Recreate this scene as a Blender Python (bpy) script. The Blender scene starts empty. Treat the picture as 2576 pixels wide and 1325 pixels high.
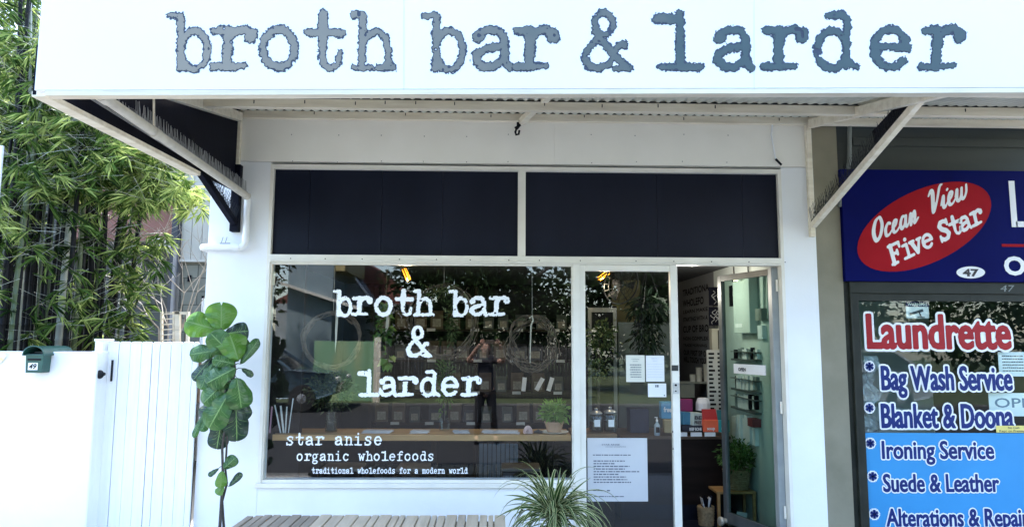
import bpy, bmesh, math, random
import numpy as np
from mathutils import Vector, Matrix, noise as mnoise

R = math.radians
random.seed(7)
rng = np.random.default_rng(11)
S = bpy.context.scene
COL = S.collection

# ------------------------------------------------------------------ camera
CAM = Vector((0.0, -5.85, 1.70))
PITCH, YAW, ROLL = R(6.28), R(1.3), 0.005
FPX, CU, CV = 1755.0, 1288.0, 662.5            # focal length and centre, in pixels of a 2576 px wide view
fwd = Vector((math.sin(YAW)*math.cos(PITCH), math.cos(YAW)*math.cos(PITCH), math.sin(PITCH)))
r0 = Vector((math.cos(YAW), -math.sin(YAW), 0.0))
u0 = r0.cross(fwd)
rgt = r0*math.cos(ROLL) + u0*math.sin(ROLL)
upv = u0*math.cos(ROLL) - r0*math.sin(ROLL)
cam_d = bpy.data.cameras.new('camera')
cam = bpy.data.objects.new('camera', cam_d)
COL.objects.link(cam)
cam.matrix_world = Matrix(((rgt.x, upv.x, -fwd.x, CAM.x), (rgt.y, upv.y, -fwd.y, CAM.y), (rgt.z, upv.z, -fwd.z, CAM.z), (0, 0, 0, 1)))
cam_d.sensor_width = 36.0
cam_d.lens = 36.0*FPX/2576.0
cam_d.clip_start = 0.02
cam_d.clip_end = 400
S.camera = cam

# ------------------------------------------------------------------ light
SUN_EL, SUN_AZ = R(60), R(-28)      # azimuth clockwise from +Y: behind the shop, to the left; the fronts stand in open shade
w = bpy.data.worlds.new('World'); S.world = w; w.use_nodes = True
nt = w.node_tree
sky = nt.nodes.new('ShaderNodeTexSky'); sky.sky_type = 'NISHITA'; sky.sun_disc = False
sky.sun_elevation = SUN_EL; sky.sun_rotation = SUN_AZ
sky.air_density = 1.0; sky.dust_density = 1.0; sky.ozone_density = 1.0
nt.links.new(sky.outputs[0], nt.nodes['Background'].inputs[0])
nt.nodes['Background'].inputs[1].default_value = 0.15
sl = bpy.data.lights.new('sun', 'SUN'); sl.energy = 3.0; sl.angle = R(3); sl.color = (1.0, 0.97, 0.92)
so = bpy.data.objects.new('sun', sl); COL.objects.link(so)
sd = Vector((math.sin(SUN_AZ)*math.cos(SUN_EL), math.cos(SUN_AZ)*math.cos(SUN_EL), math.sin(SUN_EL)))
so.rotation_euler = sd.to_track_quat('Z', 'Y').to_euler()
so.location = (0, -8, 12)
S.view_settings.view_transform = 'Standard'
S.view_settings.look = 'None'
S.view_settings.gamma = 1.0
S.view_settings.exposure = 2.95
S.cycles.max_bounces = 8
S.cycles.transparent_max_bounces = 16
S.cycles.caustics_reflective = False
S.cycles.caustics_refractive = False

# ------------------------------------------------------------------ helpers
def at(u, v, Y):
    """world point at depth plane Y seen at pixel (u, v) of the 2576 px view: used to read sizes and places off the photo"""
    d = fwd*FPX + rgt*(u-CU) + upv*(CV-v)
    return CAM + d*((Y-CAM.y)/d.y)
def X_(u, v, Y): return at(u, v, Y).x
def Z_(u, v, Y): return at(u, v, Y).z

def srgb(r, g, b):
    def f(c):
        c /= 255.0
        return c/12.92 if c <= 0.04045 else ((c+0.055)/1.055)**2.4
    return (f(r), f(g), f(b), 1.0)
MATS = {}
def mat(name, c1, c2=None, scale=6.0, rough=0.6, metal=0.0, bump=0.0, bscale=40.0, stretch=None, c3=None, spec=0.5, coat=0.0, trans=0.0, detail=6.0):
    """procedural material: base colour varied by noise, roughness variation and bump"""
    if name in MATS: return MATS[name]
    m = bpy.data.materials.new(name); m.use_nodes = True
    t = m.node_tree; b = t.nodes['Principled BSDF']
    b.inputs['Roughness'].default_value = rough
    b.inputs['Metallic'].default_value = metal
    b.inputs['Specular IOR Level'].default_value = spec
    b.inputs['Coat Weight'].default_value = coat
    b.inputs['Base Color'].default_value = c1
    tc = t.nodes.new('ShaderNodeTexCoord')
    mp = t.nodes.new('ShaderNodeMapping'); t.links.new(tc.outputs['Object'], mp.inputs[0])
    if stretch: mp.inputs['Scale'].default_value = stretch
    if c2 is not None:
        n = t.nodes.new('ShaderNodeTexNoise'); n.inputs['Scale'].default_value = scale; n.inputs['Detail'].default_value = detail
        t.links.new(mp.outputs[0], n.inputs['Vector'])
        cr = t.nodes.new('ShaderNodeValToRGB')
        cr.color_ramp.elements[0].position = 0.32; cr.color_ramp.elements[0].color = c1
        cr.color_ramp.elements[1].position = 0.68; cr.color_ramp.elements[1].color = c2
        if c3 is not None:
            e = cr.color_ramp.elements.new(0.5); e.color = c3
        t.links.new(n.outputs['Fac'], cr.inputs[0]); t.links.new(cr.outputs[0], b.inputs['Base Color'])
    if bump > 0:
        n2 = t.nodes.new('ShaderNodeTexNoise'); n2.inputs['Scale'].default_value = bscale; n2.inputs['Detail'].default_value = 5
        t.links.new(mp.outputs[0], n2.inputs['Vector'])
        bp = t.nodes.new('ShaderNodeBump'); bp.inputs['Strength'].default_value = bump; bp.inputs['Distance'].default_value = 0.01
        t.links.new(n2.outputs['Fac'], bp.inputs['Height']); t.links.new(bp.outputs[0], b.inputs['Normal'])
    if trans > 0:
        out = t.nodes['Material Output']
        tr = t.nodes.new('ShaderNodeBsdfTranslucent'); mx = t.nodes.new('ShaderNodeMixShader'); mx.inputs[0].default_value = trans
        if c2 is not None: t.links.new(cr.outputs[0], tr.inputs[0])
        else: tr.inputs[0].default_value = c1
        t.links.new(b.outputs[0], mx.inputs[1]); t.links.new(tr.outputs[0], mx.inputs[2]); t.links.new(mx.outputs[0], out.inputs[0])
    MATS[name] = m
    return m
def leaf_mat(name, dark, mid, light, trans=0.25, rough=0.45):
    """foliage: each leaf carries its own shade in the attribute 'tone'"""
    if name in MATS: return MATS[name]
    m = bpy.data.materials.new(name); m.use_nodes = True
    t = m.node_tree; b = t.nodes['Principled BSDF']; out = t.nodes['Material Output']
    b.inputs['Roughness'].default_value = rough
    b.inputs['Specular IOR Level'].default_value = 0.12
    a = t.nodes.new('ShaderNodeAttribute'); a.attribute_name = 'tone'
    cr = t.nodes.new('ShaderNodeValToRGB')
    cr.color_ramp.elements[0].color = dark; cr.color_ramp.elements[0].position = 0.05
    cr.color_ramp.elements[1].color = light; cr.color_ramp.elements[1].position = 0.97
    e = cr.color_ramp.elements.new(0.55); e.color = mid
    t.links.new(a.outputs['Fac'], cr.inputs[0]); t.links.new(cr.outputs[0], b.inputs['Base Color'])
    tr = t.nodes.new('ShaderNodeBsdfTranslucent'); t.links.new(cr.outputs[0], tr.inputs[0])
    mx = t.nodes.new('ShaderNodeMixShader'); mx.inputs[0].default_value = trans
    t.links.new(b.outputs[0], mx.inputs[1]); t.links.new(tr.outputs[0], mx.inputs[2]); t.links.new(mx.outputs[0], out.inputs[0])
    MATS[name] = m
    return m
def glass_mat(name, tint=(1, 1, 1, 1), ior=1.9, rough=0.0, extra=0.0):
    """window pane: a clear sheet that mirrors the street by Fresnel's law"""
    if name in MATS: return MATS[name]
    m = bpy.data.materials.new(name); m.use_nodes = True
    t = m.node_tree; t.nodes.remove(t.nodes['Principled BSDF']); out = t.nodes['Material Output']
    tr = t.nodes.new('ShaderNodeBsdfTransparent'); tr.inputs[0].default_value = tint
    gl = t.nodes.new('ShaderNodeBsdfGlossy'); gl.inputs['Roughness'].default_value = rough
    fr = t.nodes.new('ShaderNodeFresnel'); ge = t.nodes.new('ShaderNodeNewGeometry'); mi = t.nodes.new('ShaderNodeMix'); mi.inputs[2].default_value = ior; mi.inputs[3].default_value = 1/ior
    t.links.new(ge.outputs['Backfacing'], mi.inputs[0]); t.links.new(mi.outputs[0], fr.inputs[0])      # the same sheet from either side
    mx = t.nodes.new('ShaderNodeMixShader')
    t.links.new(fr.outputs[0], mx.inputs[0]); t.links.new(tr.outputs[0], mx.inputs[1]); t.links.new(gl.outputs[0], mx.inputs[2])
    t.links.new(mx.outputs[0], out.inputs[0])
    MATS[name] = m
    return m
def emit_mat(name, col, strength):
    if name in MATS: return MATS[name]
    m = bpy.data.materials.new(name); m.use_nodes = True
    b = m.node_tree.nodes['Principled BSDF']
    b.inputs['Base Color'].default_value = col
    b.inputs['Emission Color'].default_value = col; b.inputs['Emission Strength'].default_value = strength
    MATS[name] = m
    return m

class MB:
    """collects shapes into one mesh"""
    def __init__(s): s.v = []; s.f = []; s.m = []; s.tone = None
    def add(s, vs, fs, mi=0):
        o = len(s.v); s.v += [tuple(v) for v in vs]
        for f in fs: s.f.append(tuple(i+o for i in f)); s.m.append(mi)
        return s
    def box(s, x0, y0, z0, x1, y1, z1, mi=0):
        if x0 > x1: x0, x1 = x1, x0
        if y0 > y1: y0, y1 = y1, y0
        if z0 > z1: z0, z1 = z1, z0
        return s.add([(x0,y0,z0),(x1,y0,z0),(x1,y1,z0),(x0,y1,z0),(x0,y0,z1),(x1,y0,z1),(x1,y1,z1),(x0,y1,z1)],
              [(0,3,2,1),(4,5,6,7),(0,1,5,4),(1,2,6,5),(2,3,7,6),(3,0,4,7)], mi)
    def obox(s, c, sx, sy, sz, rot, mi=0):
        c = Vector(c); vs = []
        for z in (-1, 1):
            for x, y in ((-1,-1),(1,-1),(1,1),(-1,1)):
                vs.append(c + rot @ Vector((x*sx/2, y*sy/2, z*sz/2)))
        return s.add(vs, [(0,3,2,1),(4,5,6,7),(0,1,5,4),(1,2,6,5),(2,3,7,6),(3,0,4,7)], mi)
    def bar(s, a, b, w, h, mi=0, upd=(0,0,1)):
        """rectangular bar from a to b; w across, h along upd"""
        a = Vector(a); b = Vector(b); d = (b-a); L = d.length; d.normalize()
        x = d.cross(Vector(upd)); x = x.normalized() if x.length > 1e-6 else Vector((1,0,0)); z = x.cross(d)
        rot = Matrix((x, d, z)).transposed()
        return s.obox((a+b)/2, w, L, h, rot, mi)
    def tube(s, pts, rad, n=10, mi=0, cap=True):
        pts = [Vector(p) for p in pts]; k = len(pts)
        if not hasattr(rad, '__len__'): rad = [rad]*k
        vs = []; prev = None
        for i, p in enumerate(pts):
            d = (pts[min(i+1, k-1)] - pts[max(i-1, 0)]).normalized()
            if prev is None:
                x = d.cross(Vector((0, 0, 1)));
                if x.length < 1e-3: x = d.cross(Vector((1, 0, 0)))
            else: x = prev - d*prev.dot(d)
            x.normalize(); prev = x; y = d.cross(x)
            for j in range(n):
                a = 2*math.pi*j/n
                vs.append(p + (x*math.cos(a) + y*math.sin(a))*rad[i])
        fs = [(i*n+j, i*n+(j+1) % n, (i+1)*n+(j+1) % n, (i+1)*n+j) for i in range(k-1) for j in range(n)]
        if cap: fs += [tuple(range(n-1, -1, -1)), tuple((k-1)*n+j for j in range(n))]
        return s.add(vs, fs, mi)
    def lathe(s, prof, c, n=20, mi=0, axis=None, sx=1.0, sy=1.0):
        """profile of (r, h) turned about the vertical through c, or about axis"""
        c = Vector(c); rot = Matrix.Identity(3)
        if axis is not None: rot = Vector(axis).to_track_quat('Z', 'Y').to_matrix()
        vs = []
        for r, h in prof:
            for j in range(n):
                a = 2*math.pi*j/n
                vs.append(c + rot @ Vector((r*sx*math.cos(a), r*sy*math.sin(a), h)))
        k = len(prof)
        fs = [(i*n+j, i*n+(j+1) % n, (i+1)*n+(j+1) % n, (i+1)*n+j) for i in range(k-1) for j in range(n)]
        if prof[0][0] > 1e-5: fs.append(tuple(range(n-1, -1, -1)))
        if prof[-1][0] > 1e-5: fs.append(tuple((k-1)*n+j for j in range(n)))
        return s.add(vs, fs, mi)
    def prism(s, poly, ax, t0, t1, mi=0):
        """polygon extruded along axis 'x', 'y' or 'z' from t0 to t1; poly is in the other two axes in order"""
        def P(p, t):
            if ax == 'x': return (t, p[0], p[1])
            if ax == 'y': return (p[0], t, p[1])
            return (p[0], p[1], t)
        k = len(poly)
        vs = [P(p, t0) for p in poly] + [P(p, t1) for p in poly]
        fs = [tuple(range(k-1, -1, -1)), tuple(range(k, 2*k))] + [(i, (i+1) % k, k+(i+1) % k, k+i) for i in range(k)]
        return s.add(vs, fs, mi)
    def quad(s, a, b, c, d, mi=0): return s.add([a, b, c, d], [(0, 1, 2, 3)], mi)
    def leaves(s, P, D, N, L, W, tone, mi=0, fold=0.25):
        """P base points, D direction, N normal, L length, W width: folded four-cornered blades (numpy arrays)"""
        P = np.asarray(P, float); n = len(P)
        D = D/np.linalg.norm(D, axis=1, keepdims=True)
        sd_ = np.cross(D, N); sd_ /= (np.linalg.norm(sd_, axis=1, keepdims=True)+1e-9)
        nn = np.cross(sd_, D)
        L = np.asarray(L).reshape(-1, 1); W = np.asarray(W).reshape(-1, 1)
        mid = P + D*L*0.4
        tip = P + D*L - nn*L*0.12
        a = mid + sd_*W/2 + nn*W*fold; b = mid - sd_*W/2 + nn*W*fold
        V = np.stack([P, a, tip, b], 1).reshape(-1, 3)
        o = len(s.v); s.v += [tuple(x) for x in V]
        if s.tone is None: s.tone = {}
        for i in range(n):
            k = o+4*i
            s.f.append((k, k+1, k+2)); s.f.append((k, k+2, k+3)); s.m += [mi, mi]
        for i, t in enumerate(tone):
            for q in range(4): s.tone[o+4*i+q] = float(t)
        return s

def wloc(o):
    p = Vector((0, 0, 0))
    while o is not None: p += o.location; o = o.parent
    return p
def obj(name, mb, mats, parent=None, loc=None, smooth=None, bev=0.0):
    """link ONE mesh object; a child keeps its parent's origin, a top-level one sits at loc"""
    me = bpy.data.meshes.new(name)
    off = wloc(parent) if parent is not None else Vector(loc or (0, 0, 0))
    me.from_pydata([(v[0]-off.x, v[1]-off.y, v[2]-off.z) for v in mb.v], [], mb.f)
    if not isinstance(mats, (list, tuple)): mats = [mats]
    for m in mats: me.materials.append(m)
    if len(mats) > 1: me.polygons.foreach_set('material_index', mb.m)
    if mb.tone:
        at_ = me.attributes.new('tone', 'FLOAT', 'POINT')
        arr = np.full(len(mb.v), 0.5, dtype=np.float32)
        for k, t in mb.tone.items(): arr[k] = t
        at_.data.foreach_set('value', arr)
    me.validate()
    if smooth is not None:
        me.polygons.foreach_set('use_smooth', [True]*len(me.polygons))
        me.set_sharp_from_angle(angle=R(smooth))
    me.update()
    o = bpy.data.objects.new(name, me); COL.objects.link(o)
    if parent is not None: o.parent = parent
    else: o.location = off
    if bev > 0:
        b = o.modifiers.new('bevel', 'BEVEL'); b.width = bev; b.segments = 2; b.limit_method = 'ANGLE'; b.angle_limit = R(40)
    return o
def tag(o, label, cat, group=None, kind=None):
    if label: o['label'] = label
    if cat: o['category'] = cat
    if group: o['group'] = group
    if kind: o['kind'] = kind
    return o
def thing(name, label, cat, loc=(0, 0, 0), group=None, rz=0.0):
    o = bpy.data.objects.new(name, None); COL.objects.link(o)
    o.location = loc; o.rotation_euler = (0, 0, rz); o.empty_display_size = 0.1
    return tag(o, label, cat, group)
def copy_tree(o, parent=None):
    c = o.copy(); COL.objects.link(c); c.parent = parent
    for ch in [x for x in o.children]: copy_tree(ch, c)
    return c
def struct(name, mb, mats, loc=None, **k):
    o = obj(name, mb, mats, None, loc, **k); o['kind'] = 'structure'; return o

# ------------------------------------------------------------------ lettering: worn typewriter letters from strokes
def arc(cx, cy, rx, ry, a0, a1, r, n=14):
    out = []
    for i in range(n+1):
        a = R(a0+(a1-a0)*i/n)
        rr = r if not isinstance(r, tuple) else r[0]+(r[1]-r[0])*i/n
        out.append((cx+rx*math.cos(a), cy+ry*math.sin(a), rr))
    return out
GL = {
 'b': [[(.04,1.25,.05),(.34,1.25,.055)],[(.33,1.22,.075),(.31,.05,.08)],arc(.63,.46,.30,.45,150,-170,(.075,.06)),[(.3,.05,.06),(.55,.03,.05)]],
 'r': [[(.1,.9,.07),(.42,.91,.1)],[(.42,.9,.11),(.38,.1,.09)],[(.06,.08,.07),(.4,.08,.075),(.78,.1,.05)],[(.45,.75,.07),(.58,.9,.08),(.78,.94,.09),(.95,.84,.1)],[(.93,.78,.13),(.92,.76,.13)]],
 'o': [arc(.45,.5,.37,.43,0,360,.085,24)],
 't': [[(.43,1.27,.1),(.42,.85,.12),(.40,.3,.065),(.46,.12,.06),(.62,.05,.065),(.78,.14,.06),(.82,.42,.04)],[(.06,.86,.075),(.86,.85,.085)]],
 'h': [[(.05,1.27,.075),(.24,1.27,.085)],[(.25,1.24,.085),(.22,.08,.075)],[(.04,.06,.06),(.46,.06,.06)],[(.25,.66,.07),(.42,.82,.07),(.62,.89,.07),(.8,.74,.075),(.85,.45,.075),(.85,.1,.07)],[(.6,.06,.06),(.98,.06,.06)]],
 'a': [[(.16,.75,.13),(.17,.77,.12)],[(.14,.82,.08),(.35,.92,.085),(.62,.9,.085),(.73,.72,.085),(.75,.2,.085),(.86,.05,.07)],[(.72,.56,.08),(.35,.5,.08),(.12,.36,.09),(.1,.22,.09),(.25,.08,.085),(.48,.08,.08),(.7,.22,.07)]],
 '&': [arc(.5,1.07,.2,.25,0,360,.06,20),[(.3,.88,.065),(.68,.4,.075),(1.0,.06,.085)],[(.36,.74,.05),(.15,.5,.07),(.06,.28,.08),(.16,.09,.08),(.4,.04,.07),(.62,.13,.05),(.75,.4,.045),(.82,.58,.06),(.93,.58,.085)],[(.74,.05,.045),(1.08,.04,.05)]],
 'l': [[(.06,1.17,.1),(.5,1.17,.1)],[(.56,1.3,.08),(.56,.1,.1)],[(.15,.07,.075),(1.0,.07,.08)]],
 'd': [[(.36,1.25,.06),(.66,1.27,.07),(.77,1.16,.07),(.74,.3,.07),(.8,.16,.08),(1.0,.06,.055)],arc(.43,.47,.32,.43,20,380,.075,24),[(.7,.2,.07),(.74,.1,.08)]],
 'e': [arc(.48,.5,.37,.43,2,318,(.08,.07),22),[(.15,.55,.11),(.14,.35,.1)],[(.16,.54,.075),(.84,.52,.07)]],
 's': [[(.76,.86,.06),(.6,.93,.07),(.36,.93,.075),(.18,.76,.085),(.3,.58,.08),(.6,.48,.08),(.78,.3,.085),(.65,.1,.08),(.4,.04,.075),(.14,.12,.07)],[(.78,.92,.05),(.77,.68,.05)],[(.12,.05,.05),(.12,.3,.05)]],
 'n': [[(.04,.92,.06),(.24,.92,.07),(.24,.06,.075)],[(.05,.06,.06),(.44,.06,.06)],[(.25,.7,.07),(.45,.9,.075),(.66,.88,.08),(.77,.7,.08),(.78,.06,.075)],[(.6,.06,.06),(.97,.06,.06)]],
 'i': [[(.12,.92,.06),(.45,.92,.08),(.45,.07,.085)],[(.08,.06,.065),(.85,.06,.065)],[(.44,1.26,.1),(.45,1.27,.1)]],
 'g': [arc(.4,.6,.28,.32,0,360,.075,20),[(.66,.85,.06),(.78,.93,.06),(.9,.93,.05)],[(.25,.3,.06),(.15,.14,.07),(.3,.04,.07),(.65,.02,.07),(.82,-.12,.07),(.72,-.32,.07),(.4,-.38,.07),(.12,-.3,.07),(.1,-.12,.06),(.25,.0,.06)]],
 'c': [arc(.46,.49,.36,.43,38,322,(.09,.075),20),[(.74,.8,.11),(.75,.78,.11)]],
 'w': [[(.0,.92,.06),(.3,.92,.06)],[(.7,.92,.06),(1.0,.92,.06)],[(.14,.9,.075),(.3,.08,.075),(.5,.7,.07),(.7,.08,.075),(.86,.9,.075)]],
 'f': [[(.4,.06,.085),(.4,1.05,.085),(.52,1.24,.08),(.74,1.27,.08),(.86,1.16,.08)],[(.12,.86,.065),(.8,.86,.065)],[(.1,.06,.065),(.8,.06,.065)]],
 'm': [[(.0,.92,.06),(.13,.92,.06),(.13,.06,.065)],[(.0,.06,.055),(.28,.06,.055)],[(.14,.75,.06),(.3,.92,.065),(.46,.85,.065),(.5,.06,.065)],[(.4,.06,.05),(.62,.06,.05)],[(.52,.75,.06),(.68,.92,.065),(.84,.85,.065),(.87,.06,.065)],[(.76,.06,.055),(1.02,.06,.055)]],
 'v': [[(.0,.92,.07),(.34,.92,.07)],[(.62,.92,.06),(.94,.92,.06)],[(.16,.88,.12),(.48,.08,.1)],[(.8,.88,.06),(.5,.08,.08)]],
 'F': [[(.22,1.3,.12),(.22,.06,.12)],[(.05,1.3,.07),(.92,1.3,.07)],[(.9,1.3,.07),(.92,1.0,.06)],[(.22,.7,.07),(.66,.7,.07)],[(.66,.85,.06),(.66,.55,.06)],[(.05,.06,.07),(.5,.06,.07)]],
 'S': [[(.82,1.15,.09),(.62,1.28,.1),(.36,1.27,.11),(.2,1.05,.12),(.35,.8,.13),(.66,.6,.13),(.82,.36,.12),(.66,.1,.11),(.38,.06,.1),(.14,.22,.09)],[(.86,1.32,.06),(.86,.98,.06)],[(.12,.02,.06),(.11,.38,.06)]],
}
def vnoise(x, y, seed):
    """smooth value noise on numpy arrays, -1..1"""
    xi = np.floor(x).astype(int); yi = np.floor(y).astype(int); xf = x-xi; yf = y-yi
    def h(a, b):
        k = (a*374761393 + b*668265263 + seed*974711) & 0x7fffffff
        k = ((k ^ (k >> 13))*1274126177) & 0x7fffffff
        return ((k ^ (k >> 16)) & 0xffff)/32767.5-1
    sx = xf*xf*(3-2*xf); sy = yf*yf*(3-2*yf)
    return (h(xi, yi)*(1-sx)+h(xi+1, yi)*sx)*(1-sy)+(h(xi, yi+1)*(1-sx)+h(xi+1, yi+1)*sx)*sy
def stroke_sdf(strokes, X, Y, grow=0.0):
    d = np.full(X.shape, 9.0)
    for st in strokes:
        for (x0, y0, ra), (x1, y1, rb) in zip(st[:-1], st[1:]):
            dx, dy = x1-x0, y1-y0; L2 = dx*dx+dy*dy+1e-9
            t = np.clip(((X-x0)*dx+(Y-y0)*dy)/L2, 0, 1)
            d = np.minimum(d, np.hypot(X-x0-t*dx, Y-y0-t*dy)-(ra+(rb-ra)*t)-grow)
    return d
def march(d, xs, ys):
    """filled marching squares: 2-D points and faces where d < 0"""
    V = []; F = []
    ins = d < 0
    for j in range(len(ys)-1):
        run = None
        for i in range(len(xs)-1):
            c = (ins[j, i], ins[j, i+1], ins[j+1, i+1], ins[j+1, i])
            if all(c):
                if run is None: run = i
                continue
            if run is not None:
                k = len(V); V += [(xs[run], ys[j]), (xs[i], ys[j]), (xs[i], ys[j+1]), (xs[run], ys[j+1])]; F.append((k, k+1, k+2, k+3)); run = None
            if not any(c): continue
            co = ((i, j), (i+1, j), (i+1, j+1), (i, j+1)); pts = []
            for q in range(4):
                a, b = co[q], co[(q+1) % 4]
                da, db = d[a[1], a[0]], d[b[1], b[0]]
                if da < 0: pts.append((xs[a[0]], ys[a[1]]))
                if (da < 0) != (db < 0):
                    t = da/(da-db); pts.append((xs[a[0]]+(xs[b[0]]-xs[a[0]])*t, ys[a[1]]+(ys[b[1]]-ys[a[1]])*t))
            if len(pts) >= 3:
                k = len(V); V += pts; F.append(tuple(range(k, k+len(pts))))
        if run is not None:
            i = len(xs)-1; k = len(V); V += [(xs[run], ys[j]), (xs[i], ys[j]), (xs[i], ys[j+1]), (xs[run], ys[j+1])]; F.append((k, k+1, k+2, k+3))
    return V, F
def glyph(ch, step=0.03, wear=1.0, grow=0.0, seed=1, expand=0.0):
    g = 0.1
    xs = np.arange(-.15, 1.3+step, step); ys = np.arange(-.5 if ch in 'g' else -.12, 1.5+step, step)
    X, Y = np.meshgrid(xs, ys)
    d = stroke_sdf(GL[ch], X, Y, grow)
    if wear > 0:
        d = d + wear*(0.022*vnoise(X*21, Y*21, seed)+0.016*vnoise(X*8, Y*8, seed+5)+0.020*vnoise(X*40, Y*40, seed+9))
        h = vnoise(X*6.3, Y*6.3, seed+21)
        d = np.maximum(d, (h-0.80)*0.22)
    d = d - expand
    return march(d, xs, ys)
def put_glyph(mb, ch, O, ex, ey, sx, sy, mi=0, **k):
    V, F = glyph(ch, **k)
    O = Vector(O)
    mb.add([O + ex*(x*sx) + ey*(y*sy) for x, y in V], F, mi)

def text_mb(mb, body, O, ex, ey, height, width=None, bold=0.0, shear=0.0, mi=0, align='LEFT', lift=0.0, sp=1.0):
    """plain sans lettering as flat mesh: height = capital height, width = overall width if given"""
    cu = bpy.data.curves.new('lettering', 'FONT'); cu.body = body; cu.size = 1.0; cu.resolution_u = 3
    cu.offset = bold; cu.shear = shear; cu.space_character = sp
    o = bpy.data.objects.new('lettering', cu); COL.objects.link(o)
    dg = bpy.context.evaluated_depsgraph_get(); me = bpy.data.meshes.new_from_object(o.evaluated_get(dg))
    V = [(v.co.x, v.co.y) for v in me.vertices]; F = [tuple(p.vertices) for p in me.polygons]
    bpy.data.objects.remove(o); bpy.data.curves.remove(cu); bpy.data.meshes.remove(me)
    if not V: return
    x0 = min(v[0] for v in V)+bold; x1 = max(v[0] for v in V)-bold
    sy = height/0.73; sx = sy if width is None else width/(x1-x0)
    O = Vector(O); n = ex.cross(ey)
    off = 0.0
    if align == 'CENTER': off = -(x1-x0)*sx/2
    mb.add([O + ex*((x-x0)*sx+off) + ey*(y*sy) + n*lift for x, y in V], F, mi)
EX, EZ = Vector((1, 0, 0)), Vector((0, 0, 1))
def text_sdf(mb, body, O, ex, ey, height, width, layers, step=.022):
    """bold sans lettering: the outline of each letter grown by even margins; layers = (grow, lift, material)"""
    cu = bpy.data.curves.new('lettering', 'FONT'); cu.body = body; cu.size = 1.0; cu.resolution_u = 3
    o = bpy.data.objects.new('lettering', cu); COL.objects.link(o)
    dg = bpy.context.evaluated_depsgraph_get(); me = bpy.data.meshes.new_from_object(o.evaluated_get(dg))
    co = np.array([(v.co.x, v.co.y) for v in me.vertices]); cnt = {}
    for p in me.polygons:
        vs = list(p.vertices)
        for a, b in zip(vs, vs[1:]+vs[:1]): cnt[(min(a, b), max(a, b))] = cnt.get((min(a, b), max(a, b)), 0)+1
    bpy.data.objects.remove(o); bpy.data.curves.remove(cu); bpy.data.meshes.remove(me)
    sg = np.array([(co[a], co[b]) for (a, b), n in cnt.items() if n == 1])
    x0, x1 = co[:, 0].min(), co[:, 0].max(); sy = height/0.73; kx = (width/(x1-x0))/sy
    sg = sg.copy(); sg[:, :, 0] = (sg[:, :, 0]-x0)*kx
    O = Vector(O); n = ex.cross(ey); W = (x1-x0)*kx
    gx = np.arange(-.2, W+.2+step, step); gy = np.arange(sg[:, :, 1].min()-.2, sg[:, :, 1].max()+.2+step, step)
    D = np.zeros((len(gy), len(gx)))
    for c0 in range(0, len(gx), 40):
        xs = gx[c0:c0+40]; S_ = sg[(sg[:, :, 0].max(1) > xs[0]-.3) & (sg[:, :, 0].min(1) < xs[-1]+.3)]
        X, Y = np.meshgrid(xs, gy); d = np.full(X.shape, .3); ins = np.zeros(X.shape, bool)
        for (ax, ay), (bx, by) in S_:
            dx, dy = bx-ax, by-ay; t = np.clip(((X-ax)*dx+(Y-ay)*dy)/(dx*dx+dy*dy+1e-12), 0, 1)
            d = np.minimum(d, np.hypot(X-ax-t*dx, Y-ay-t*dy))
        for (ax, ay), (bx, by) in sg[(sg[:, :, 0].max(1) > xs[0]-.3)]:
            if ay == by: continue
            c = ((ay > Y) != (by > Y)) & (X < (bx-ax)*(Y-ay)/(by-ay)+ax); ins ^= c
        D[:, c0:c0+40] = np.where(ins, -d, d)
    for grow, lift, mi in layers:
        V, F = march(D-grow, gx, gy)
        mb.add([O + ex*(x*sy) + ey*(y*sy) + n*lift for x, y in V], F, mi)
# ------------------------------------------------------------------ materials
M_wall = mat('white_render', (.80,.81,.82,1), (.86,.87,.88,1), 2.2, .75, bump=.12, bscale=60)
M_fascia = mat('fascia_board_paint', (.88,.85,.77,1), (.92,.89,.815,1), 3, .6, bump=.05, bscale=25)
M_frame = mat('aluminium_frame_paint', (.74,.71,.63,1), (.82,.79,.71,1), 5, .4)
M_cream = mat('cream_timber', (.70,.62,.48,1), (.86,.79,.65,1), 7, .65, bump=.25, bscale=30, stretch=(.4,3,3), c3=(.80,.72,.57,1))
M_iron = mat('corrugated_iron_paint', (.56,.55,.46,1), (.70,.69,.58,1), 4, .55, bump=.1)
M_sign = mat('white_sign_board', (.86,.875,.89,1), (.90,.91,.92,1), 1.2, .5)
M_dark = mat('navy_black_paint', (.0018,.0024,.008,1), (.0032,.004,.012,1), 5, .6, bump=.1, spec=.12)
M_black = mat('black_metal', (.004,.005,.008,1), (.008,.009,.012,1), 12, .5, spec=.2)
M_transom = mat('dark_transom_panel', (.0028,.0048,.014,1), (.0085,.0115,.025,1), 1.6, .42, spec=.16, stretch=(1,1,.45), bump=.03, bscale=3)
M_pvc = mat('white_plastic_pipe', (.78,.80,.80,1), (.84,.85,.85,1), 6, .35)
M_pipe = mat('cream_painted_pipe', (.56,.52,.44,1), (.68,.64,.55,1), 14, .55, bump=.15)
M_glass = glass_mat('window_glass', (.90,.94,.94,1), 1.82)
M_gglass = glass_mat('green_door_glass', (.50,.67,.61,1), 1.5)
M_decal = mat('white_vinyl', (.84,.86,.87,1), (.88,.89,.90,1), 8, .5)
M_inkdot = mat('dark_screw', (.02,.02,.02,1), (.03,.03,.03,1), 9, .5)
M_wire = mat('thin_steel_wire', (.26,.26,.26,1), (.36,.36,.36,1), 9, .5)

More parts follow.
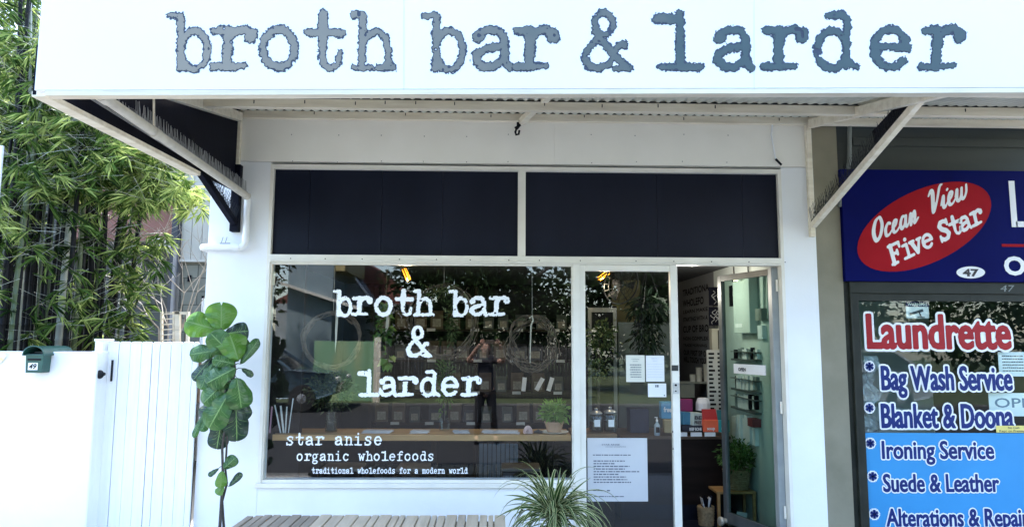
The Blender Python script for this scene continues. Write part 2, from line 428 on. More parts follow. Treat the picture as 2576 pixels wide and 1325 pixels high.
# ------------------------------------------------------------------ the cafe building
shop = thing('shop_building', 'white rendered shopfront with awning, glazed door and the grey typewriter lettered sign', 'shop', (0, 0, 0))
xL = X_(518, 700, 0); xR = (X_(2057, 620, 0)+X_(2081, 1320, 0))/2
xo0 = (X_(676, 440, 0)+X_(654, 1200, 0))/2; xo1 = (X_(1968, 500, 0)+X_(1990, 1200, 0))/2
zt = Z_(1320, 420, 0); zs = Z_(1050, 1213, 0)
ztr0 = Z_(1320, 664, 0); ztr1 = Z_(1320, 645, 0)
zfb = Z_(1320, 414, 0)
zp1 = Z_(1320, 292, 0); zp0 = Z_(1320, 309, 0)
xm0, xm1 = X_(1441, 700, 0), X_(1457, 700, 0)
xd0, xd1 = X_(1455, 720, 0), X_(1704, 720, 0)      # fixed glazed leaf
FL = 0.02
wallm = MB()
wallm.box(xL, 0, 0, xo0, .22, zfb)
wr = MB(); wr.box(xo1, 0, 0, xR, .22, zfb); obj('wall', wr, M_wall, shop, bev=.004)
wr = MB(); wr.box(xo0+.0005, .001, 0, xm0, .22, zs); obj('wall', wr, M_wall, shop, bev=.004)
obj('wall', wallm, M_wall, shop, bev=.004)
up = MB(); up.box(xL, .02, zfb, xR, .22, 4.6)
obj('upper_wall', up, M_wall, shop)
rf = MB(); rf.box(xL, .22, 4.4, xR, 7.0, 4.6); rf.box(xL, .22, 0, xL+.1, 7.0, 4.4); rf.box(xL+.1, 6.9, 0, xR, 7.0, 4.4); obj('roof', rf, M_wall, shop)  # unseen roof, side and back, added so the building casts its shadow
fb = MB()
xj = X_(1395, 360, 0)
for a, b in ((xL+.02, X_(606, 360, 0)-.004), (X_(606, 360, 0), xj-.0005), (xj+.0005, xR-.012)):
    fb.box(a, -.012, zfb+.003, b, .02, zp0+.002)
nails = MB()
for u in (735, 852, 963, 1068, 1173, 1275, 1490, 1600, 1720, 1830):
    for v in (341, 414-6):
        p = at(u+random.uniform(-4, 4), v+random.uniform(-3, 3), -.012)
        fb.lathe([(.0045, 0), (.004, .0015), (0, .002)], p, 8, 1, axis=(0, -1, 0))
obj('fascia_panel', fb, [M_fascia, M_inkdot], shop, bev=.002)

# window frame, its panes and lettering
fr = MB(); FY0, FY1 = -.012, .075
def vbar(xa, xb, za, zb, y0=FY0, y1=FY1): fr.box(xa, y0, za, xb, y1, zb)
ow = .028
vbar(xo0, xo0+ow, zs, zt); vbar(xo1-ow, xo1, FL, zt)
vbar(xo0+ow, xo1-ow, zt-.038, zt)
zb0 = Z_(1320, 662, 0); zb1 = Z_(1320, 650, 0)
vbar(xo0+ow, xo1-ow, ztr0, ztr1, FY0-.01, FY1)
fr.box(xo0+ow, FY0-.022, ztr0+.012, xo1-ow, FY0-.01, ztr0+.02)      # drip edge of the transom bar
xu0, xu1 = X_(1303, 540, 0), X_(1322, 540, 0)
vbar(xu0, xu1, ztr1, zt-.038)
vbar(xm0, xm1, FL, ztr0)
vbar(xo0-.012, xm0, zs-.036, zs, -.035, .06)                           # sill
fr.box(xo0+ow, .0, zs, xm0, .05, zs+.022)
fr.box(xo0+ow, .0, ztr0-.016, xm0, .05, ztr0); fr.box(xo0+ow, .0, zs+.022, xo0+ow+.012, .05, ztr0-.016)
fr.box(xm0-.010, .0, zs+.022, xm0, .05, ztr0-.016)
for u in (731, 818, 911, 1005, 1098, 1183, 1280, 1357, 1460, 1600, 1695, 1790, 1884, 1975):
    p = at(u, 658, FY0-.01); p.z = ztr0+.030
    fr.lathe([(.0055, 0), (.005, .003), (0, .004)], p, 8, 1, axis=(0, -1, 0))
wf = obj('window_frame', fr, [M_frame, M_inkdot], shop, bev=.0025)
pane = MB(); pane.quad((xo0+ow+.012, .03, zs+.022), (xm0-.010, .03, zs+.022), (xm0-.010, .03, ztr0-.016), (xo0+ow+.012, .03, ztr0-.016))
obj('window_pane', pane, M_glass, wf)
for i, (xa, xb, seams) in enumerate(((xo0+ow, xu0, (778, 960, 1113)), (xu1, xo1-ow, (1653, 1868)))):
    t = MB(); xs = [xa]+[X_(s, 540, .03) for s in seams]+[xb]
    for a, b in zip(xs[:-1], xs[1:]): t.box(a+.0012, .03+random.uniform(0, .0012), ztr1, b-.0012, .05, zt-.038)
    t.box(xa, .045, ztr1, xb, .06, zt-.038)
    obj('transom_panel', t, M_transom, wf)
# strips taped at the pane's edge
for v0, v1, u0, u1 in ((684, 718, 683, 694), (772, 807, 679, 690)):
    tp = MB(); a = at(u0, v1, .06); b = at(u1, v0, .06); tp.box(a.x, .035, a.z, b.x, .045, b.z)
    obj('blind_bracket', tp, mat('cream_bracket', (.75,.70,.55,1), (.8,.75,.62,1), 8), wf)

# vinyl lettering on the pane
def pane_line(name, letters, Yp, unit_px, base_v, step, wear, grow=0.0, hs=1.0, mats=M_decal):
    mb = MB()
    for k, (ch, ul) in enumerate(letters):
        p = at(ul, base_v, Yp); q = at(ul+unit_px, base_v, Yp); h = at(ul, base_v-unit_px, Yp)
        put_glyph(mb, ch, (p.x, Yp, p.z), EX, EZ, (q.x-p.x), (h.z-p.z)*hs, step=step, wear=wear, seed=k*13+len(letters), grow=grow)
    return obj(name, mb, mats, wf)
yd = .024
pane_line('window_lettering', [('b', 836), ('r', 884), ('o', 942), ('t', 993), ('h', 1041), ('b', 1129), ('a', 1181), ('r', 1229)], yd, 49, 794, .028, 1.0, .024)
pane_line('window_lettering', [('&', 1022)], yd, 56, 896, .028, 1.0, .02)
pane_line('window_lettering', [('l', 900), ('a', 953), ('r', 999), ('d', 1055), ('e', 1108), ('r', 1159)], yd, 49, 996, .028, 1.0, .024)
def mono(sx, u0, pitch): return [(c, u0+i*pitch) for i, c in enumerate(sx) if c != ' ']
pane_line('window_lettering', mono('star anise', 719, 24.6), yd, 21, 1119, .045, .9, .012, 1.08)
pane_line('window_lettering', mono('organic wholefoods', 746, 19.4), yd, 16.5, 1158, .05, .7, .012, 1.1)
pane_line('window_lettering', mono('traditional wholefoods for a modern world', 784, 9.6), yd, 8.6, 1190, .07, .8, .03, 1.3)

# fixed glazed leaf beside the door
fl = MB()
zl1 = ztr0; zl1b = Z_(1580, 682, 0)
sw = X_(1470, 720, 0)-xd0; sw2 = X_(1704, 720, 0)-X_(1686, 720, 0)
fl.box(xm1, .0, FL, xm1+sw, .05, zl1); fl.box(xd1-sw2, -.006, FL, xd1, .05, zl1)
fl.box(xm1+sw, .0, zl1b, xd1-sw2, .05, zl1); fl.box(xm1+sw, .0, FL, xd1-sw2, .05, FL+.10)
fleaf = obj('fixed_door_leaf', fl, M_frame, shop, bev=.003)
pn = MB(); pn.quad((xm1+sw, .03, FL+.1), (xd1-sw2, .03, FL+.1), (xd1-sw2, .03, zl1b), (xm1+sw, .03, zl1b))
obj('window_pane', pn, M_glass, fleaf)
lk = MB(); a = at(1693, 990, -.01); b = at(1707, 962, -.01); lk.box(a.x, -.014, a.z, b.x, -.004, b.z)
c = at(1700, 968, -.0139); lk.lathe([(.009, 0), (.009, .006), (0, .008)], c, 12, 1, axis=(0, -1, 0))
c = at(1700, 983, -.014); lk.lathe([(.006, 0), (.006, .004), (0, .005)], c, 12, 1, axis=(0, -1, 0))
for v in (1085, 1128): lk.lathe([(.006, 0), (.005, .004), (0, .005)], at(1692+(v-1085)*.03, v, -.006), 10, 1, axis=(0, -1, 0))
obj('door_lock', lk, [mat('satin_steel', (.55,.56,.55,1), (.62,.62,.6,1), 20, .35, metal=.6), M_black], fleaf)
lp = MB(); a = at(1690, 932, -.01); b = at(1706, 918, -.01); lp.box(a.x, -.012, a.z, b.x, -.004, b.z)
obj('latch_plate', lp, M_inkdot, fleaf)

# open door leaf, hinged on the right jamb and swung into the shop
hx, hy = xo1-ow-.012, .085
ft = at(1827, 1000, .78)                       # free edge as seen in the photo
dv = Vector((ft.x-hx, .78-hy, 0)); dv.normalize(); DW = .79
dn = Vector((-dv.y, dv.x, 0))
def DP(s, z, o=0.0): p = Vector((hx, hy, 0)) + dv*s + dn*o; return Vector((p.x, p.y, z))
zdt = ztr0-.012
dm = MB()
def dbar(s0, s1, z0, z1, o0=-.022, o1=.022):
    vs = [DP(s, z, o) for z in (z0, z1) for s, o in ((s0, o0), (s1, o0), (s1, o1), (s0, o1))]
    dm.add(vs, [(0,3,2,1),(4,5,6,7),(0,1,5,4),(1,2,6,5),(2,3,7,6),(3,0,4,7)])
dbar(0, .055, FL+.01, zdt); dbar(DW-.055, DW, FL+.01, zdt); dbar(.055, DW-.055, zdt-.055, zdt); dbar(.055, DW-.055, FL+.01, FL+.11)
M_dframe = mat('dark_bronze_door_frame', (.10,.115,.12,1), (.16,.175,.18,1), 6, .4, metal=.3)
door = obj('open_door', dm, M_dframe, shop, bev=.003)
dp = MB(); dp.quad(DP(.055, FL+.11), DP(DW-.055, FL+.11), DP(DW-.055, zdt-.055), DP(.055, zdt-.055))
obj('door_pane', dp, M_gglass, door)
hd = MB(); kz = Z_(1838, 1312, .75)
hd.lathe([(.022, 0), (.022, .02), (.034, .035), (.042, .055), (.036, .07), (0, .074)], DP(DW-.03, kz, .022 if dn.y < 0 else -.022), 16, 0, axis=(-dn if dn.y > 0 else dn))
obj('door_handle', hd, mat('brass_knob', (.55,.50,.38,1), (.65,.6,.5,1), 9, .4, metal=.3), door)
for z in (zdt-.15, 1.15, .3):
    hg = MB(); hg.tube([(hx-.002, hy-.028, z-.05), (hx-.002, hy-.028, z+.05)], .011, 10); obj('hinge', hg, M_frame, door, smooth=40)
ds = MB(); ds.box(xo1-ow-.055, .076, FL, xo1-ow, .16, ztr0-.002)
obj('door_jamb', ds, mat('grey_jamb', (.26,.29,.30,1), (.34,.37,.37,1), 6, .5), shop, bev=.003)
th = MB(); th.box(xd1, -.05, 0.0, xo1-ow, .22, FL); obj('threshold', th, mat('worn_step', (.10,.10,.10,1), (.16,.16,.15,1), 6, .8), shop)

# ------------------------------------------------------------------ awning
YS = -2.52
zr0 = zp1+.004; slope = (Z_(1320, 256, -.85)-zp1)/-.85
def zroof(y): return zr0 + slope*y
SBL = at(86, 229, YS); dxs = at(2576, 222, YS).x-SBL.x
SBR = at(2576, 222, YS-dxs*math.tan(YAW))
sex = (SBR-SBL).normalized()
aw = MB()
xa0, xa1 = -2.20, 5.4
nx = int((xa1-xa0)/.0095); ys = (YS+.06, .02)
vs = []; fs = []
for lay in (0, .0025):
    for y in ys:
        for i in range(nx+1):
            x = xa0+(xa1-xa0)*i/nx
            vs.append((x, y, zroof(y)+.013+.0115*math.sin(2*math.pi*x/.076)+lay))
k = nx+1
for i in range(nx):
    fs.append((i, i+1, k+i+1, k+i)); fs.append((2*k+i, 3*k+i, 3*k+i+1, 2*k+i+1))
aw.add(vs, fs)
obj('awning_roof', aw, M_iron, shop, smooth=50)
def purlin(name, y, z0, z1, d, bolts):
    b = MB(); b.box(xa0, y, z0, xa1, y+d, z1)
    for u in bolts:
        p = at(u, 300, y); zc = (z0+z1)/2+random.uniform(-.002, .012)
        b.box(p.x-.0035, y-.003, zc-.008, p.x+.0035, y, zc+.016, 1)
    b.box(xa0, y+.012, z1, xa1, y+.02, z1+.019, 1)      # added dark strip stands for the shade in the corrugation gaps
    return obj(name, b, [M_cream, M_inkdot], shop)
purlin('wall_plate', -.06, zp0, zp1, .055, (790, 1020, 1235, 1470, 1720, 1960, 2260))
zq1 = Z_(1320, 256, -.85); zq0 = Z_(1320, 277, -.85)
purlin('purlin', -.85, zq0, zq1, .05, (637, 765, 893, 968, 1045, 1143, 1370, 1515, 1656, 1800, 2180, 2430))
yq = -1.75; purlin('purlin', yq, zroof(yq)-.058, zroof(yq), .05, ())
# rafters under the sheet
def rafter(x, y0, y1, w=.055, h=.075, dz=-.062, x2=None, nm='rafter'):
    b = MB(); x2 = x if x2 is None else x2
    b.bar((x, y0, zroof(y0)+dz-h/2+.05), (x2, y1, zroof(y1)+dz-h/2+.05), w, h)
    return obj(nm, b, M_cream, shop, bev=.004)
xl = X_(602, 300, -.07); rafter(xl, -.062, YS+.1)
xr = X_(2040, 305, -.07); rafter(xr, -.062, YS+.1)
pa = at(1312, 306, -.07); pb = at(1378, 243, -.95)
b = MB(); b.bar(pa, pb, .05, .05); b.bar(pb, pb+(pb-pa)*1.0, .05, .05); obj('rafter', b, M_cream, shop, bev=.004)
# hook hanging at the middle rafter's foot
hk = MB(); q = at(1303, 308, -.09)
hk.tube([q, q+Vector((0, 0, -.03)), q+Vector((-.012, 0, -.06))], .011, 8)
hk.bar(q+Vector((-.026, 0, -.052)), q+Vector((.022, -.005, -.022)), .014, .016); hk.tube([q+Vector((.012, 0, .02)), q+Vector((.016, 0, -.03)), q+Vector((-.006, 0, -.06))], .006, 8)
hk.tube([q+Vector((-.012, 0, -.055)), q+Vector((-.022, 0, -.085)), q+Vector((-.015, -.003, -.11)), q+Vector((.006, -.004, -.105)), q+Vector((.012, 0, -.07))], .009, 8)
obj('hook', hk, M_black, shop, smooth=50)
# wall posts and raking struts with bird spikes
def spikes(name, a, b, n, ln, lean, mats, rows=((0, .0),)):
    m = MB(); a = Vector(a); b = Vector(b)
    for i in range(n):
        for r_, off in rows:
            p = a.lerp(b, (i+.5)/n); p = p + Vector((off, 0, 0))
            d = Vector((r_+random.uniform(-.08, .08), random.uniform(-.15, .05)+lean, 1)).normalized()*ln*random.uniform(.9, 1.05)
            m.tube([p, p+d], [.0026, .0015], 4, 0, cap=False)
    d = (b-a)
    m.bar(a, b, .02, .006)
    return obj(name, m, mats, shop)
px_ = X_(2038, 450, -.04)
post = MB(); post.box(px_-.022, -.055, Z_(2043, 596, -.03), px_+.022, -.012, zp0-.002)
obj('wall_post', post, M_cream, shop, bev=.004)
s0 = at(2046, 566, -.07); s1 = at(2328, 236, -1.55)
st = MB(); st.bar(s0, s1, .045, .05); obj('strut', st, M_cream, shop, bev=.004)
spikes('bird_spikes', s0+Vector((-.01, 0, .03)), s1+Vector((-.01, 0, .03)), 84, .11, .0, M_black, ((-.22, -.008), (.05, .006)))
pc = MB(); t0 = at(2300, 262, -1.5); pc.bar(at(2302, 236, -1.45), at(2200, 345, -.95), .02, .09); obj('strut_plate', pc, M_dark, shop)
lx = X_(597, 400, -.04)
post = MB(); post.box(lx-.02, -.055, Z_(597, 415, -.03), lx+.02, -.013, zp0-.002)
obj('wall_post', post, M_cream, shop, bev=.004)
post = MB(); post.box(X_(583, 520, -.03), -.065, Z_(590, 583, -.03), X_(604, 520, -.03), -.001, Z_(597, 415, -.03)-.002)
obj('wall_post', post, M_dark, shop, bev=.004)
s0l = at(589, 560, -.07); s1l = at(450, 352, -.95)
st = MB(); st.bar(s0l, s1l, .05, .05); obj('strut', st, M_dark, shop, bev=.004)
spikes('bird_spikes', s0l+Vector((.01, 0, .03)), s1l+Vector((.01, 0, .03)), 60, .09, .1, M_black, ((.25, .008), (-.1, -.008)))
# dark end panel and the cream edge beam at the awning's open end
bmA = at(110, 243, YS+.12); bmB = at(492, 437, -.9)
bx = (bmA.x+bmB.x)/2
eb = MB(); e0 = Vector((bmA.x, YS+.08, bmA.z)); e1 = Vector((bmB.x, bmB.y, bmB.z)); e2 = at(591, 478, -.05)
eb.bar(e0, e1, .075, .03); obj('edge_beam', eb, M_cream, shop, bev=.004)
ep = MB()
lo0, lo1 = e0+Vector((-.03, 0, -.005)), e2+Vector((-.02, 0, -.005))
vs = []
for dx in (0, .018):
    vs += [(lo0.x+dx, lo0.y, lo0.z), (lo1.x+dx, lo1.y, lo1.z), (lo1.x+dx, lo1.y, zroof(lo1.y)+.02), (lo0.x+dx, lo0.y, zroof(lo0.y)+.02)]
ep.add(vs, [(0,1,2,3),(7,6,5,4),(0,4,5,1),(1,5,6,2),(2,6,7,3),(3,7,4,0)])
obj('end_panel', ep, M_dark, shop)
# sloping downpipe under the awning and its hanger
g0 = at(262, 246, -2.16); g1 = at(622, 494, -.085)
pp = MB(); pp.tube([g0, g0.lerp(g1, .5), g1], .029, 16)
for t in (.0, .265): c = g0.lerp(g1, t); d = (g1-g0).normalized(); pp.tube([c-d*.03, c+d*.03], .034, 16)
pp.tube([g1, g1+Vector((.004, .0, -.004))], .034, 16)
obj('downpipe', pp, M_pipe, shop, smooth=50)
hg = MB(); hh = g0.lerp(g1, .255); hg.bar(hh+Vector((0, 0, .03)), Vector((hh.x+.004, hh.y-.05, zroof(hh.y)-.01)), .022, .004, upd=(1, 0, 0)); obj('pipe_hanger', hg, M_cream, shop)
gd = (g1-g0)
spikes('bird_spikes', g0+gd*.02+Vector((-.09, .0, .01)), g1+Vector((-.05, -.02, .03)), 100, .10, -.1, M_wire, ((0, 0),))
spikes('bird_spikes', g0+gd*.15+Vector((.0, .0, .028)), g1+Vector((.0, -.02, .03)), 92, .09, -.1, M_wire, ((0, 0),))
vp = MB(); vx = X_(621, 560, -.05); hz = Z_(560, 622, -.05); hx0 = X_(512, 622, -.05)
c = [(vx, -.055, g1.z-.02)]+[(vx, -.055, hz+.06)]
for i in range(1, 7):
    a = math.pi/2*i/6; c.append((vx-.055+.055*math.cos(a), -.055, hz+.055-.055*math.sin(a)))
c += [(hx0+.03, -.055, hz)]
for i in range(1, 7):
    a = math.pi/2*i/6; c.append((hx0+.03-.05*math.sin(a), -.055+.05-.05*math.cos(a), hz))
c.append((hx0-.02, .25, hz))
vp.tube(c, .0275, 16)
vp.tube([(vx, -.055, hz+.05), (vx, -.055, hz+.10)], .032, 16); vp.tube([(vx-.09, -.055, hz), (vx-.05, -.055, hz)], .032, 16)
obj('waste_pipe', vp, M_pvc, shop, smooth=50)
cl = MB()
for u in (557, 567): a = at(u, 610, -.09); cl.tube([a, a+Vector((0, .03, .05))], .002, 6)
a = at(553, 612, -.09); b2 = at(579, 612, -.09); cl.tube([a, b2], .003, 6)
obj('pipe_clip', cl, M_inkdot, shop)
cb = MB(); cb.tube([at(1943, 312, -.02), at(1940, 340, -.02), at(1946, 370, -.02), at(1951, 398, -.02), at(1962, 414, -.02)], .0075, 8)
obj('cable', cb, M_decal, shop, smooth=60)
cb = MB(); cb.tube([at(1951, 400, -.03), at(1966, 415, -.03)], .010, 8); obj('cable_end', cb, M_black, shop)

# the sign
sg = MB()
def SP(s, z, o): p = SBL + sex*s; n = Vector((sex.y, -sex.x, 0)).normalized(); return Vector((p.x, p.y, p.z+z)) + n*o
SL = (SBR-SBL).length+1.4; SH = Z_(1320, 0, YS)-Z_(1320, 225, YS)+.12
vs = [SP(s, z, o) for z in (0.004, SH) for s, o in ((0, 0), (SL, 0), (SL, -.05), (0, -.05))]
sg.add(vs, [(0,1,5,4),(1,2,6,5),(2,3,7,6),(3,0,4,7),(0,3,2,1),(4,5,6,7)])
signb = obj('sign_board', sg, M_sign, shop, bev=.002)
rl = MB(); vs = [SP(s, z, o) for z in (-.021, 0.003) for s, o in ((.05, -.002), (SL, -.002), (SL, -.06), (.05, -.06))]
rl.add(vs, [(0,1,5,4),(1,2,6,5),(2,3,7,6),(3,0,4,7),(0,3,2,1),(4,5,6,7)])
obj('sign_rail', rl, M_cream, signb)
def on_sign(u, v, o=.003):
    n = Vector((sex.y, -sex.x, 0)).normalized(); d = fwd*FPX + rgt*(u-CU) + upv*(CV-v)
    P0 = SBL + n*o; return CAM + d*((P0-CAM).dot(n)/d.dot(n))
M_let = bpy.data.materials.new('grey_letter_sky_sheen'); M_let.use_nodes = True
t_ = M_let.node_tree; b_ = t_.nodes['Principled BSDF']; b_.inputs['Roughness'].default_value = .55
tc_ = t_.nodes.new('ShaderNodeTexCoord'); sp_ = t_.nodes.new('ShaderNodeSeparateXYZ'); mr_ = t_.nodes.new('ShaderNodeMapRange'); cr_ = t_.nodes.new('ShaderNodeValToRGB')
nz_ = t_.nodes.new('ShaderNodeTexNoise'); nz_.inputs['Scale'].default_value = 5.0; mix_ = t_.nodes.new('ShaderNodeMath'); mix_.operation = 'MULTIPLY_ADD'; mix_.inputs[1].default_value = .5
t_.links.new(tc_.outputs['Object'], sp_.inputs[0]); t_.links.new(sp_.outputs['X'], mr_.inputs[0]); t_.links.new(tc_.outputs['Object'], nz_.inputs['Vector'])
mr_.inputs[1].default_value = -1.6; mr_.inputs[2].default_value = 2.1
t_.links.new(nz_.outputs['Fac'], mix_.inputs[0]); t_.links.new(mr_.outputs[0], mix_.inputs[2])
cr_.color_ramp.elements[0].color = srgb(140, 133, 120); cr_.color_ramp.elements[1].color = srgb(64, 82, 84)  # grey to teal along X: sky reflection put into the letters' colour
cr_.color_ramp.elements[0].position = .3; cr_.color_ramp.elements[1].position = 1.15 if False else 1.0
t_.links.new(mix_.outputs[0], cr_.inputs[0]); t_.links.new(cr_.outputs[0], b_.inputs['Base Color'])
M_out = mat('dark_letter_outline', srgb(46, 54, 70), srgb(58, 68, 86), 8, .6)
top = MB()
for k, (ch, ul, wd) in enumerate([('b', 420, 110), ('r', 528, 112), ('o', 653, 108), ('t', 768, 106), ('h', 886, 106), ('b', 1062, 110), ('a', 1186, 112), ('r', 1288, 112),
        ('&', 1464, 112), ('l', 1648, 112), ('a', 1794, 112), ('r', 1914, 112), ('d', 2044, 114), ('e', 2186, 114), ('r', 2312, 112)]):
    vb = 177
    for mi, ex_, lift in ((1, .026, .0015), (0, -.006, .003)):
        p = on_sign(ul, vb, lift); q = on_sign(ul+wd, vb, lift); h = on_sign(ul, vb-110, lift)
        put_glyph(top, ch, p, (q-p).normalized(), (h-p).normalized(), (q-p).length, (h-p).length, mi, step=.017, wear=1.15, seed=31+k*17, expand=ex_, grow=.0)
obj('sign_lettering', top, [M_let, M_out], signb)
jn = MB()
for u in (1016, 1897):
    a = on_sign(u, 226, .0012); b = on_sign(u, -120, .0012); jn.bar(a, b, .0022, .0008, upd=(0, 1, 0))
obj('sheet_joint', jn, mat('faint_joint', (.62,.63,.64,1), (.7,.71,.72,1), 9, .6), signb)
# ------------------------------------------------------------------ laundrette next door
M_olive = mat('olive_paint', (.19,.172,.115,1), (.265,.24,.17,1), 2.5, .6, bump=.15, bscale=18)
M_olived = mat('dark_olive_board', (.026,.032,.028,1), (.042,.048,.041,1), 2.5, .55, bump=.12, bscale=10, stretch=(.3,1,2))
M_blue = mat('navy_sign_paint', (.0008,.0026,.070,1), (.0012,.0036,.085,1), 2, .6, spec=.06)
M_red = mat('red_sign_paint', (.30,.006,.012,1), (.36,.009,.016,1), 3, .6, spec=.08)
M_wht = mat('white_sign_paint', (.74,.74,.74,1), (.8,.8,.8,1), 6, .5)
lau = thing('laundrette', 'laundrette shopfront with olive pillar, navy sign board and lettered window', 'shop', (xR+1.0, 0, 0))
lx0 = xR+.002; lx1 = 5.4
cx1 = X_(2124, 700, -.0)
zsb1 = Z_(2300, 425, -.05); zsb0 = Z_(2300, 707, -.05)
c = MB(); c.box(lx0, .015, 0, cx1-.002, .25, zp0+.02); obj('pillar', c, M_olive, lau, bev=.004)
c = MB(); c.box(lx0, .05, zsb1+.25, lx1, .25, zp0+.05)
c.box(cx1, .05, zsb1, lx1, .25, zsb1+.25); c.box(lx0, .25, 4.4, lx1, 7.0, 4.6); c.box(lx0, .05, zp0+.06, lx1, .24, 4.39); c.box(lx1-.1, .25, 0, lx1, 7.0, 4.39)  # includes an unseen roof slab and side, added as bulk to cast shadow
c.box(X_(2150, 345, 0), .03, Z_(2300, 365, 0), lx1, .05, Z_(2300, 345, 0)); obj('upper_wall', c, M_olived, lau, bev=.003)
c = MB(); c.tube([at(2137, 312, 0), at(2137, 400, 0), at(2133, 425, 0), at(2122, 455, .0), at(2112, 520, .0)], .018, 12); obj('conduit', c, mat('grey_green_conduit', (.16,.18,.17,1), (.2,.22,.2,1), 5, .5), lau, smooth=50)
c = MB(); c.box(cx1, -.02, zsb0, lx1, .05, zsb1); lsign = obj('sign_board', c, M_blue, lau, bev=.003)
ys_ = -.0215
def on_l(u, v, y=ys_): return at(u, v, y)
def ellipse(mb, cu_, cv_, a, b, ang, y, n=48, mi=0):
    vs = []
    for i in range(n):
        t = 2*math.pi*i/n; x = a*math.cos(t); yy = b*math.sin(t)
        vs.append(at(cu_+x*math.cos(ang)+yy*math.sin(ang), cv_-x*math.sin(ang)+yy*math.cos(ang), y))
    mb.add(vs[::-1], [tuple(range(n))], mi)
c = MB(); ellipse(c, 2325, 570, 181, 92, R(25), ys_-.001); obj('red_oval', c, M_red, lsign)
tl = MB()
ca, sa = math.cos(R(25)), math.sin(R(25))
ex_r = Vector((ca, 0, sa)); ey_r = Vector((-sa*.25, 0, 1)).normalized()
mpx = at(2301, 570, ys_).x-at(2300, 570, ys_).x
def brush(word_strokes, u, v, unit, r):
    """brush script letters written with a slanted pen along the tilted line"""
    O = at(u, v, ys_-.002)
    for st in word_strokes:
        xs_ = np.array([p[0] for p in st]); 
        X0, X1 = xs_.min()-.3, xs_.max()+.3; Y0, Y1 = min(p[1] for p in st)-.3, max(p[1] for p in st)+.3
        gx = np.arange(X0, X1, .05); gy = np.arange(Y0, Y1, .05); XX, YY = np.meshgrid(gx, gy)
        d = stroke_sdf([[(p[0], p[1], p[2] if len(p) > 2 else r) for p in st]], XX, YY)
        V, F = march(d, gx, gy)
        lift_ = random.uniform(0, .0006)
        ex2 = ex_r; ey2 = Vector((-.13, 0, 1)).normalized()
        tl.add([O + ex2*((x+.16*y)*unit*mpx) + ey2*(y*unit*mpx) + Vector((0, -lift_, 0)) for x, y in V], F)
def smooth_stroke(pts, r, n=6):
    out = []
    P = [Vector((p[0], p[1], p[2] if len(p) > 2 else r)) for p in pts]
    for i in range(len(P)-1):
        p0, p1, p2, p3 = P[max(i-1, 0)], P[i], P[i+1], P[min(i+2, len(P)-1)]
        for k in range(n):
            t = k/n
            q = .5*((2*p1)+(-p0+p2)*t+(2*p0-5*p1+4*p2-p3)*t*t+(-p0+3*p1-3*p2+p3)*t**3)
            out.append((q.x, q.y, q.z))
    out.append(tuple(P[-1])); return out
r_ = .105
O_ = [(.55,1.55,.08),(.25,1.35,.13),(.08,.7,.15),(.28,.08,.13),(.62,.3,.13),(.78,.95,.13),(.62,1.5,.1),(.4,1.5,.06)]
c_ = [(.48,.78,.09),(.3,.86,.1),(.1,.55,.12),(.14,.12,.11),(.36,.08,.09),(.62,.3,.06)]
e_ = [(.0,.3,.06),(.3,.5,.08),(.4,.78,.09),(.22,.84,.1),(.1,.5,.12),(.16,.1,.11),(.4,.08,.08),(.64,.32,.06)]
a_ = [(.46,.78,.08),(.24,.84,.1),(.08,.4,.12),(.2,.06,.11),(.42,.3,.09),(.52,.8,.11),(.5,.25,.11),(.6,.06,.09),(.78,.3,.06)]
n_ = [(.0,.3,.06),(.16,.8,.1),(.16,.05,.11),(.3,.6,.08),(.46,.84,.11),(.5,.5,.12),(.46,.06,.1),(.76,.3,.07)]
V_ = [(.0,1.25,.07),(.2,1.5,.12),(.32,1.2,.15),(.32,.1,.12),(.62,.7,.09),(.86,1.5,.1),(1.05,1.6,.06)]
i_ = [(.0,.3,.06),(.2,.8,.11),(.18,.2,.12),(.3,.06,.09),(.5,.3,.06)]
w_ = [(.0,.4,.06),(.14,.8,.11),(.12,.2,.11),(.28,.06,.1),(.44,.35,.09),(.5,.78,.1),(.48,.2,.11),(.64,.06,.09),(.84,.4,.09),(.86,.86,.08)]
def word(letters, u, v, unit):
    x = 0; sts = []
    for st, adv in letters:
        sts.append(smooth_stroke([(p[0]+x,)+p[1:] for p in st], r_)); x += adv
    brush(sts, u, v, unit, r_)
word([(O_, .95), (c_, .6), (e_, .62), (a_, .76), (n_, .8)], 2196, 612, 35)
word([(V_, .92), (i_, .5), (e_, .62), (w_, .9)], 2338, 542, 37)
word([([(.2,1.18,.09),(.22,1.2,.09)], 1)], 2378, 526, 37)
def slab(txt, u, v, unit, adv):
    x = 0
    for k, ch in enumerate(txt):
        if ch != ' ':
            O = at(u, v, ys_-.002) + ex_r*(x*mpx); put_glyph(tl, ch, O, ex_r, Vector((-.22, 0, 1)).normalized(), unit*.92*mpx, unit*mpx, step=.06, wear=0, grow=.035)
        x += adv[k]
slab('Five', 2245, 668, 36, (34, 24, 31, 30)); slab('Star', 2367, 610, 36, (32, 27, 32, 30))
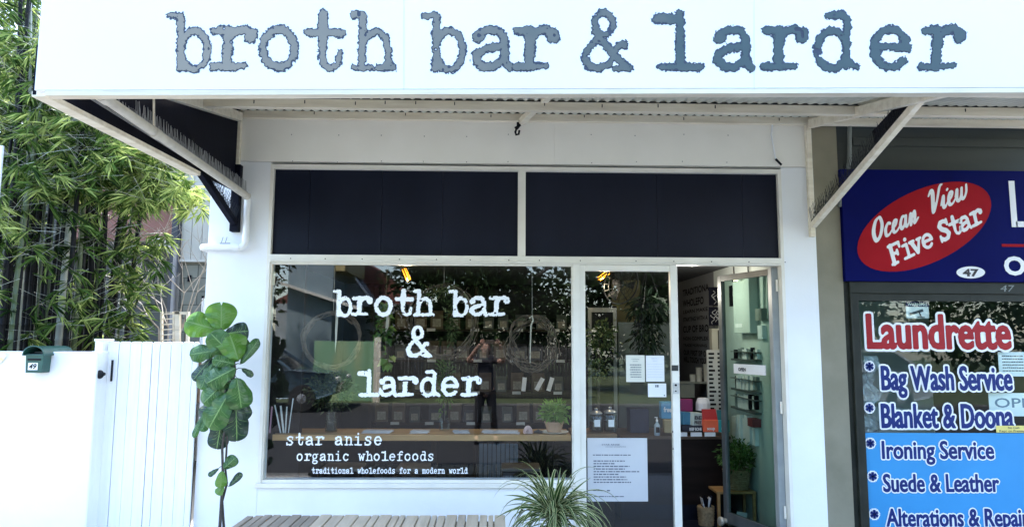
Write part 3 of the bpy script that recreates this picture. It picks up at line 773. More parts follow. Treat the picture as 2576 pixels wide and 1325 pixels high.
# letters beyond the oval
p = at(2545, 571, ys_-.002)
def rectpx(mb, u0, v0, u1, v1, y, mi=0):
    a = at((u0+u1)/2, v1, y); b = at((u0+u1)/2, v0, y); xa = X_(u0, (v0+v1)/2, y); xb = X_(u1, (v0+v1)/2, y)
    mb.quad((xa, y, a.z), (xb, y, a.z), (xb, y, b.z), (xa, y, b.z), mi)
rectpx(tl, 2541, 455, 2556, 571, ys_-.002); rectpx(tl, 2556.2, 557, 2600, 571, ys_-.002)
def ltext(mb, s, u, vbase, hpx, wpx=None, bold=0.0, y=ys_, lift=.002, mi=0, ex=EX, ez=EZ, shear=0.0, sp=1.0):
    a = at(u, vbase, y); h = at(u, vbase-hpx, y).z-a.z
    wd = None if wpx is None else at(u+wpx, vbase, y).x-a.x
    text_mb(mb, s, a, ex, ez, h, wd, bold, shear, mi, lift=lift, sp=sp)
ltext(tl, 'OP', 2529, 690, 46, 86, .035)
rd = MB(); rectpx(rd, 2520, 614, 2640, 621, ys_-.002); obj('red_rule', rd, M_red, lsign)
obj('sign_lettering', tl, M_wht, lsign)
c = MB(); ellipse(c, 2442, 685, 36, 15, R(0), ys_-.001); ov = obj('number_oval', c, M_wht, lsign)
c = MB(); ltext(c, '47', 2423, 694, 18, 38, .04, lift=.003); obj('number_lettering', c, mat('black_lettering', (.02,.012,.012,1), (.03,.02,.02,1), 9), lsign)
# window of the laundrette
wx0 = (X_(2146, 740, .0)+X_(2166, 1320, 0))/2; wxg = (X_(2164, 760, .04)+X_(2178, 1300, .04))/2
zg1 = Z_(2350, 757, .04)
c = MB(); c.box(cx1, .03, 0, wx0, .25, zsb0-.002); c.box(wx0, .01, zsb0-.10, lx1, .20, zsb0-.002)
c.box(wx0, .02, 0, wxg, .20, zsb0-.10); c.box(wxg, .03, zg1, lx1, .20, zsb0-.10)
c.box(wx0-.012, -.002, 0, wx0, .03, zsb0-.002)
lw = obj('window_frame', c, mat('dark_bronze_window_frame', (.018,.020,.015,1), (.030,.032,.025,1), 5, .5, spec=.2), lau, bev=.003)
for a in ('4', '7'): pass
c = MB(); ltext(c, '47', 2517, 733, 17, 36, .0, y=.008, lift=.001, shear=.15); obj('chalk_number', c, mat('faded_chalk', (.16,.18,.17,1), (.26,.28,.27,1), 30), lw)
gy = .045
c = MB(); c.quad((wxg, gy, .05), (lx1, gy, .05), (lx1, gy, zg1), (wxg, gy, zg1)); obj('window_pane', c, glass_mat('laundry_glass', (.88,.97,.94,1), 1.62), lw)
yb = gy-.004
M_film = mat('sky_blue_film', (.035,.26,.55,1), (.042,.29,.60,1), 2, .5, spec=.3)
zf1 = Z_(2350, 1088, yb)
c = MB(); c.quad((wxg, yb, .05), (lx1, yb, .05), (lx1, yb, zf1), (wxg, yb, zf1)); obj('blue_film', c, M_film, lw)
M_bl = mat('blue_vinyl_letters', (.006,.018,.13,1), (.009,.026,.16,1), 6, .5, spec=.25)
M_rl = mat('red_vinyl_letters', (.30,.008,.012,1), (.36,.012,.018,1), 6, .5, spec=.25)
M_ol = mat('white_vinyl_outline', (.78,.80,.82,1), (.84,.85,.86,1), 6, .5)
def decal(s, u, v, hp, wp, mf, bold=.024, out=.074):
    c = MB(); a = at(u, v, yb); text_sdf(c, s, a, EX, EZ, at(u, v-hp, yb).z-a.z, at(u+wp, v, yb).x-a.x, ((out, .002, 0), (bold, .004, 1)))
    obj('window_lettering', c, [M_ol, mf], lw)
decal('Laundrette', 2184, 874, 88, 358, M_rl, .030, .076)
for s, u, v, hp, wp in (('Bag Wash Service', 2219, 979, 62, 327), ('Blanket & Doona', 2219, 1074, 62, 330), ('Ironing Service', 2220, 1152, 46, 280),
                        ('Suede & Leather', 2223, 1235, 46, 290), ('Alterations & Repairs', 2231, 1322, 46, 372)):
    decal(s, u, v, hp, wp, M_bl)
for u, v in ((2187, 921), (2187, 1025), (2189, 1114), (2195, 1197), (2199, 1292)):
    c = MB(); p = at(u, v, yb)
    for mi, rr, ln in ((0, .022, .046), (1, .011, .036)):
        for k in range(6):
            a = R(90+60*k); d = Vector((math.cos(a), 0, math.sin(a))); q = Vector((-d.z, 0, d.x)); l = Vector((0, -.002-.002*mi, 0))
            c.add([p+l-q*rr*.55, p+l+q*rr*.55, p+l+d*ln+q*rr, p+l+d*ln-q*rr][::-1], [(0, 1, 2, 3)], mi)
    obj('asterisk', c, [M_ol, M_bl], lw)
# inside of the laundrette
M_lin = mat('laundry_wall', (.60,.70,.65,1), (.68,.78,.72,1), 2, .7)
c = MB(); c.box(wxg-.1, 2.6, 0, lx1, 2.7, 3.0); c.box(cx1-.02, .25, 0, cx1+.06, 2.6, 3.0); c.box(wxg-.1, .25, 2.5, lx1, 2.6, 2.55); c.box(wxg-.1, .25, -.02, lx1, 2.6, .02); c.box(lx1, .0, 0, lx1+.1, 2.7, 3.5)
obj('interior_wall', c, M_lin, lau)
# paper notices inside the laundrette window
M_paper = mat('white_paper', (.74,.76,.78,1), (.8,.82,.84,1), 4, .7)
M_ink = mat('printed_ink', (.03,.035,.05,1), (.06,.065,.08,1), 20, .7)
def notice(name, label, cat, u0, v0, u1, v1, Y, lines=(), ink=None, paper=None, seed=3, group=None, hdr=()):
    """a sheet of paper with printed lines; lines = (v0, v1, left, right) fractions of the sheet"""
    a = at(u0, v1, Y); b = at(u1, v0, Y); xa = (a.x+X_(u0, v0, Y))/2; xb = (b.x+X_(u1, v1, Y))/2
    t = thing(name, label, cat, ((xa+xb)/2, Y, a.z), group)
    m = MB(); m.box(xa, Y-.0008, a.z, xb, Y+.0008, b.z); obj('sheet', m, paper or M_paper, t)
    m = MB(); rr = random.Random(seed); W, H = xb-xa, b.z-a.z
    for (f0, f1, l, r) in lines:
        x = l
        while x < r-.01:
            wl = min(rr.uniform(.02, .09), r-x); m.quad((xa+W*x, Y-.0018, b.z-H*f1), (xa+W*(x+wl), Y-.0018, b.z-H*f1), (xa+W*(x+wl), Y-.0018, b.z-H*f0), (xa+W*x, Y-.0018, b.z-H*f0))
            x += wl+.012
    for (s, f, l, hh, wd) in hdr: text_mb(m, s, (xa+W*l, Y-.0018, b.z-H*f), EX, EZ, H*hh, W*wd if wd else None, .01)
    if m.v: obj('print', m, ink or M_ink, t)
    return t
notice('paper_notice', 'white printed notice behind the laundrette glass above the OPEN board', 'notice', 2512, 885, 2590, 946, .10, [(.15+.12*i, .19+.12*i, .12, .8) for i in range(6)])
notice('open_board', 'white board with blue outlined OPE letters inside the laundrette window', 'sign', 2488, 988, 2600, 1046, .12, (), mat('grey_blue_ink', (.10,.16,.25,1), (.13,.2,.3,1), 9), hdr=[('OPE', .62, .13, .42, .8)])
notice('sticker', 'small yellow sticker under the OPE board on laundrette glass', 'sticker', 2506, 1070, 2600, 1087, .030, (), None, mat('yellow_sticker', (.72,.60,.16,1), (.78,.66,.2,1), 9), hdr=[('No Cash', .45, .32, .34, .3), ('Kept on Premises', .92, .08, .34, .75)])
wn = notice('camera_warning_sign', 'small WARNING sign with a surveillance camera picture behind the laundrette glass', 'sign', 2279, 758, 2336, 800, .10, [])
m = MB(); a = at(2279, 771, .096); b = at(2336, 758, .096); m.quad((a.x, .096, a.z), (b.x, .096, a.z), (b.x, .096, b.z), (a.x, .096, b.z)); obj('warning_band', m, M_blue, wn)
m = MB(); ltext(m, 'WARNING', 2283, 769, 8, 49, .02, y=.096, lift=.002); obj('warning_lettering', m, M_wht, wn)
m = MB(); p0 = at(2289, 790, .096); p1 = at(2322, 780, .096); m.bar(p0, p1, .002, .022); m.bar(at(2312, 784, .096), at(2318, 797, .096), .002, .010); m.bar(at(2308, 797, .096), at(2326, 798, .096), .002, .008); obj('camera_picture', m, M_ink, wn)
m = MB()
M_mach = mat('washing_machine_enamel', (.5,.54,.53,1), (.58,.62,.6,1), 4, .35)
for i, (xx, hz_) in enumerate(((3.35, 1.0), (4.15, 1.0))):
    t = thing('washing_machine', ('white front loader washing machine near the laundrette pillar', 'white front loader washing machine further along the laundrette')[i], 'washing machine', (xx, 2.1, .02), 'washing machines in the laundrette')
    m = MB(); m.box(xx-.32, 1.8, .02, xx+.32, 2.4, hz_); obj('cabinet', m, M_mach, t, bev=.01)
    m = MB(); m.lathe([(.2, 0), (.2, .02), (.16, .04), (.15, .02), (0, .0)], (xx, 1.798, .5), 24, axis=(0, -1, 0)); obj('door', m, mat('grey_machine_door', (.15,.17,.18,1), (.2,.22,.23,1), 6, .3), t, smooth=40)

# crumpled clear plastic hanging in the laundrette window
random.seed(3)
c = MB(); nu, nv = 12, 30; vs = []
for j in range(nv+1):
    for i in range(nu+1):
        u = 2170+(2214-2170)*i/nu*(.75+.25*math.sin(j*.5)); v = 895+190*j/nv; q = at(u, v, .12)
        vs.append(q + Vector((0, .05*mnoise.noise(Vector((i*.55, j*.33, 2))) + .012*random.gauss(0, 1), 0)))
c.add(vs, [(j*(nu+1)+i, (j+1)*(nu+1)+i, (j+1)*(nu+1)+i+1, j*(nu+1)+i+1) for j in range(nv) for i in range(nu)])
o = obj('plastic_cover', c, mat('crumpled_plastic', (.35,.40,.42,1), (.55,.6,.62,1), 10, .2, spec=.8), None, at(2190, 1000, .12), smooth=25); tag(o, 'crumpled silvery plastic cover hanging at the left of the laundrette window', 'plastic sheet')
# ------------------------------------------------------------------ left side: garden wall, gate, letterbox
M_gate = mat('white_gate_paint', (.80,.815,.82,1), (.86,.87,.875,1), 5, .5, bump=.08, bscale=20, stretch=(6,1,.6))
YW = -.20
zw = Z_(110, 884, YW)
xw1 = X_(232, 1100, YW)
c = MB(); c.box(-9, YW, 0, xw1, YW+.16, zw)
gw = obj('garden_wall', c, M_wall, None, ((xw1-4)/2-2, YW, 0), bev=.012)
tag(gw, 'low white rendered garden wall carrying the green letterbox', 'wall')
ge0, ge1 = (X_(264, 900, -.05)+X_(254, 1200, -.05))/2, xL-.01
zg = Z_(400, 859, -.05)
gate = thing('gate', 'white gate of upright boards with a black knob, between garden wall and shop', 'gate', ((ge0+ge1)/2, -.04, 0))
c = MB(); us = [264, 296, 328, 359, 389, 411, 442, 472, 503, 518]; xs = [ge0+(X_(u, 860, -.05)-X_(264, 860, -.05))*((ge1-ge0)/(X_(518, 860, -.05)-X_(264, 860, -.05))) for u in us]
gaps = [.002, .005, .002, .002, .006, .004, .003, .002, .002, 0]
for i in range(9):
    a, b = xs[i]+gaps[i]/2, xs[i+1]-gaps[i+1]/2
    c.prism([(a, .03), (b, .03), (b, zg-.012), (b-.012, zg), (a+.012, zg), (a, zg-.012)], 'y', -.05, -.03)
obj('boards', c, M_gate, gate, bev=.002)
c = MB()
for z in (.3, 1.3): c.box(ge0+.02, -.028, z-.04, ge1-.02, .0, z+.04)
c.box(ge0+.01, .002, .05, ge1-.01, .008, zg-.03, 1)
obj('rails', c, [M_gate, M_dark], gate)
c = MB(); kp = at(252, 941, -.16); c.lathe([(.014, -.04), (.014, .0), (.028, .006), (.035, .022), (.029, .038), (0, .044)], (kp.x, -.145, kp.z), 20, axis=(0, -1, 0))
c.box(kp.x+.028, -.062, kp.z-.06, kp.x+.040, -.05, kp.z+.11)
obj('gate_knob', c, M_black, gate, smooth=40)
gx0 = X_(246, 900, -.08); gx1 = ge0-.008
c = MB(); c.box(gx0-.02, -.10, 0, gx1, .05, Z_(255, 858, -.08)); c.box(gx0-.026, -.107, Z_(255, 858, -.08), gx1+.004, .056, Z_(255, 853, -.08)+.004)
c.box(xw1+.001, -.14, 0, gx0-.021, .0, zw+.004)
gp = obj('gate_post', c, M_wall, None, (gx0, -.05, 0), bev=.006); tag(gp, 'white square gate post at the end of the garden wall', 'post')

# letterbox set into the wall top
M_lgreen = mat('green_letterbox_enamel', srgb(28,70,62), srgb(40,88,78), 9, .4, bump=.08, bscale=60)
Yb = YW-.10
lb0, lb1 = at(62, 937, Yb), at(112, 890, Yb)
lbz0, lbz1 = lb0.z, lb1.z; lbx0, lbx1 = at(64, 900, Yb).x, at(110, 900, Yb).x
lxc = (lbx0+lbx1)/2; hw = (lbx1-lbx0)/2
lb = thing('letterbox', 'green metal letterbox with barrel lid and the number 49 on the white wall', 'letterbox', (lxc, Yb, lbz0))
c = MB(); c.prism([(lxc-hw*.88, lbz0), (lxc+hw*.88, lbz0), (lxc+hw, lbz1), (lxc-hw, lbz1)], 'y', Yb, YW-.001)
c.box(lxc-hw*.8, Yb-.004, lbz0+.004, lxc+hw*.8, Yb, lbz0+.012); c.box(lxc-hw*.95, Yb-.006, lbz1-.016, lxc+hw*.95, Yb, lbz1-.004)
obj('body', c, M_lgreen, lb, bev=.003)
c = MB(); sl0 = at(65, 906, Yb); c.box(lxc-hw*.72, Yb-.005, Z_(80, 906, Yb), lxc+hw*.72, Yb-.001, Z_(80, 901, Yb)); obj('slot', c, M_black, lb)
c = MB(); c.box(lxc-hw*.62, Yb-.003, Z_(80, 930, Yb), lxc+hw*.42, Yb-.0008, Z_(80, 912, Yb)); npl = obj('number_plate', c, M_decal, lb)
c = MB(); a = at(72, 927, Yb-.004); text_mb(c, '49', (lxc-hw*.50, Yb-.004, a.z), EX, EZ, .040, hw*.80, .03, .25, lift=.0004); obj('number_lettering', c, M_black, npl)
c = MB(); n = 14; rl_ = hw*1.12; Yl0, Yl1 = Yb-.02, YW+.26; zb = lbz1
for r_, flip in ((rl_, 0), (rl_-.006, 1)):
    vs = []
    for y in (Yl0, Yl1):
        for i in range(n+1):
            a = math.pi*i/n; vs.append((lxc+r_*math.cos(a), y, zb+r_*.78*math.sin(a)))
    fs = [(i, i+1, n+2+i, n+1+i) for i in range(n)]
    c.add(vs, [f[::-1] for f in fs] if flip else fs)
vs = [(lxc+rl_*math.cos(math.pi*i/n), Yl1, zb+rl_*.78*math.sin(math.pi*i/n)) for i in range(n+1)]; c.add(vs, [tuple(range(n+1))])
c.tube([(lxc+rl_*math.cos(math.pi*i/n), Yl0, zb+rl_*.78*math.sin(math.pi*i/n)) for i in range(n+1)], .004, 6)
c.box(lxc-rl_-.006, Yl0, zb-.012, lxc-rl_+.002, Yl1, zb+.004); c.box(lxc+rl_-.002, Yl0, zb-.012, lxc+rl_+.006, Yl1, zb+.004)
obj('lid', c, M_lgreen, lb, smooth=50)
c = MB(); c.box(lxc-hw, Yb+.05, zb-.01, lxc+hw, Yb+.06, zb+.01); c.box(lxc-hw*.9, YW+.01, zb-.002, lxc+hw*.9, Yl1-.01, zb+.002); obj('inner_tray', c, M_black, lb)
# leaflet lying over the wall's corner
c = MB(); pts = [(-16, 884), (8, 886), (18, 893), (6, 908), (-4, 918), (-18, 922)]
vs = [at(u, v, YW-.025+.004*i) for i, (u, v) in enumerate(pts)]; c.add(vs[::-1], [(0, 1, 2, 3, 4, 5)])
vs2 = [v+Vector((0, .003, 0)) for v in vs]; c.add(vs2, [(0, 1, 2, 3, 4, 5)])
fy = obj('leaflet', c, mat('yellow_cream_print', (.75,.62,.25,1), (.82,.80,.72,1), 22, .6), None, vs[0]); tag(fy, 'crumpled yellow and cream leaflet draped over the white wall top', 'leaflet')
# edge of a white street sign at the far left
c = MB(); a = at(-110, 540, -1.6); b = at(6.5, 366, -1.6); c.box(a.x, -1.6, a.z, b.x, -1.585, b.z)
ss = thing('street_sign', 'white street sign plate whose edge shows before the bamboo', 'sign', ((a.x+b.x)/2, -1.58, 0)); obj('plate', c, M_decal, ss)
c = MB(); c.tube([((a.x+b.x)/2, -1.55, 0), ((a.x+b.x)/2, -1.55, b.z+.02)], .03, 12); obj('pole', c, mat('galvanised_pole', (.35,.36,.37,1), (.45,.46,.46,1), 9, .5, metal=.4), ss, smooth=40)

# ------------------------------------------------------------------ garden bed and bamboo
g = MB(); g.box(-12, YW+.165, 1.0, gx0-.05, 4.4, zw-.02); struct('garden_bed', g, mat('dark_soil', (.05,.032,.02,1), (.11,.075,.05,1), 20, .95, bump=.5, bscale=60), (-6, 2, 1))
M_bam = leaf_mat('bamboo_leaf', (.008,.024,.006,1), (.085,.165,.032,1), (.56,.64,.22,1), .42, .5)
M_culmd = mat('black_bamboo_culm', (.004,.0045,.007,1), (.014,.014,.013,1), 14, .5, stretch=(2,2,.5), spec=.15)
M_culmp = mat('pale_bamboo_culm', (.28,.30,.24,1), (.42,.43,.36,1), 10, .45, stretch=(2,2,.5))
M_culmg = mat('green_bamboo_culm', (.06,.09,.035,1), (.12,.15,.07,1), 10, .4, stretch=(2,2,.5))
def fan(P, D, N, T, L, W, p, out, nl, l0, l1, tone, droop=.45):
    """one spray of narrow leaves at p pointing along out"""
    for i in range(nl):
        a = random.gauss(0, .55); b = random.gauss(0, .35)
        d = Vector(out); side = d.cross(Vector((0, 0, 1)))
        side = side.normalized() if side.length > .01 else Vector((1, 0, 0))
        d = (d.normalized() + side*a + Vector((0, 0, b-droop*random.uniform(.5, 1.4)))).normalized()
        P.append(p + d*random.uniform(-.03, .05)); D.append(d)
        N.append(Vector((random.gauss(0, .5), random.gauss(-.3, .5), 1)).normalized())
        ln = random.uniform(l0, l1); L.append(ln); W.append(ln*random.uniform(.075, .11)); T.append(min(1, max(0, tone+random.gauss(0, .22))))
def bamboo(label, cx_, cy_, culms, sprays, nl=9, l=(.11, .235), foliage_mat=M_bam):
    """culms: (dx, dy, lean_x, lean_y, height, radius, material); sprays: list of (point, direction, tone, leaves)"""
    t = thing('bamboo_clump', label, 'bamboo', (cx_, cy_, zw-.02), 'bamboo behind the garden wall')
    for (dx, dy, kx, ky, h, r, m) in culms:
        b = MB(); pts = []; rad = []
        n = int(h/.14)
        for i in range(n+1):
            s = i/n; z = zw-.05+h*s
            p = Vector((cx_+dx+kx*s*s, cy_+dy+ky*s*s, z))
            rr = r*(1-.65*s)
            pts += [p-Vector((0, 0, .010)), p, p+Vector((0, 0, .010))]; rad += [rr, rr*1.14, rr]
        b.tube(pts, rad, 8)
        # bare side twigs
        for i in range(int(h*2.2)):
            s = random.uniform(.08, .85); p = Vector((cx_+dx+kx*s*s, cy_+dy+ky*s*s, zw-.05+h*s)); a = random.uniform(0, 2*math.pi)
            d = Vector((math.cos(a), math.sin(a), random.uniform(.2, 1.1))).normalized()*random.uniform(.25, .6)
            b.tube([p, p+d*.5, p+d+Vector((0, 0, -.05))], [.0035, .0025, .0012], 4, cap=False)
        obj('culm', b, m, t, smooth=50)
    P, D, N, T, L, W = [], [], [], [], [], []
    tw = MB()
    for (p, d, tone, k) in sprays:
        fan(P, D, N, T, L, W, p, d, k, l[0], l[1], tone)
        tw.tube([p-Vector(d).normalized()*random.uniform(.15, .4)+Vector((0, 0, random.uniform(-.05, .1))), p], [.002, .001], 3, cap=False)
    f = MB(); f.leaves(np.array([tuple(x) for x in P]), np.array([tuple(x) for x in D]), np.array([tuple(x) for x in N]), L, W, T)
    obj('foliage', f, foliage_mat, t)
    obj('twigs', tw, M_culmp, t)
    return t
def sprays_in(poly, n, y0, y1, tone, dens_top=0, k=(6, 11), up=.1):
    """sprays whose places fill a region of the garden (given by its outline as seen from the street) between two depths"""
    us = [p[0] for p in poly]; vs_ = [p[1] for p in poly]; out = []
    def inside(u, v):
        c_ = False; j = len(poly)-1
        for i in range(len(poly)):
            (a, b), (c2, d2) = poly[i], poly[j]
            if (b > v) != (d2 > v) and u < (c2-a)*(v-b)/(d2-b)+a: c_ = not c_
            j = i
        return c_
    while len(out) < n:
        u = random.uniform(min(us), max(us)); v = random.uniform(min(vs_), max(vs_))
        if not inside(u, v): continue
        y = random.uniform(y0, y1); p = at(u, v, y); a = random.uniform(0, 2*math.pi)
        cl = mnoise.noise(Vector((u*.012, v*.012, y*1.3)))
        if cl < -.22 and random.random() < .75: continue
        out.append((p, Vector((math.cos(a), math.sin(a)*.8-.15, random.uniform(-.5, up))), tone+cl*.45+random.gauss(0, .06), random.randint(*k)))
    return out
D_, G_, P_ = M_culmd, M_culmg, M_culmp
def culmset(us, y, mats_, spread=.25):
    out = []
    x0 = at(us[0], 850, y).x
    for i, u in enumerate(us):
        yy = random.uniform(-spread, spread)
        out.append((at(u, 850, y+yy).x-x0, yy, random.uniform(-.15, .5), random.uniform(-.5, .1), random.uniform(4.0, 5.6), random.uniform(.014, .036), mats_[i % len(mats_)]))
    return x0, out
random.seed(21)
x0, cs = culmset([-25, -8, 2, 12, 22, 30, 37, 45, 57, 66], 1.0, [D_, G_, D_, D_, D_, G_, D_, P_, D_, D_])
sp = sprays_in([(-200, -200), (100, -200), (100, 430), (60, 620), (-200, 640)], 700, .4, 1.9, .50) + sprays_in([(-200, -200), (130, -200), (130, 300), (-200, 300)], 330, 1.6, 2.8, .45) + sprays_in([(-120, 600), (90, 600), (90, 870), (-120, 870)], 55, .5, 1.4, .42) + sprays_in([(-120, 380), (110, 380), (90, 700), (-120, 700)], 60, .3, 1.2, .5)
bamboo('bamboo clump with one white culm beside the letterbox lid', x0, 1.0, cs, sp)
x0, cs = culmset([72, 80, 88, 97, 105, 112, 120, 131, 140, 148, 157, 166], 1.3, [D_, D_, G_, D_, D_, G_, D_, D_, D_, P_, D_, D_])
sp = sprays_in([(60, 80), (300, 240), (330, 420), (200, 500), (60, 480)], 600, .5, 2.0, .52) + sprays_in([(60, 480), (210, 480), (210, 860), (60, 860)], 62, .7, 1.7, .42)
bamboo('bamboo clump with a pale culm standing upright behind the letterbox', x0, 1.3, cs, sp)
x0, cs = culmset([180, 187, 194, 203, 210, 218, 226, 233, 241, 252], 1.7, [D_, G_, D_, D_, D_, D_, D_, G_, D_, D_], .3)
sp = sprays_in([(180, 200), (420, 320), (430, 440), (330, 520), (180, 490)], 560, .9, 2.4, .56) + sprays_in([(190, 490), (340, 500), (330, 700), (300, 860), (190, 860)], 66, 1.0, 2.2, .46)
bamboo('thick stand of black bamboo culms left of the gate post', x0, 1.7, cs, sp)
x0, cs = culmset([268, 280, 296, 318], 2.1, [D_, D_, G_, D_], .2)
cs = [(a, b, .75, -.3, 4.6, r, m) for (a, b, kx, ky, h, r, m) in cs]
sp = sprays_in([(320, 300), (470, 400), (505, 470), (400, 520), (320, 500)], 270, .9, 2.2, .64) + sprays_in([(330, 500), (410, 480), (420, 600), (360, 860), (280, 860)], 105, 1.3, 2.3, .52) + sprays_in([(455, 480), (515, 470), (520, 540), (480, 545)], 22, 1.0, 1.6, .72)
bamboo('leaning bamboo clump with yellow green sprays over the gate', x0, 2.1, cs, sp)
random.seed(5)

# ------------------------------------------------------------------ neighbouring house behind the gate
M_sid = mat('grey_siding_board', (.36,.36,.325,1), (.43,.43,.39,1), 3, .7, bump=.1)
def brickmat(name, c1, c2, mort, sx, sy, bump=.4):
    m = bpy.data.materials.new(name); m.use_nodes = True; t = m.node_tree; b = t.nodes['Principled BSDF']; b.inputs['Roughness'].default_value = .85
    tc = t.nodes.new('ShaderNodeTexCoord'); sp = t.nodes.new('ShaderNodeSeparateXYZ'); cb = t.nodes.new('ShaderNodeCombineXYZ'); ad = t.nodes.new('ShaderNodeMath'); ad.operation = 'ADD'
    t.links.new(tc.outputs['Object'], sp.inputs[0]); t.links.new(sp.outputs[0], ad.inputs[0]); t.links.new(sp.outputs[1], ad.inputs[1]); t.links.new(ad.outputs[0], cb.inputs[0]); t.links.new(sp.outputs[2], cb.inputs[1])
    br = t.nodes.new('ShaderNodeTexBrick'); br.inputs['Scale'].default_value = 1.0; br.inputs['Brick Width'].default_value = sx; br.inputs['Row Height'].default_value = sy; br.inputs['Mortar Size'].default_value = .008
    br.inputs['Color1'].default_value = c1; br.inputs['Color2'].default_value = c2; br.inputs['Mortar'].default_value = mort
    t.links.new(cb.outputs[0], br.inputs['Vector']); t.links.new(br.outputs[0], b.inputs['Base Color'])
    bp = t.nodes.new('ShaderNodeBump'); bp.inputs['Strength'].default_value = bump; bp.inputs['Distance'].default_value = .01; t.links.new(br.outputs['Fac'], bp.inputs['Height']); bp.invert = True; t.links.new(bp.outputs[0], b.inputs['Normal'])
    return m
M_blk = brickmat('grey_blockwork', (.15,.16,.135,1), (.20,.21,.18,1), (.08,.085,.075,1), .40, .20)
M_blkd = brickmat('dark_blockwork', (.045,.05,.048,1), (.065,.07,.066,1), (.03,.03,.03,1), .40, .20)
YH = 4.6
hx0 = X_(456, 600, YH); hz1 = Z_(485, 652, YH)
nh = thing('neighbour_house', 'grey boarded house on a blockwork base behind the gate', 'house', (hx0+1.5, YH, 0))
c = MB()
for i in range(16): c.box(hx0+i*.155, YH, hz1, hx0+i*.155+.148, YH+.03, 5.2)
c.box(hx0, YH+.03, hz1, hx0+2.5, YH+.2, 5.2); obj('siding', c, M_sid, nh, bev=.002)
c = MB(); c.box(hx0+.03, YH+.04, 0, hx0+2.5, YH+.25, hz1); obj('block_base', c, M_blk, nh)
c = MB(); c.box(hx0-.01, YH-.02, hz1-.04, hx0+2.5, YH+.04, hz1); obj('sill_board', c, mat('pale_trim', (.42,.42,.39,1), (.5,.5,.46,1), 5, .6), nh)
c = MB(); a = at(472, 708, YH+.03); b = at(481, 692, YH+.03); c.box(a.x, YH+.02, a.z, b.x, YH+.045, b.z)
for k in range(3): c.box(a.x+.006, YH+.015, a.z+.012+k*.03, b.x-.006, YH+.02, a.z+.024+k*.03)
obj('air_vent', c, M_dark, nh)
c = MB(); c.box(X_(440, 500, YH), YH-.05, 0, hx0-.035, YH+.1, 4.9); c.box(hx0-.03, YH-.04, hz1-.2, hx0-.005, YH+.05, 4.9); obj('corner_post', c, mat('dark_slate_trim', (.02,.024,.04,1), (.035,.04,.055,1), 6, .5), nh)
c = MB(); a = at(352, 600, YH+.5); b = at(440, 430, YH+.5); c.box(a.x-1.0, YH+.5, at(380, 606, YH+.5).z, b.x, YH+.6, 4.9); obj('red_panel', c, mat('red_brown_cladding', (.17,.075,.06,1), (.24,.11,.085,1), 3, .7), nh)
c = MB(); c.bar(at(395, 600, YH+.3), at(456, 648, YH+.2), .2, .06); obj('sloping_sill', c, M_sid, nh)
c = MB(); c.box(-12, YH+1.2, 0, hx0, YH+1.4, 4.9); obj('rear_wall', c, M_blkd, nh)
c = MB(); c.box(X_(436, 700, YH-.3)-.02, YH-.3, 0, X_(436, 700, YH-.3)+.02, YH-.26, Z_(436, 613, YH-.3)); obj('thin_post', c, mat('grey_post', (.20,.20,.22,1), (.28,.28,.29,1), 6, .6), nh)
c = MB(); c.box(X_(505, 780, YH-.3), YH-.3, 0, X_(517, 780, YH-.3), YH-.28, Z_(510, 744, YH-.3)); obj('dark_screen', c, M_dark, nh)
c = MB()
for u in (506.5, 511, 515): c.box(X_(u, 800, YH-.32)-.008, YH-.32, 0, X_(u, 800, YH-.32)+.008, YH-.305, Z_(u, 750, YH-.32))
obj('screen_bars', c, M_decal, nh)
# things leaning behind the gate
Yk = 1.9
sk = thing('slatted_rack', 'pale slatted rack standing behind the gate', 'rack', (X_(420, 850, Yk), Yk, 1.0))
c = MB()
for u in (406, 437): c.bar(at(u, 990, Yk), at(u+1, 784, Yk), .022, .03, upd=(0, 1, 0))
obj('uprights', c, M_cream, sk)
c = MB()
for k in range(12): c.bar(at(406, 790+k*13, Yk-.01), at(438, 788+k*13, Yk-.01), .03, .012)
obj('slats', c, M_cream, sk)
of = thing('old_window_frame', 'cream wooden window frame leaning behind the gate beside the rack', 'window frame', (X_(458, 850, Yk), Yk, 1.0))
c = MB(); c.bar(at(449, 990, Yk), at(447, 784, Yk), .05, .04, upd=(0, 1, 0)); c.bar(at(471, 990, Yk), at(473, 784, Yk), .025, .04, upd=(0, 1, 0)); c.bar(at(440, 786, Yk), at(476, 788, Yk), .04, .03)
obj('frame', c, M_cream, of)
c = MB(); a = at(455, 990, Yk+.03); b = at(470, 792, Yk+.03); c.box(a.x, Yk+.03, a.z, b.x, Yk+.04, b.z); obj('mesh', c, mat('dark_flyscreen', (.05,.045,.04,1), (.08,.07,.065,1), 20, .7), of)
# bare shrub
bs = thing('bare_shrub', 'leafless grey shrub with thin forked branches behind the gate', 'shrub', (X_(428, 850, 2.4), 2.4, 1.0))
c = MB(); random.seed(12)
def twig(p, d, ln, r, dep):
    q = p + d*ln; mid = p.lerp(q, .5)+Vector((random.gauss(0, .02), random.gauss(0, .02), 0))
    c.tube([p, mid, q], [r, r*.85, r*.7], 5, cap=False)
    if dep > 0:
        for _ in range(random.choice((2, 2, 3))):
            dd = (d + Vector((random.gauss(0, .45), random.gauss(0, .4), random.uniform(-.05, .35)))).normalized()
            twig(q, dd, ln*random.uniform(.6, .9), r*.66, dep-1)
for u, lx_ in ((412, -.15), (421, -.05), (436, .08), (447, .15)):
    twig(at(u, 960, 2.4), Vector((lx_, random.uniform(-.1, .1), 1)).normalized(), .62, .012, 4)
obj('branches', c, mat('pale_bark', (.22,.20,.17,1), (.36,.33,.29,1), 15, .8), bs)

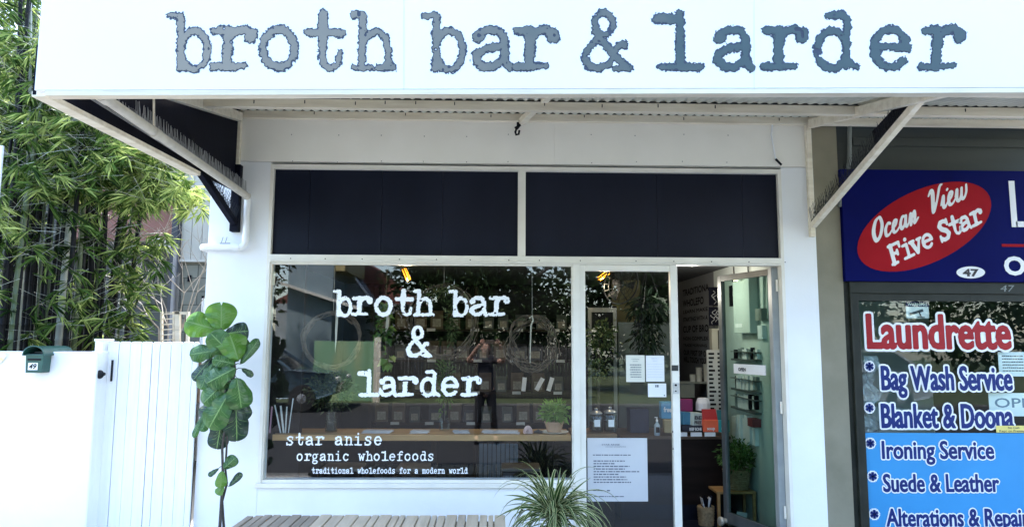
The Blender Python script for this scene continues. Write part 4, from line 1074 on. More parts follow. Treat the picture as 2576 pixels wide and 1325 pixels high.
# ------------------------------------------------------------------ fiddle leaf fig by the shop wall
random.seed(4)
YF = -.42
M_fig = mat('fig_leaf', (.022,.078,.014,1), (.055,.145,.030,1), 9, .34, bump=.25, bscale=45, trans=.12)
M_figy = mat('young_fig_leaf', (.075,.19,.02,1), (.13,.27,.045,1), 9, .32, bump=.2, bscale=45, trans=.2)
M_figd = mat('old_fig_leaf', (.008,.028,.016,1), (.016,.045,.024,1), 9, .36, bump=.25, bscale=45, trans=.05)
M_vein = mat('fig_vein', (.14,.25,.07,1), (.19,.30,.10,1), 12, .45)
M_bark = mat('grey_brown_bark', (.030,.025,.022,1), (.075,.065,.055,1), 22, .85, bump=.4, bscale=60)
fig = thing('fiddle_leaf_fig', 'potted fiddle leaf fig with big glossy leaves against the white wall', 'plant', (X_(558, 1330, YF), YF, 0))
fol = MB()
WP = [(0, .05), (.06, .32), (.15, .52), (.3, .68), (.45, .84), (.6, .97), (.72, 1.0), (.83, .94), (.91, .78), (.96, .58), (.99, .32), (1, .08)]
def wprof(t):
    for (a, wa), (b, wb) in zip(WP[:-1], WP[1:]):
        if t <= b: return wa+(wb-wa)*(t-a)/(b-a)
    return .05
def figleaf(base, tip, wpx, mi, turn=0.0, back=.0, curl=.12, notch=0.0):
    A = at(base[0], base[1], YF+back); B = at(tip[0], tip[1], YF+back+turn*.2)
    d = B-A; L = d.length; d.normalize()
    vdir = (CAM-A).normalized(); n0 = (vdir + Vector((turn, 0, .25))).normalized()
    sdir = d.cross(n0).normalized(); n = sdir.cross(d).normalized()
    w = wpx*.00305/2*(1.13 if wpx > 30 else 1.04)
    TT = [0, .05, .12, .2, .3, .4, .5, .6, .7, .79, .86, .91, .95, .98, 1.0]; rows = len(TT)-1; S_ = [-1, -.6, -.25, -.045, .045, .25, .6, 1]
    vs = []; ph = random.uniform(0, 6)
    for i in range(rows+1):
        t = TT[i]; ww = w*wprof(t)
        for s in S_:
            wave = .15*w*math.sin(t*16+ph+s*2)*abs(s)**2
            bul = -curl*L*(t-.45)**2 - .22*w*abs(s)**1.6*(-1 if (mi == 1 and abs(s) < .01) else 1) + wave + .10*w
            tt = t + (notch*.14*abs(s)*(t**6))
            vs.append(A + d*(L*tt) + sdir*(ww*s) + n*bul)
    k = len(S_)
    for i in range(rows):
        for j in range(k-1):
            m_ = 3 if j == 3 else mi
            o = len(fol.v)
            fol.v += [tuple(vs[i*k+j]), tuple(vs[i*k+j+1]), tuple(vs[(i+1)*k+j+1]), tuple(vs[(i+1)*k+j])]; fol.f.append((o, o+1, o+2, o+3)); fol.m.append(m_)
    for t in (.22, .36, .5, .63, .76):
        for sg in (-1, 1):
            i0 = min(range(rows+1), key=lambda q_: abs(TT[q_]-t)); j_mid = 3 if sg < 0 else 4; je = 0 if sg < 0 else 7
            a = Vector(vs[i0*k+j_mid]); i2 = min(rows, i0+2); m1 = Vector(vs[min(rows, i0+1)*k+(2 if sg < 0 else 5)]); b = Vector(vs[i2*k+je])*.85 + a*.15
            q = d*.0016+n*0
            for sgn in (1, -1):
                lf = n*(.0022*sgn)
                fol.add([a+lf-q, a+lf+q, m1+lf+q*.8, m1+lf-q*.8], [(0, 1, 2, 3)], 3); fol.add([m1+lf-q*.8, m1+lf+q*.8, b+lf+q*.3, b+lf-q*.3], [(0, 1, 2, 3)], 3)
    return A
LV = [((556, 832), (557, 768), 68, 1, .0, .02, 1), ((548, 830), (470, 808), 60, 1, -.3, .04, .4), ((566, 838), (626, 832), 46, 2, .3, .06, 0), ((599, 905), (576, 838), 66, 1, .2, -.06, .3),
      ((600, 908), (530, 838), 52, 0, -.3, -.02, .2), ((557, 879), (476, 892), 40, 0, -.1, .02, 0), ((606, 915), (652, 852), 26, 0, .5, .0, 0), ((591, 915), (534, 903), 30, 0, -.2, -.08, 0),
      ((534, 899), (485, 956), 30, 2, -.3, .05, 0), ((536, 912), (505, 979), 38, 0, -.3, .03, 0), ((592, 926), (519, 964), 48, 0, -.1, -.10, .2), ((595, 950), (607, 1026), 58, 0, .15, -.10, .3),
      ((565, 962), (511, 1014), 44, 0, -.2, -.06, .2), ((578, 985), (526, 1076), 58, 0, -.15, -.09, .2), ((592, 1005), (596, 1108), 56, 2, .2, -.0, .2), ((608, 926), (638, 945), 17, 2, .3, 0, 0),
      ((560, 1045), (545, 1128), 46, 2, -.1, .02, .2), ((580, 1040), (606, 1104), 44, 2, .2, .03, .2), ((514, 1036), (486, 1100), 16, 0, -.3, .0, 0), ((527, 1048), (505, 1084), 24, 0, -.2, .0, 0),
      ((590, 960), (560, 1040), 52, 2, .0, .06, .1), ((600, 990), (618, 1060), 40, 2, .3, .05, .1), ((570, 900), (520, 940), 40, 2, -.2, .06, .1), ((575, 1010), (548, 1105), 46, 2, 0, .05, 0),
      ((580, 900), (560, 960), 44, 2, 0, .08, 0), ((545, 1000), (505, 1050), 34, 2, -.3, .05, 0), ((588, 880), (632, 868), 40, 0, .3, .03, .1), ((566, 915), (548, 985), 46, 0, -.1, .05, .1), ((586, 1020), (570, 1095), 50, 2, .1, .03, .1), ((575, 860), (545, 872), 46, 0, -.1, .05, .2), ((562, 850), (600, 880), 40, 2, .2, .07, 0),
      ((562, 1178), (594, 1149), 30, 0, .2, -.02, .2), ((550, 1177), (524, 1196), 13, 2, -.2, 0, 0), ((558, 1184), (555, 1226), 27, 1, 0, -.03, .2), ((577, 1222), (609, 1188), 17, 2, .4, 0, 0), ((562, 1221), (545, 1243), 21, 1, -.1, -.01, 0)]
stems = MB()
tr1 = [at(558, 1420, YF), at(553, 1325, YF), at(557, 1260, YF), at(561, 1200, YF), at(559, 1130, YF), at(567, 1060, YF), at(580, 990, YF), at(592, 930, YF), at(585, 880, YF), at(566, 845, YF), at(556, 825, YF)]
tr2 = [at(562, 1420, YF+.03), at(563, 1325, YF+.03), at(559, 1260, YF+.02), at(571, 1215, YF+.02), at(567, 1180, YF+.02), at(571, 1110, YF+.02), at(574, 1060, YF+.02)]
stems.tube(tr1, [.012, .0115, .011, .010, .0095, .009, .008, .008, .007, .006, .004], 9); stems.tube(tr2, [.010, .010, .009, .008, .008, .007, .006], 9)
allp = []
for a, b in zip(tr1[1:-1], tr1[2:]):
    for k in range(8): allp.append(a.lerp(b, k/8))
for bb, tt, wpx, mi, turn, back, notch in LV:
    A = figleaf(bb, tt, wpx, mi, turn, back, notch=notch)
    q = min(allp, key=lambda p: (p-A).length); stems.tube([q, q.lerp(A, .5)+Vector((0, 0, .008)), A], [.004, .003, .0025], 5)
obj('foliage', fol, [M_fig, M_figy, M_figd, M_vein], fig, smooth=60)
obj('trunk', stems, M_bark, fig, smooth=60)
fp = MB(); fc = at(558, 1420, YF); fp.lathe([(.13, 0), (.16, .01), (.18, .09), (.19, .095), (.19, .115), (.17, .115), (.165, .09), (0, .09)], (fc.x, YF, 0), 28); obj('pot', fp, mat('grey_planter', (.3,.3,.3,1), (.38,.38,.37,1), 5, .7), fig, smooth=40)
fs_ = MB(); fs_.tube([Vector((fc.x, YF, .08)), tr1[0]], [.02, .013], 9); fs_.tube([Vector((fc.x+.02, YF+.03, .08)), tr2[0]], [.016, .010], 9); obj('trunk_base', fs_, M_bark, fig)

# ------------------------------------------------------------------ timber bench
def zray(u, v, z):
    d = fwd*FPX + rgt*(u-CU) + upv*(CV-v); return CAM + d*((z-CAM.z)/d.z)
zb_ = .47
bk = zray(950, 1294, zb_).y
bx0 = zray(622, 1296, zb_).x; bx1 = zray(1272, 1294, zb_).x
bn = thing('timber_bench', 'weathered grey timber slat bench in front of the shop window', 'bench', ((bx0+bx1)/2, bk-.3, 0))
M_slat = [mat('weathered_slat_%s' % n_, a, b, 3, .85, bump=.6, bscale=14, stretch=(5, .5, 5)) for n_, a, b in (('light', (.46,.375,.26,1), (.62,.52,.385,1)), ('mid', (.38,.31,.22,1), (.52,.44,.325,1)), ('dark', (.23,.19,.14,1), (.37,.31,.235,1)))]
sm = [622, 641, 662, 684, 706, 731, 757, 780, 803, 834, 865, 901, 933, 953, 985, 1004, 1020, 1053, 1084, 1100, 1121, 1150, 1173, 1205, 1227, 1242, 1272]
m = MB(); BD = .52
for i, (a, b) in enumerate(zip(sm[:-1], sm[1:])):
    xa = bx0+(a-622)/(1272-622)*(bx1-bx0); xb = bx0+(b-622)/(1272-622)*(bx1-bx0)
    dz = random.uniform(-.003, .003); g_ = .0035+random.uniform(0, .002)
    m.box(xa+g_, bk-BD+random.uniform(-.006, .006), zb_-.03+dz, xb-g_, bk+random.uniform(-.008, .008)-(.04 if i == 0 else 0), zb_+dz, 2 if i < 8 and random.random() < .7 else random.choice((0, 0, 1)))
obj('slat_seat', m, M_slat, bn, bev=.004)
m = MB()
for y in (bk-.06, bk-BD+.06): m.box(bx0+.02, y-.03, zb_-.11, bx1-.02, y+.03, zb_-.036)
obj('rails', m, M_slat[2], bn, bev=.004)
for x in (bx0+.08, bx1-.08):
    for y in (bk-.06, bk-BD+.06):
        m = MB(); m.box(x-.035, y-.035, 0, x+.035, y+.035, zb_-.111); obj('leg', m, M_slat[2], bn, bev=.004)

# ------------------------------------------------------------------ spider plant at the bench end
random.seed(9)
YP = bk-.05
cen = at(1391, 1300, YP)
sp_ = thing('spider_plant', 'potted spider plant with arching white edged leaves beside the bench', 'plant', (cen.x, YP, 0))
lf = MB()
def blade(p0, dirv, ln, w, arch):
    n = 12; p = Vector(p0); d = Vector(dirv).normalized(); step = ln/n
    hd_ = Vector((d.x, d.y, 0)); hd_ = hd_.normalized() if hd_.length > .01 else Vector((1, 0, 0))
    pts = [p.copy()]
    for i in range(n):
        d = (d + Vector((0, 0, -arch*(i/n)*.22)) + Vector((random.gauss(0, .012), random.gauss(0, .012), 0))).normalized(); p = p + d*step; pts.append(p.copy())
    rows = []
    tw = random.uniform(-.5, .5)
    for i, q in enumerate(pts):
        t = i/n; dd = (pts[min(i+1, n)]-pts[max(i-1, 0)]).normalized(); sv = dd.cross(Vector((0, 0, 1)))
        sv = sv.normalized() if sv.length > .05 else Vector((hd_.y, -hd_.x, 0))
        up_ = sv.cross(dd); sv = (sv*math.cos(tw)+up_*math.sin(tw)).normalized(); up_ = sv.cross(dd)
        ww = w*(.55+.45*math.sin(min(1, t*1.6)*math.pi/2))*(1-t**2.4)+.0006
        rows.append([q+sv*ww*s+up_*abs(s)*ww*.45 for s in (-1, -.62, 0, .62, 1)])
    for i in range(n):
        for j in range(4):
            o = len(lf.v); lf.v += [tuple(rows[i][j]), tuple(rows[i][j+1]), tuple(rows[i+1][j+1]), tuple(rows[i+1][j])]; lf.f.append((o, o+1, o+2, o+3)); lf.m.append(1 if j in (0, 3) else 0)
base = cen + Vector((0, 0, .0))
def to_px(u, v, dy, w=.0095, lift=.6):
    """an arching leaf from the crown to a tip placed in the plant's own spread"""
    T = at(u, v, YP+dy); w = w*1.35; d = T-base
    n = 12; mid = base.lerp(T, .45)+Vector((0, 0, lift*d.length*.45)); pts = []
    for i in range(n+1):
        t = i/n; pts.append(base*(1-t)**2+mid*2*t*(1-t)+T*t*t)
    tw = random.uniform(-.4, .4); rows = []
    for i, q in enumerate(pts):
        t = i/n; dd = (pts[min(i+1, n)]-pts[max(i-1, 0)]).normalized(); sv = dd.cross(Vector((0, -.5, .8))); sv = sv.normalized() if sv.length > .05 else Vector((1, 0, 0))
        up_ = sv.cross(dd); sv = (sv*math.cos(tw)+up_*math.sin(tw)).normalized(); up_ = sv.cross(dd)
        ww = w*(.5+.5*math.sin(min(1, t*1.6)*math.pi/2))*(1-t**2.6)+.0006
        rows.append([q+sv*ww*s+up_*abs(s)*ww*.5 for s in (-1, -.62, 0, .62, 1)])
    for i in range(n):
        for j in range(4):
            o = len(lf.v); lf.v += [tuple(rows[i][j]), tuple(rows[i][j+1]), tuple(rows[i+1][j+1]), tuple(rows[i+1][j])]; lf.f.append((o, o+1, o+2, o+3)); lf.m.append(1 if j in (0, 3) else 0)
for u, v, dy, l_ in ((1355, 1172, .05, .1), (1378, 1173, 0, .1), (1411, 1172, .03, .1), (1424, 1190, -.05, .3), (1449, 1195, .1, .1), (1487, 1200, .05, .35), (1491, 1250, -.1, .6), (1514, 1306, -.05, .9), (1497, 1318, -.15, .9),
                   (1246, 1303, -.1, .75), (1268, 1246, .05, .6), (1290, 1257, .0, .6), (1280, 1330, -.15, .8), (1310, 1231, .1, .4), (1262, 1275, .1, .6), (1300, 1330, -.2, .9), (1340, 1325, -.25, .7), (1400, 1330, -.3, .7),
                   (1430, 1328, -.28, .8), (1465, 1330, -.2, .9), (1336, 1200, .1, .3), (1365, 1215, -.1, .5), (1480, 1270, .1, .7), (1505, 1290, .05, .8), (1330, 1290, -.25, .9), (1370, 1300, -.3, .9), (1420, 1290, -.3, 1.0), (1450, 1300, -.25, 1.0)):
    to_px(u, v, dy, random.uniform(.0075, .012), l_)
for i in range(105):
    a = random.uniform(0, 2*math.pi); el = random.uniform(.25, 1.3)
    blade(base+Vector((random.gauss(0, .02), random.gauss(0, .02), random.uniform(-.03, .02))), (math.cos(a)*math.cos(el), math.sin(a)*math.cos(el), math.sin(el)), random.uniform(.30, .58), random.uniform(.009, .015), random.uniform(1.0, 2.4))
for i in range(60):
    a = random.uniform(0, 2*math.pi); el = random.uniform(-.1, .5)
    blade(base+Vector((random.gauss(0, .03), random.gauss(0, .03), random.uniform(-.05, .0))), (math.cos(a)*math.cos(el), math.sin(a)*math.cos(el), math.sin(el)), random.uniform(.25, .48), random.uniform(.008, .013), random.uniform(1.2, 2.6))
for i in range(5): lf.tube([base+Vector((random.gauss(0, .03), random.gauss(0, .03), -.14)), base], .006, 5)
obj('foliage', lf, [mat('spider_leaf_green', (.022,.058,.014,1), (.055,.11,.026,1), 12, .45, trans=.15, spec=.15), mat('spider_leaf_edge', (.44,.45,.21,1), (.60,.60,.34,1), 12, .5, trans=.15, spec=.15)], sp_, smooth=70)
pt = MB(); pt.lathe([(.10, 0), (.12, .02), (.15, cen.z-.14), (.158, cen.z-.135), (.158, cen.z-.10), (.14, cen.z-.10), (.135, cen.z-.12), (0, cen.z-.11)], (cen.x, YP, 0), 28); obj('pot', pt, mat('grey_pot', (.16,.17,.18,1), (.24,.25,.26,1), 6, .6), sp_, smooth=40)
# ------------------------------------------------------------------ inside of the cafe (rooms are parts of the shop)
random.seed(31)
FL = -.20                      # the shop floor lies a step below the pavement
XI0, XI1, YI = xL+.22, 2.52, 4.3
CE = ztr1+.10
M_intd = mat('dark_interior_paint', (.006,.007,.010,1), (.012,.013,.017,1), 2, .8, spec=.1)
M_intw = mat('pale_interior_paint', (.50,.56,.54,1), (.56,.62,.60,1), 2, .7)
M_intg = mat('slate_grey_menu_wall', (.13,.14,.155,1), (.17,.18,.195,1), 2.5, .75)
M_floor = mat('dark_blue_floor', (.006,.008,.016,1), (.012,.014,.024,1), 4, .6, spec=.1)
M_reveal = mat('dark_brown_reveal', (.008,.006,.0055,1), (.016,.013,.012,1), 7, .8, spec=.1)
M_bwood = mat('dark_counter_wood', (.009,.0055,.0045,1), (.018,.011,.009,1), 4, .6, stretch=(.5,4,4), spec=.12)
M_ply = mat('honey_wood', (.30,.165,.06,1), (.46,.28,.115,1), 4, .5, stretch=(.4,5,5), c3=(.38,.22,.085,1))
M_kraft = mat('kraft_paper', (.055,.040,.026,1), (.085,.062,.040,1), 8, .8)
c = MB(); c.box(XI0-.1, .22, -.05, XI1+.1, YI+.1, FL-.004); obj('shop_floor', c, M_floor, shop)
c = MB(); c.box(XI0-.1, .10, CE, XI1+.1, YI+.1, CE+.1); obj('shop_ceiling', c, mat('dark_ceiling', (.045,.05,.055,1), (.06,.065,.07,1), 3, .7), shop)
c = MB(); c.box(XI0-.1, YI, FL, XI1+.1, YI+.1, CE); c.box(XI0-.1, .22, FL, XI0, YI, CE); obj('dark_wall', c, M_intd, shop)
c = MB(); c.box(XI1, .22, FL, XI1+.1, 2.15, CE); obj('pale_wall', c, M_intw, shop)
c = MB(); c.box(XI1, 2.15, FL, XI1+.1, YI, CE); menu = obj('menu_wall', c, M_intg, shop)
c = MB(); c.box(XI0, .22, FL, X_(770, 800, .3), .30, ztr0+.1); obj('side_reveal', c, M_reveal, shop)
xpost = X_(1556, 900, 1.6)
# menu lettering painted on the right-hand wall, read from far to near
m = MB(); ym = Vector((0, -1, 0))
def wall_text(s, uL, uR, vL0, vL1, vR0, vR1):
    def onw(u, v):
        d = fwd*FPX + rgt*(u-CU) + upv*(CV-v); return CAM + d*((XI1-.004-CAM.x)/d.x)
    a = onw(uL, vL1); b = onw(uR, vR1); h = (onw(uR, vR0).z-b.z + onw(uL, vL0).z-a.z)/2
    zz = (a.z+b.z)/2
    text_sdf(m, s, (XI1-.004, a.y, zz), ym, EZ, abs(h), a.y-b.y, ((.03, 0, 0),), .035)
for row in (('TRADITIONA', 1718, 1783, 727, 744, 714, 730), ('WHOLEFO', 1718, 1770, 752, 770, 748, 766), ('LEARN MAKE', 1719, 1780, 778, 787, 774, 783), ('STARTING WITH A', 1719, 1780, 797, 807, 794, 805),
            ('CUP OF BRO', 1719, 1782, 818, 835, 817, 834), ('NON COMPLEX', 1719, 1782, 846, 855, 846, 855), ('TRADE MORNING', 1719, 1778, 864, 871, 865, 872), ('OUR FIRST SIP OF', 1720, 1780, 880, 893, 881, 895), ('WILL TOUCH YOUR', 1720, 1779, 897, 911, 899, 913)):
    wall_text(*row)
obj('menu_lettering', m, mat('black_wall_lettering', (.004,.004,.006,1), (.007,.007,.009,1), 9, .7, spec=.1), menu)

# window bar with stools
zbar = Z_(1200, 1089, .24); 
bar_ = thing('window_bar', 'long honey coloured timber bar running inside the shop window', 'counter', (-.2, .3, FL))
c = MB(); c.box(xo0+.06, .14, zbar-.05, xm0-.005, .55, zbar); obj('bar_top', c, M_ply, bar_, bev=.004)
for u in (790, 1090, 1400):
    c = MB(); x = X_(u, 1200, .45); c.bar((x, .46, FL), (x, .50, zbar-.05), .05, .04, upd=(0, 1, 0)); obj('leg', c, M_bwood, bar_)
M_seat = mat('brown_stool_seat', (.10,.085,.07,1), (.16,.14,.115,1), 9, .7)
def stool(x, y):
    t = thing('bar_stool', 'dark wooden stool with a padded seat under the window bar', 'stool', (x, y, FL), 'stools under the window bar')
    c = MB(); c.box(x-.18, y-.16, FL+.72, x+.18, y+.16, FL+.75); obj('seat', c, M_seat, t, bev=.012)
    c = MB(); c.box(x-.165, y-.145, FL+.685, x+.165, y+.145, FL+.719); c.box(x-.17, y-.155, FL+.36, x+.17, y-.135, FL+.38); c.box(x-.17, y+.135, FL+.36, x+.17, y+.155, FL+.38); obj('frame', c, M_bwood, t)
    for sx in (-1, 1):
        for sy in (-1, 1):
            c = MB(); c.bar((x+sx*.16, y+sy*.14, FL+.684), (x+sx*.175, y+sy*.155, FL), .026, .026, upd=(0, 1, 0)); obj('leg', c, M_bwood, t)
    return t
s0_ = stool(X_(865, 1160, .78), .78); s0_['label'] = 'dark padded stool under the window bar below the star anise lettering'
for u, l_ in ((1050, 'dark padded stool under the window bar between two other stools'), (1310, 'dark padded stool under the bar nearest the spider plant')):
    q = copy_tree(s0_); q.location.x = X_(u, 1160, .78); q['label'] = l_

# back shelf with packets
YB = 2.5
sx0, sx1 = X_(940, 900, YB), X_(1452, 900, YB)
shv = thing('back_shelf', 'dark shelf unit stocked with packets at the back of the shop', 'shelf', ((sx0+sx1)/2, YB, FL))
rows_v = [828, 905, 985, 1062]
zrow = [Z_(1240, v, YB) for v in rows_v]
c = MB()
for z in zrow: c.box(sx0, YB-.02, z-.025, sx1, YB+.32, z)
obj('boards', c, M_bwood, shv)
for x in (sx0-.03, (sx0+sx1)/2, sx1+.03):
    c = MB(); c.box(x-.02, YB-.01, FL, x+.02, YB+.33, zrow[0]+.5); obj('upright', c, M_bwood, shv)
c = MB(); c.box(sx0, YB+.33, FL, sx1, YB+.35, zrow[0]+.5); obj('back_panel', c, M_intd, shv)
tk = []
for r_i, z in enumerate(zrow):
    for k in range(5):
        x = sx0+.12+k*(sx1-sx0-.2)/4.5+random.uniform(0, .1); c = MB(); c.box(x, YB-.026, z-.025, x+.10, YB-.0205, z+.008)
        o = obj('price_card', c, mat('price_card', (.42,.43,.42,1), (.5,.51,.5,1), 9, .6), shv)
# packets: one of each of three kinds, then copies
M_labelp = mat('pale_packet_label', (.16,.15,.12,1), (.28,.27,.22,1), 45, .7)
def packet(kind):
    w_, h_ = ((.15, .22), (.12, .18), (.17, .19))[kind]
    nm = ('kraft_packet', 'grey_packet', 'dark_packet')[kind]
    t = thing(nm, ('kraft paper packet with a pale label standing on the back shelf', 'grey green packet with a pale label standing on the back shelf', 'dark packet with a pale label standing on the back shelf')[kind], 'packet', (0, 0, 0), ('kraft packets on the back shelf', 'grey green packets on the back shelf', 'dark packets on the back shelf')[kind])
    c = MB(); d = .07
    vs = [(-w_/2, -d/2, 0), (w_/2, -d/2, 0), (w_/2, d/2, 0), (-w_/2, d/2, 0), (-w_/2, -d/2, h_*.75), (w_/2, -d/2, h_*.75), (w_/2, d/2, h_*.75), (-w_/2, d/2, h_*.75), (-w_/2, -.004, h_), (w_/2, -.004, h_), (w_/2, .004, h_), (-w_/2, .004, h_)]
    c.add(vs, [(0,3,2,1),(0,1,5,4),(1,2,6,5),(2,3,7,6),(3,0,4,7),(4,5,9,8),(5,6,10,9),(6,7,11,10),(7,4,8,11),(8,9,10,11)])
    obj('bag', c, (M_kraft, mat('grey_green_packet', (.03,.04,.036,1), (.05,.062,.056,1), 9, .6), mat('dark_packet', (.012,.014,.022,1), (.022,.024,.032,1), 9, .5))[kind], t)
    c = MB(); c.quad((-w_*.33, -d/2-.002, h_*.12), (w_*.33, -d/2-.002, h_*.12), (w_*.33, -d/2-.002, h_*.55), (-w_*.33, -d/2-.002, h_*.55)); obj('label', c, M_labelp, t)
    return t
used = {}
protos = [packet(k) for k in range(3)]
for r_i, z in enumerate(zrow):
    x = sx0+.10
    while x < sx1-.12:
        k = random.choice((0, 0, 1, 2)); pr = protos[k]
        o = pr if k not in used else copy_tree(pr); used[k] = 1
        o.location = (x, YB+.06+random.uniform(-.01, .03), z); o.rotation_euler.z = random.uniform(-.15, .15)
        x += random.uniform(.17, .25)
# leaning cards on the right of the shelf
for i, (u, ang) in enumerate(((1318, .1), (1357, .5), (1384, .3))):
    p = at(u, 985, YB-.07); c = MB(); c.obox((p.x, YB-.1, p.z+.09), .05, .004, .16, Matrix.Rotation(ang, 3, 'Y'))
    o = obj('white_card', c, M_decal, None, (p.x, YB-.1, p.z)); tag(o, ('upright white card on the back shelf, leftmost of the three', 'steeply leaning white card on the back shelf', 'slightly leaning white card on the back shelf, rightmost of three')[i], 'card', 'white cards on the back shelf')
# tall fridge and dark cabinet
for nm, lab, u0, u1, v0, v1, Y, M_ in (('drinks_cabinet', 'tall dark glazed cabinet behind the jars on the counter', 1478, 1552, 770, 1075, 2.2, M_intd), ('blue_crate', 'blue slatted crate on the floor behind the stools', 1205, 1305, 1115, 1190, 1.5, mat('faded_blue_slats', (.05,.085,.12,1), (.08,.12,.16,1), 6, .7))):
    a = at(u0, v1, Y); b = at(u1, v0, Y); z0_ = FL
    t = thing(nm, lab, 'cabinet' if 'cab' in nm else 'crate', ((a.x+b.x)/2, Y+.2, z0_))
    if nm == 'blue_crate':
        c = MB()
        for k in range(9):
            x = a.x+(b.x-a.x)*k/9; c.box(x, Y, z0_, x+(b.x-a.x)/9-.008, Y+.015, b.z)
        obj('slats', c, M_, t); c = MB(); c.box(a.x, Y+.016, z0_, b.x, Y+.3, b.z-.02); obj('body', c, M_intd, t)
    else:
        c = MB(); c.box(a.x, Y, z0_, b.x, Y+.4, b.z); obj('body', c, M_, t, bev=.006)
        c = MB(); c.box(a.x+.01, Y-.03, z0_+.02, a.x+.05, Y-.001, b.z-.02); c.box(b.x-.05, Y-.03, z0_+.02, b.x-.01, Y-.001, b.z-.02); c.box(a.x+.05, Y-.03, b.z-.07, b.x-.05, Y-.001, b.z-.02); obj('door_frame', c, mat('grey_steel', (.14,.16,.16,1), (.2,.22,.22,1), 5, .4), t)

# things on the window bar
def foliage_ball(mb, c_, rx, rz, n, ln, wd, tone=.5, down=0.0, ry=None):
    P, D, N, T, L, W = [], [], [], [], [], []
    for i in range(n):
        while True:
            v = Vector((random.uniform(-1, 1), random.uniform(-1, 1), random.uniform(-1, 1)))
            if v.length < 1: break
        v = v*(.55+.45*random.random())
        P.append(Vector(c_)+Vector((v.x*rx, v.y*(ry or rx), v.z*rz))); D.append((v+Vector((random.gauss(0, .5), random.gauss(0, .5), random.gauss(.1-down, .4)))).normalized())
        N.append(Vector((random.gauss(0, .6), random.gauss(-.4, .5), 1)).normalized()); l = ln*random.uniform(.6, 1.3); L.append(l); W.append(l*wd)
        T.append(min(1, max(0, tone+random.gauss(0, .2)+.25*mnoise.noise(Vector(P[-1])*9))))
    mb.leaves(np.array([tuple(x) for x in P]), np.array([tuple(x) for x in D]), np.array([tuple(x) for x in N]), L, W, T)
M_ileaf = leaf_mat('indoor_leaf', (.010,.030,.010,1), (.04,.095,.022,1), (.16,.26,.06,1), .2)
M_iolive = leaf_mat('olive_sprig_leaf', (.012,.022,.010,1), (.05,.065,.028,1), (.17,.18,.09,1), .15)
M_clear = glass_mat('jar_glass', (.80,.86,.84,1), 1.5)
# vase of sprigs
vx_, vy = X_(833, 1085, .32), .32
t = thing('glass_vase', 'glass vase of leafy sprigs on the window bar', 'vase', (vx_, vy, zbar))
c = MB(); c.lathe([(.05, 0), (.052, .005), (.052, .17), (.048, .17), (.048, .012), (0, .012)], (vx_, vy, zbar), 20); obj('glass', c, M_clear, t, smooth=40)
c = MB(); foliage_ball(c, (vx_-.02, vy, zbar+.34), .27, .18, 900, .05, .38, .5, ry=.12); obj('sprigs', c, M_iolive, t)
c = MB()
for i in range(9): c.tube([(vx_+random.uniform(-.02, .02), vy+random.uniform(-.02, .02), zbar+.015), (vx_+random.uniform(-.03, .03), vy, zbar+.17), (vx_+random.uniform(-.2, .2), vy+random.uniform(-.06, .06), zbar+.4)], .0025, 5)
c.box(vx_-.03, vy-.03, zbar+.014, vx_+.03, vy+.03, zbar+.09); obj('stems', c, M_bark, t)
# leaning magazines
for i, (u, ang, wd, hh, ml) in enumerate(((688, .05, .012, .22, 'pink magazine leaning at the left end of the window bar'), (705, -.25, .010, .24, 'white magazine leaning left on the window bar, beside the pink one'), (716, -.15, .014, .23, 'thick white magazine in the middle of the leaning row'), (726, .02, .010, .22, 'cream magazine standing nearly upright on the window bar'), (737, .1, .008, .29, 'tall pale folded newspaper at the right of the leaning magazines'))):
    p = at(u, 1080, .30); c = MB(); c.obox((p.x, .30, zbar+hh/2*math.cos(ang)+.002), wd, .17, hh, Matrix.Rotation(ang, 3, 'Y'))
    M_ = mat('pink_cover', (.42,.22,.30,1), (.5,.3,.38,1), 9, .5) if i == 0 else mat('magazine_cover', (.50,.52,.53,1), (.68,.70,.70,1), 14, .5)
    o = obj('magazine', c, M_, None, (p.x, .30, zbar)); tag(o, ml, 'magazine', 'magazines on the window bar')
# flat papers on the bar
for u0, u1, ml in ((905, 985, 'loose blue grey leaflets lying on the window bar beside the vase'), (1028, 1078, 'pale flyer lying flat on the window bar under the larder lettering'), (1140, 1184, 'small white flyer lying on the bar left of the shell'), (1212, 1312, 'fanned pale brochures on the bar under the reflected figure')):
    c = MB(); z = zbar+.001
    for k in range(3):
        xa = X_(u0, 1087, .26); xb = X_(u1, 1087, .26); c.obox(((xa+xb)/2+random.uniform(-.02, .02), .27+.03*k, z+.004*k+.002), (xb-xa)*.9, .12, .003, Matrix.Rotation(random.uniform(-.2, .2), 3, 'Z'))
    o = obj('brochures', c, mat('pale_brochure', (.36,.36,.38,1), (.55,.54,.53,1), 12, .6), None, ((xa+xb)/2, .3, zbar)); tag(o, ml, 'brochure')
# shell, pine cone, potted fern on a saucer
p = at(1328, 1087, .22); t = None
c = MB(); n = 18
for i in range(n):
    a0 = math.pi*i/n; a1 = math.pi*(i+1)/n; r0_ = .038*(1.05 if i % 2 else .96)
    q0 = Vector((math.cos(a0)*.042, 0, math.sin(a0)*.065)); q1 = Vector((math.cos(a1)*.042, 0, math.sin(a1)*.065))
    b0 = Vector((p.x, .22, zbar+.004))
    c.add([b0+Vector((0, -.012, 0)), b0+q0*.55+Vector((0, -.03, 0)), b0+q1*.55+Vector((0, -.03 if i % 2 else -.024, 0)), b0+q0, b0+q1], [(0, 1, 2), (1, 3, 4, 2)])
    c.add([b0+q0, b0+q1, b0+Vector((0, .012, 0))], [(0, 2, 1)])
o = obj('sea_shell', c, mat('pink_shell', (.50,.33,.31,1), (.62,.46,.43,1), 20, .45), None, b0, smooth=30); tag(o, 'pink ribbed sea shell standing on the window bar', 'shell')
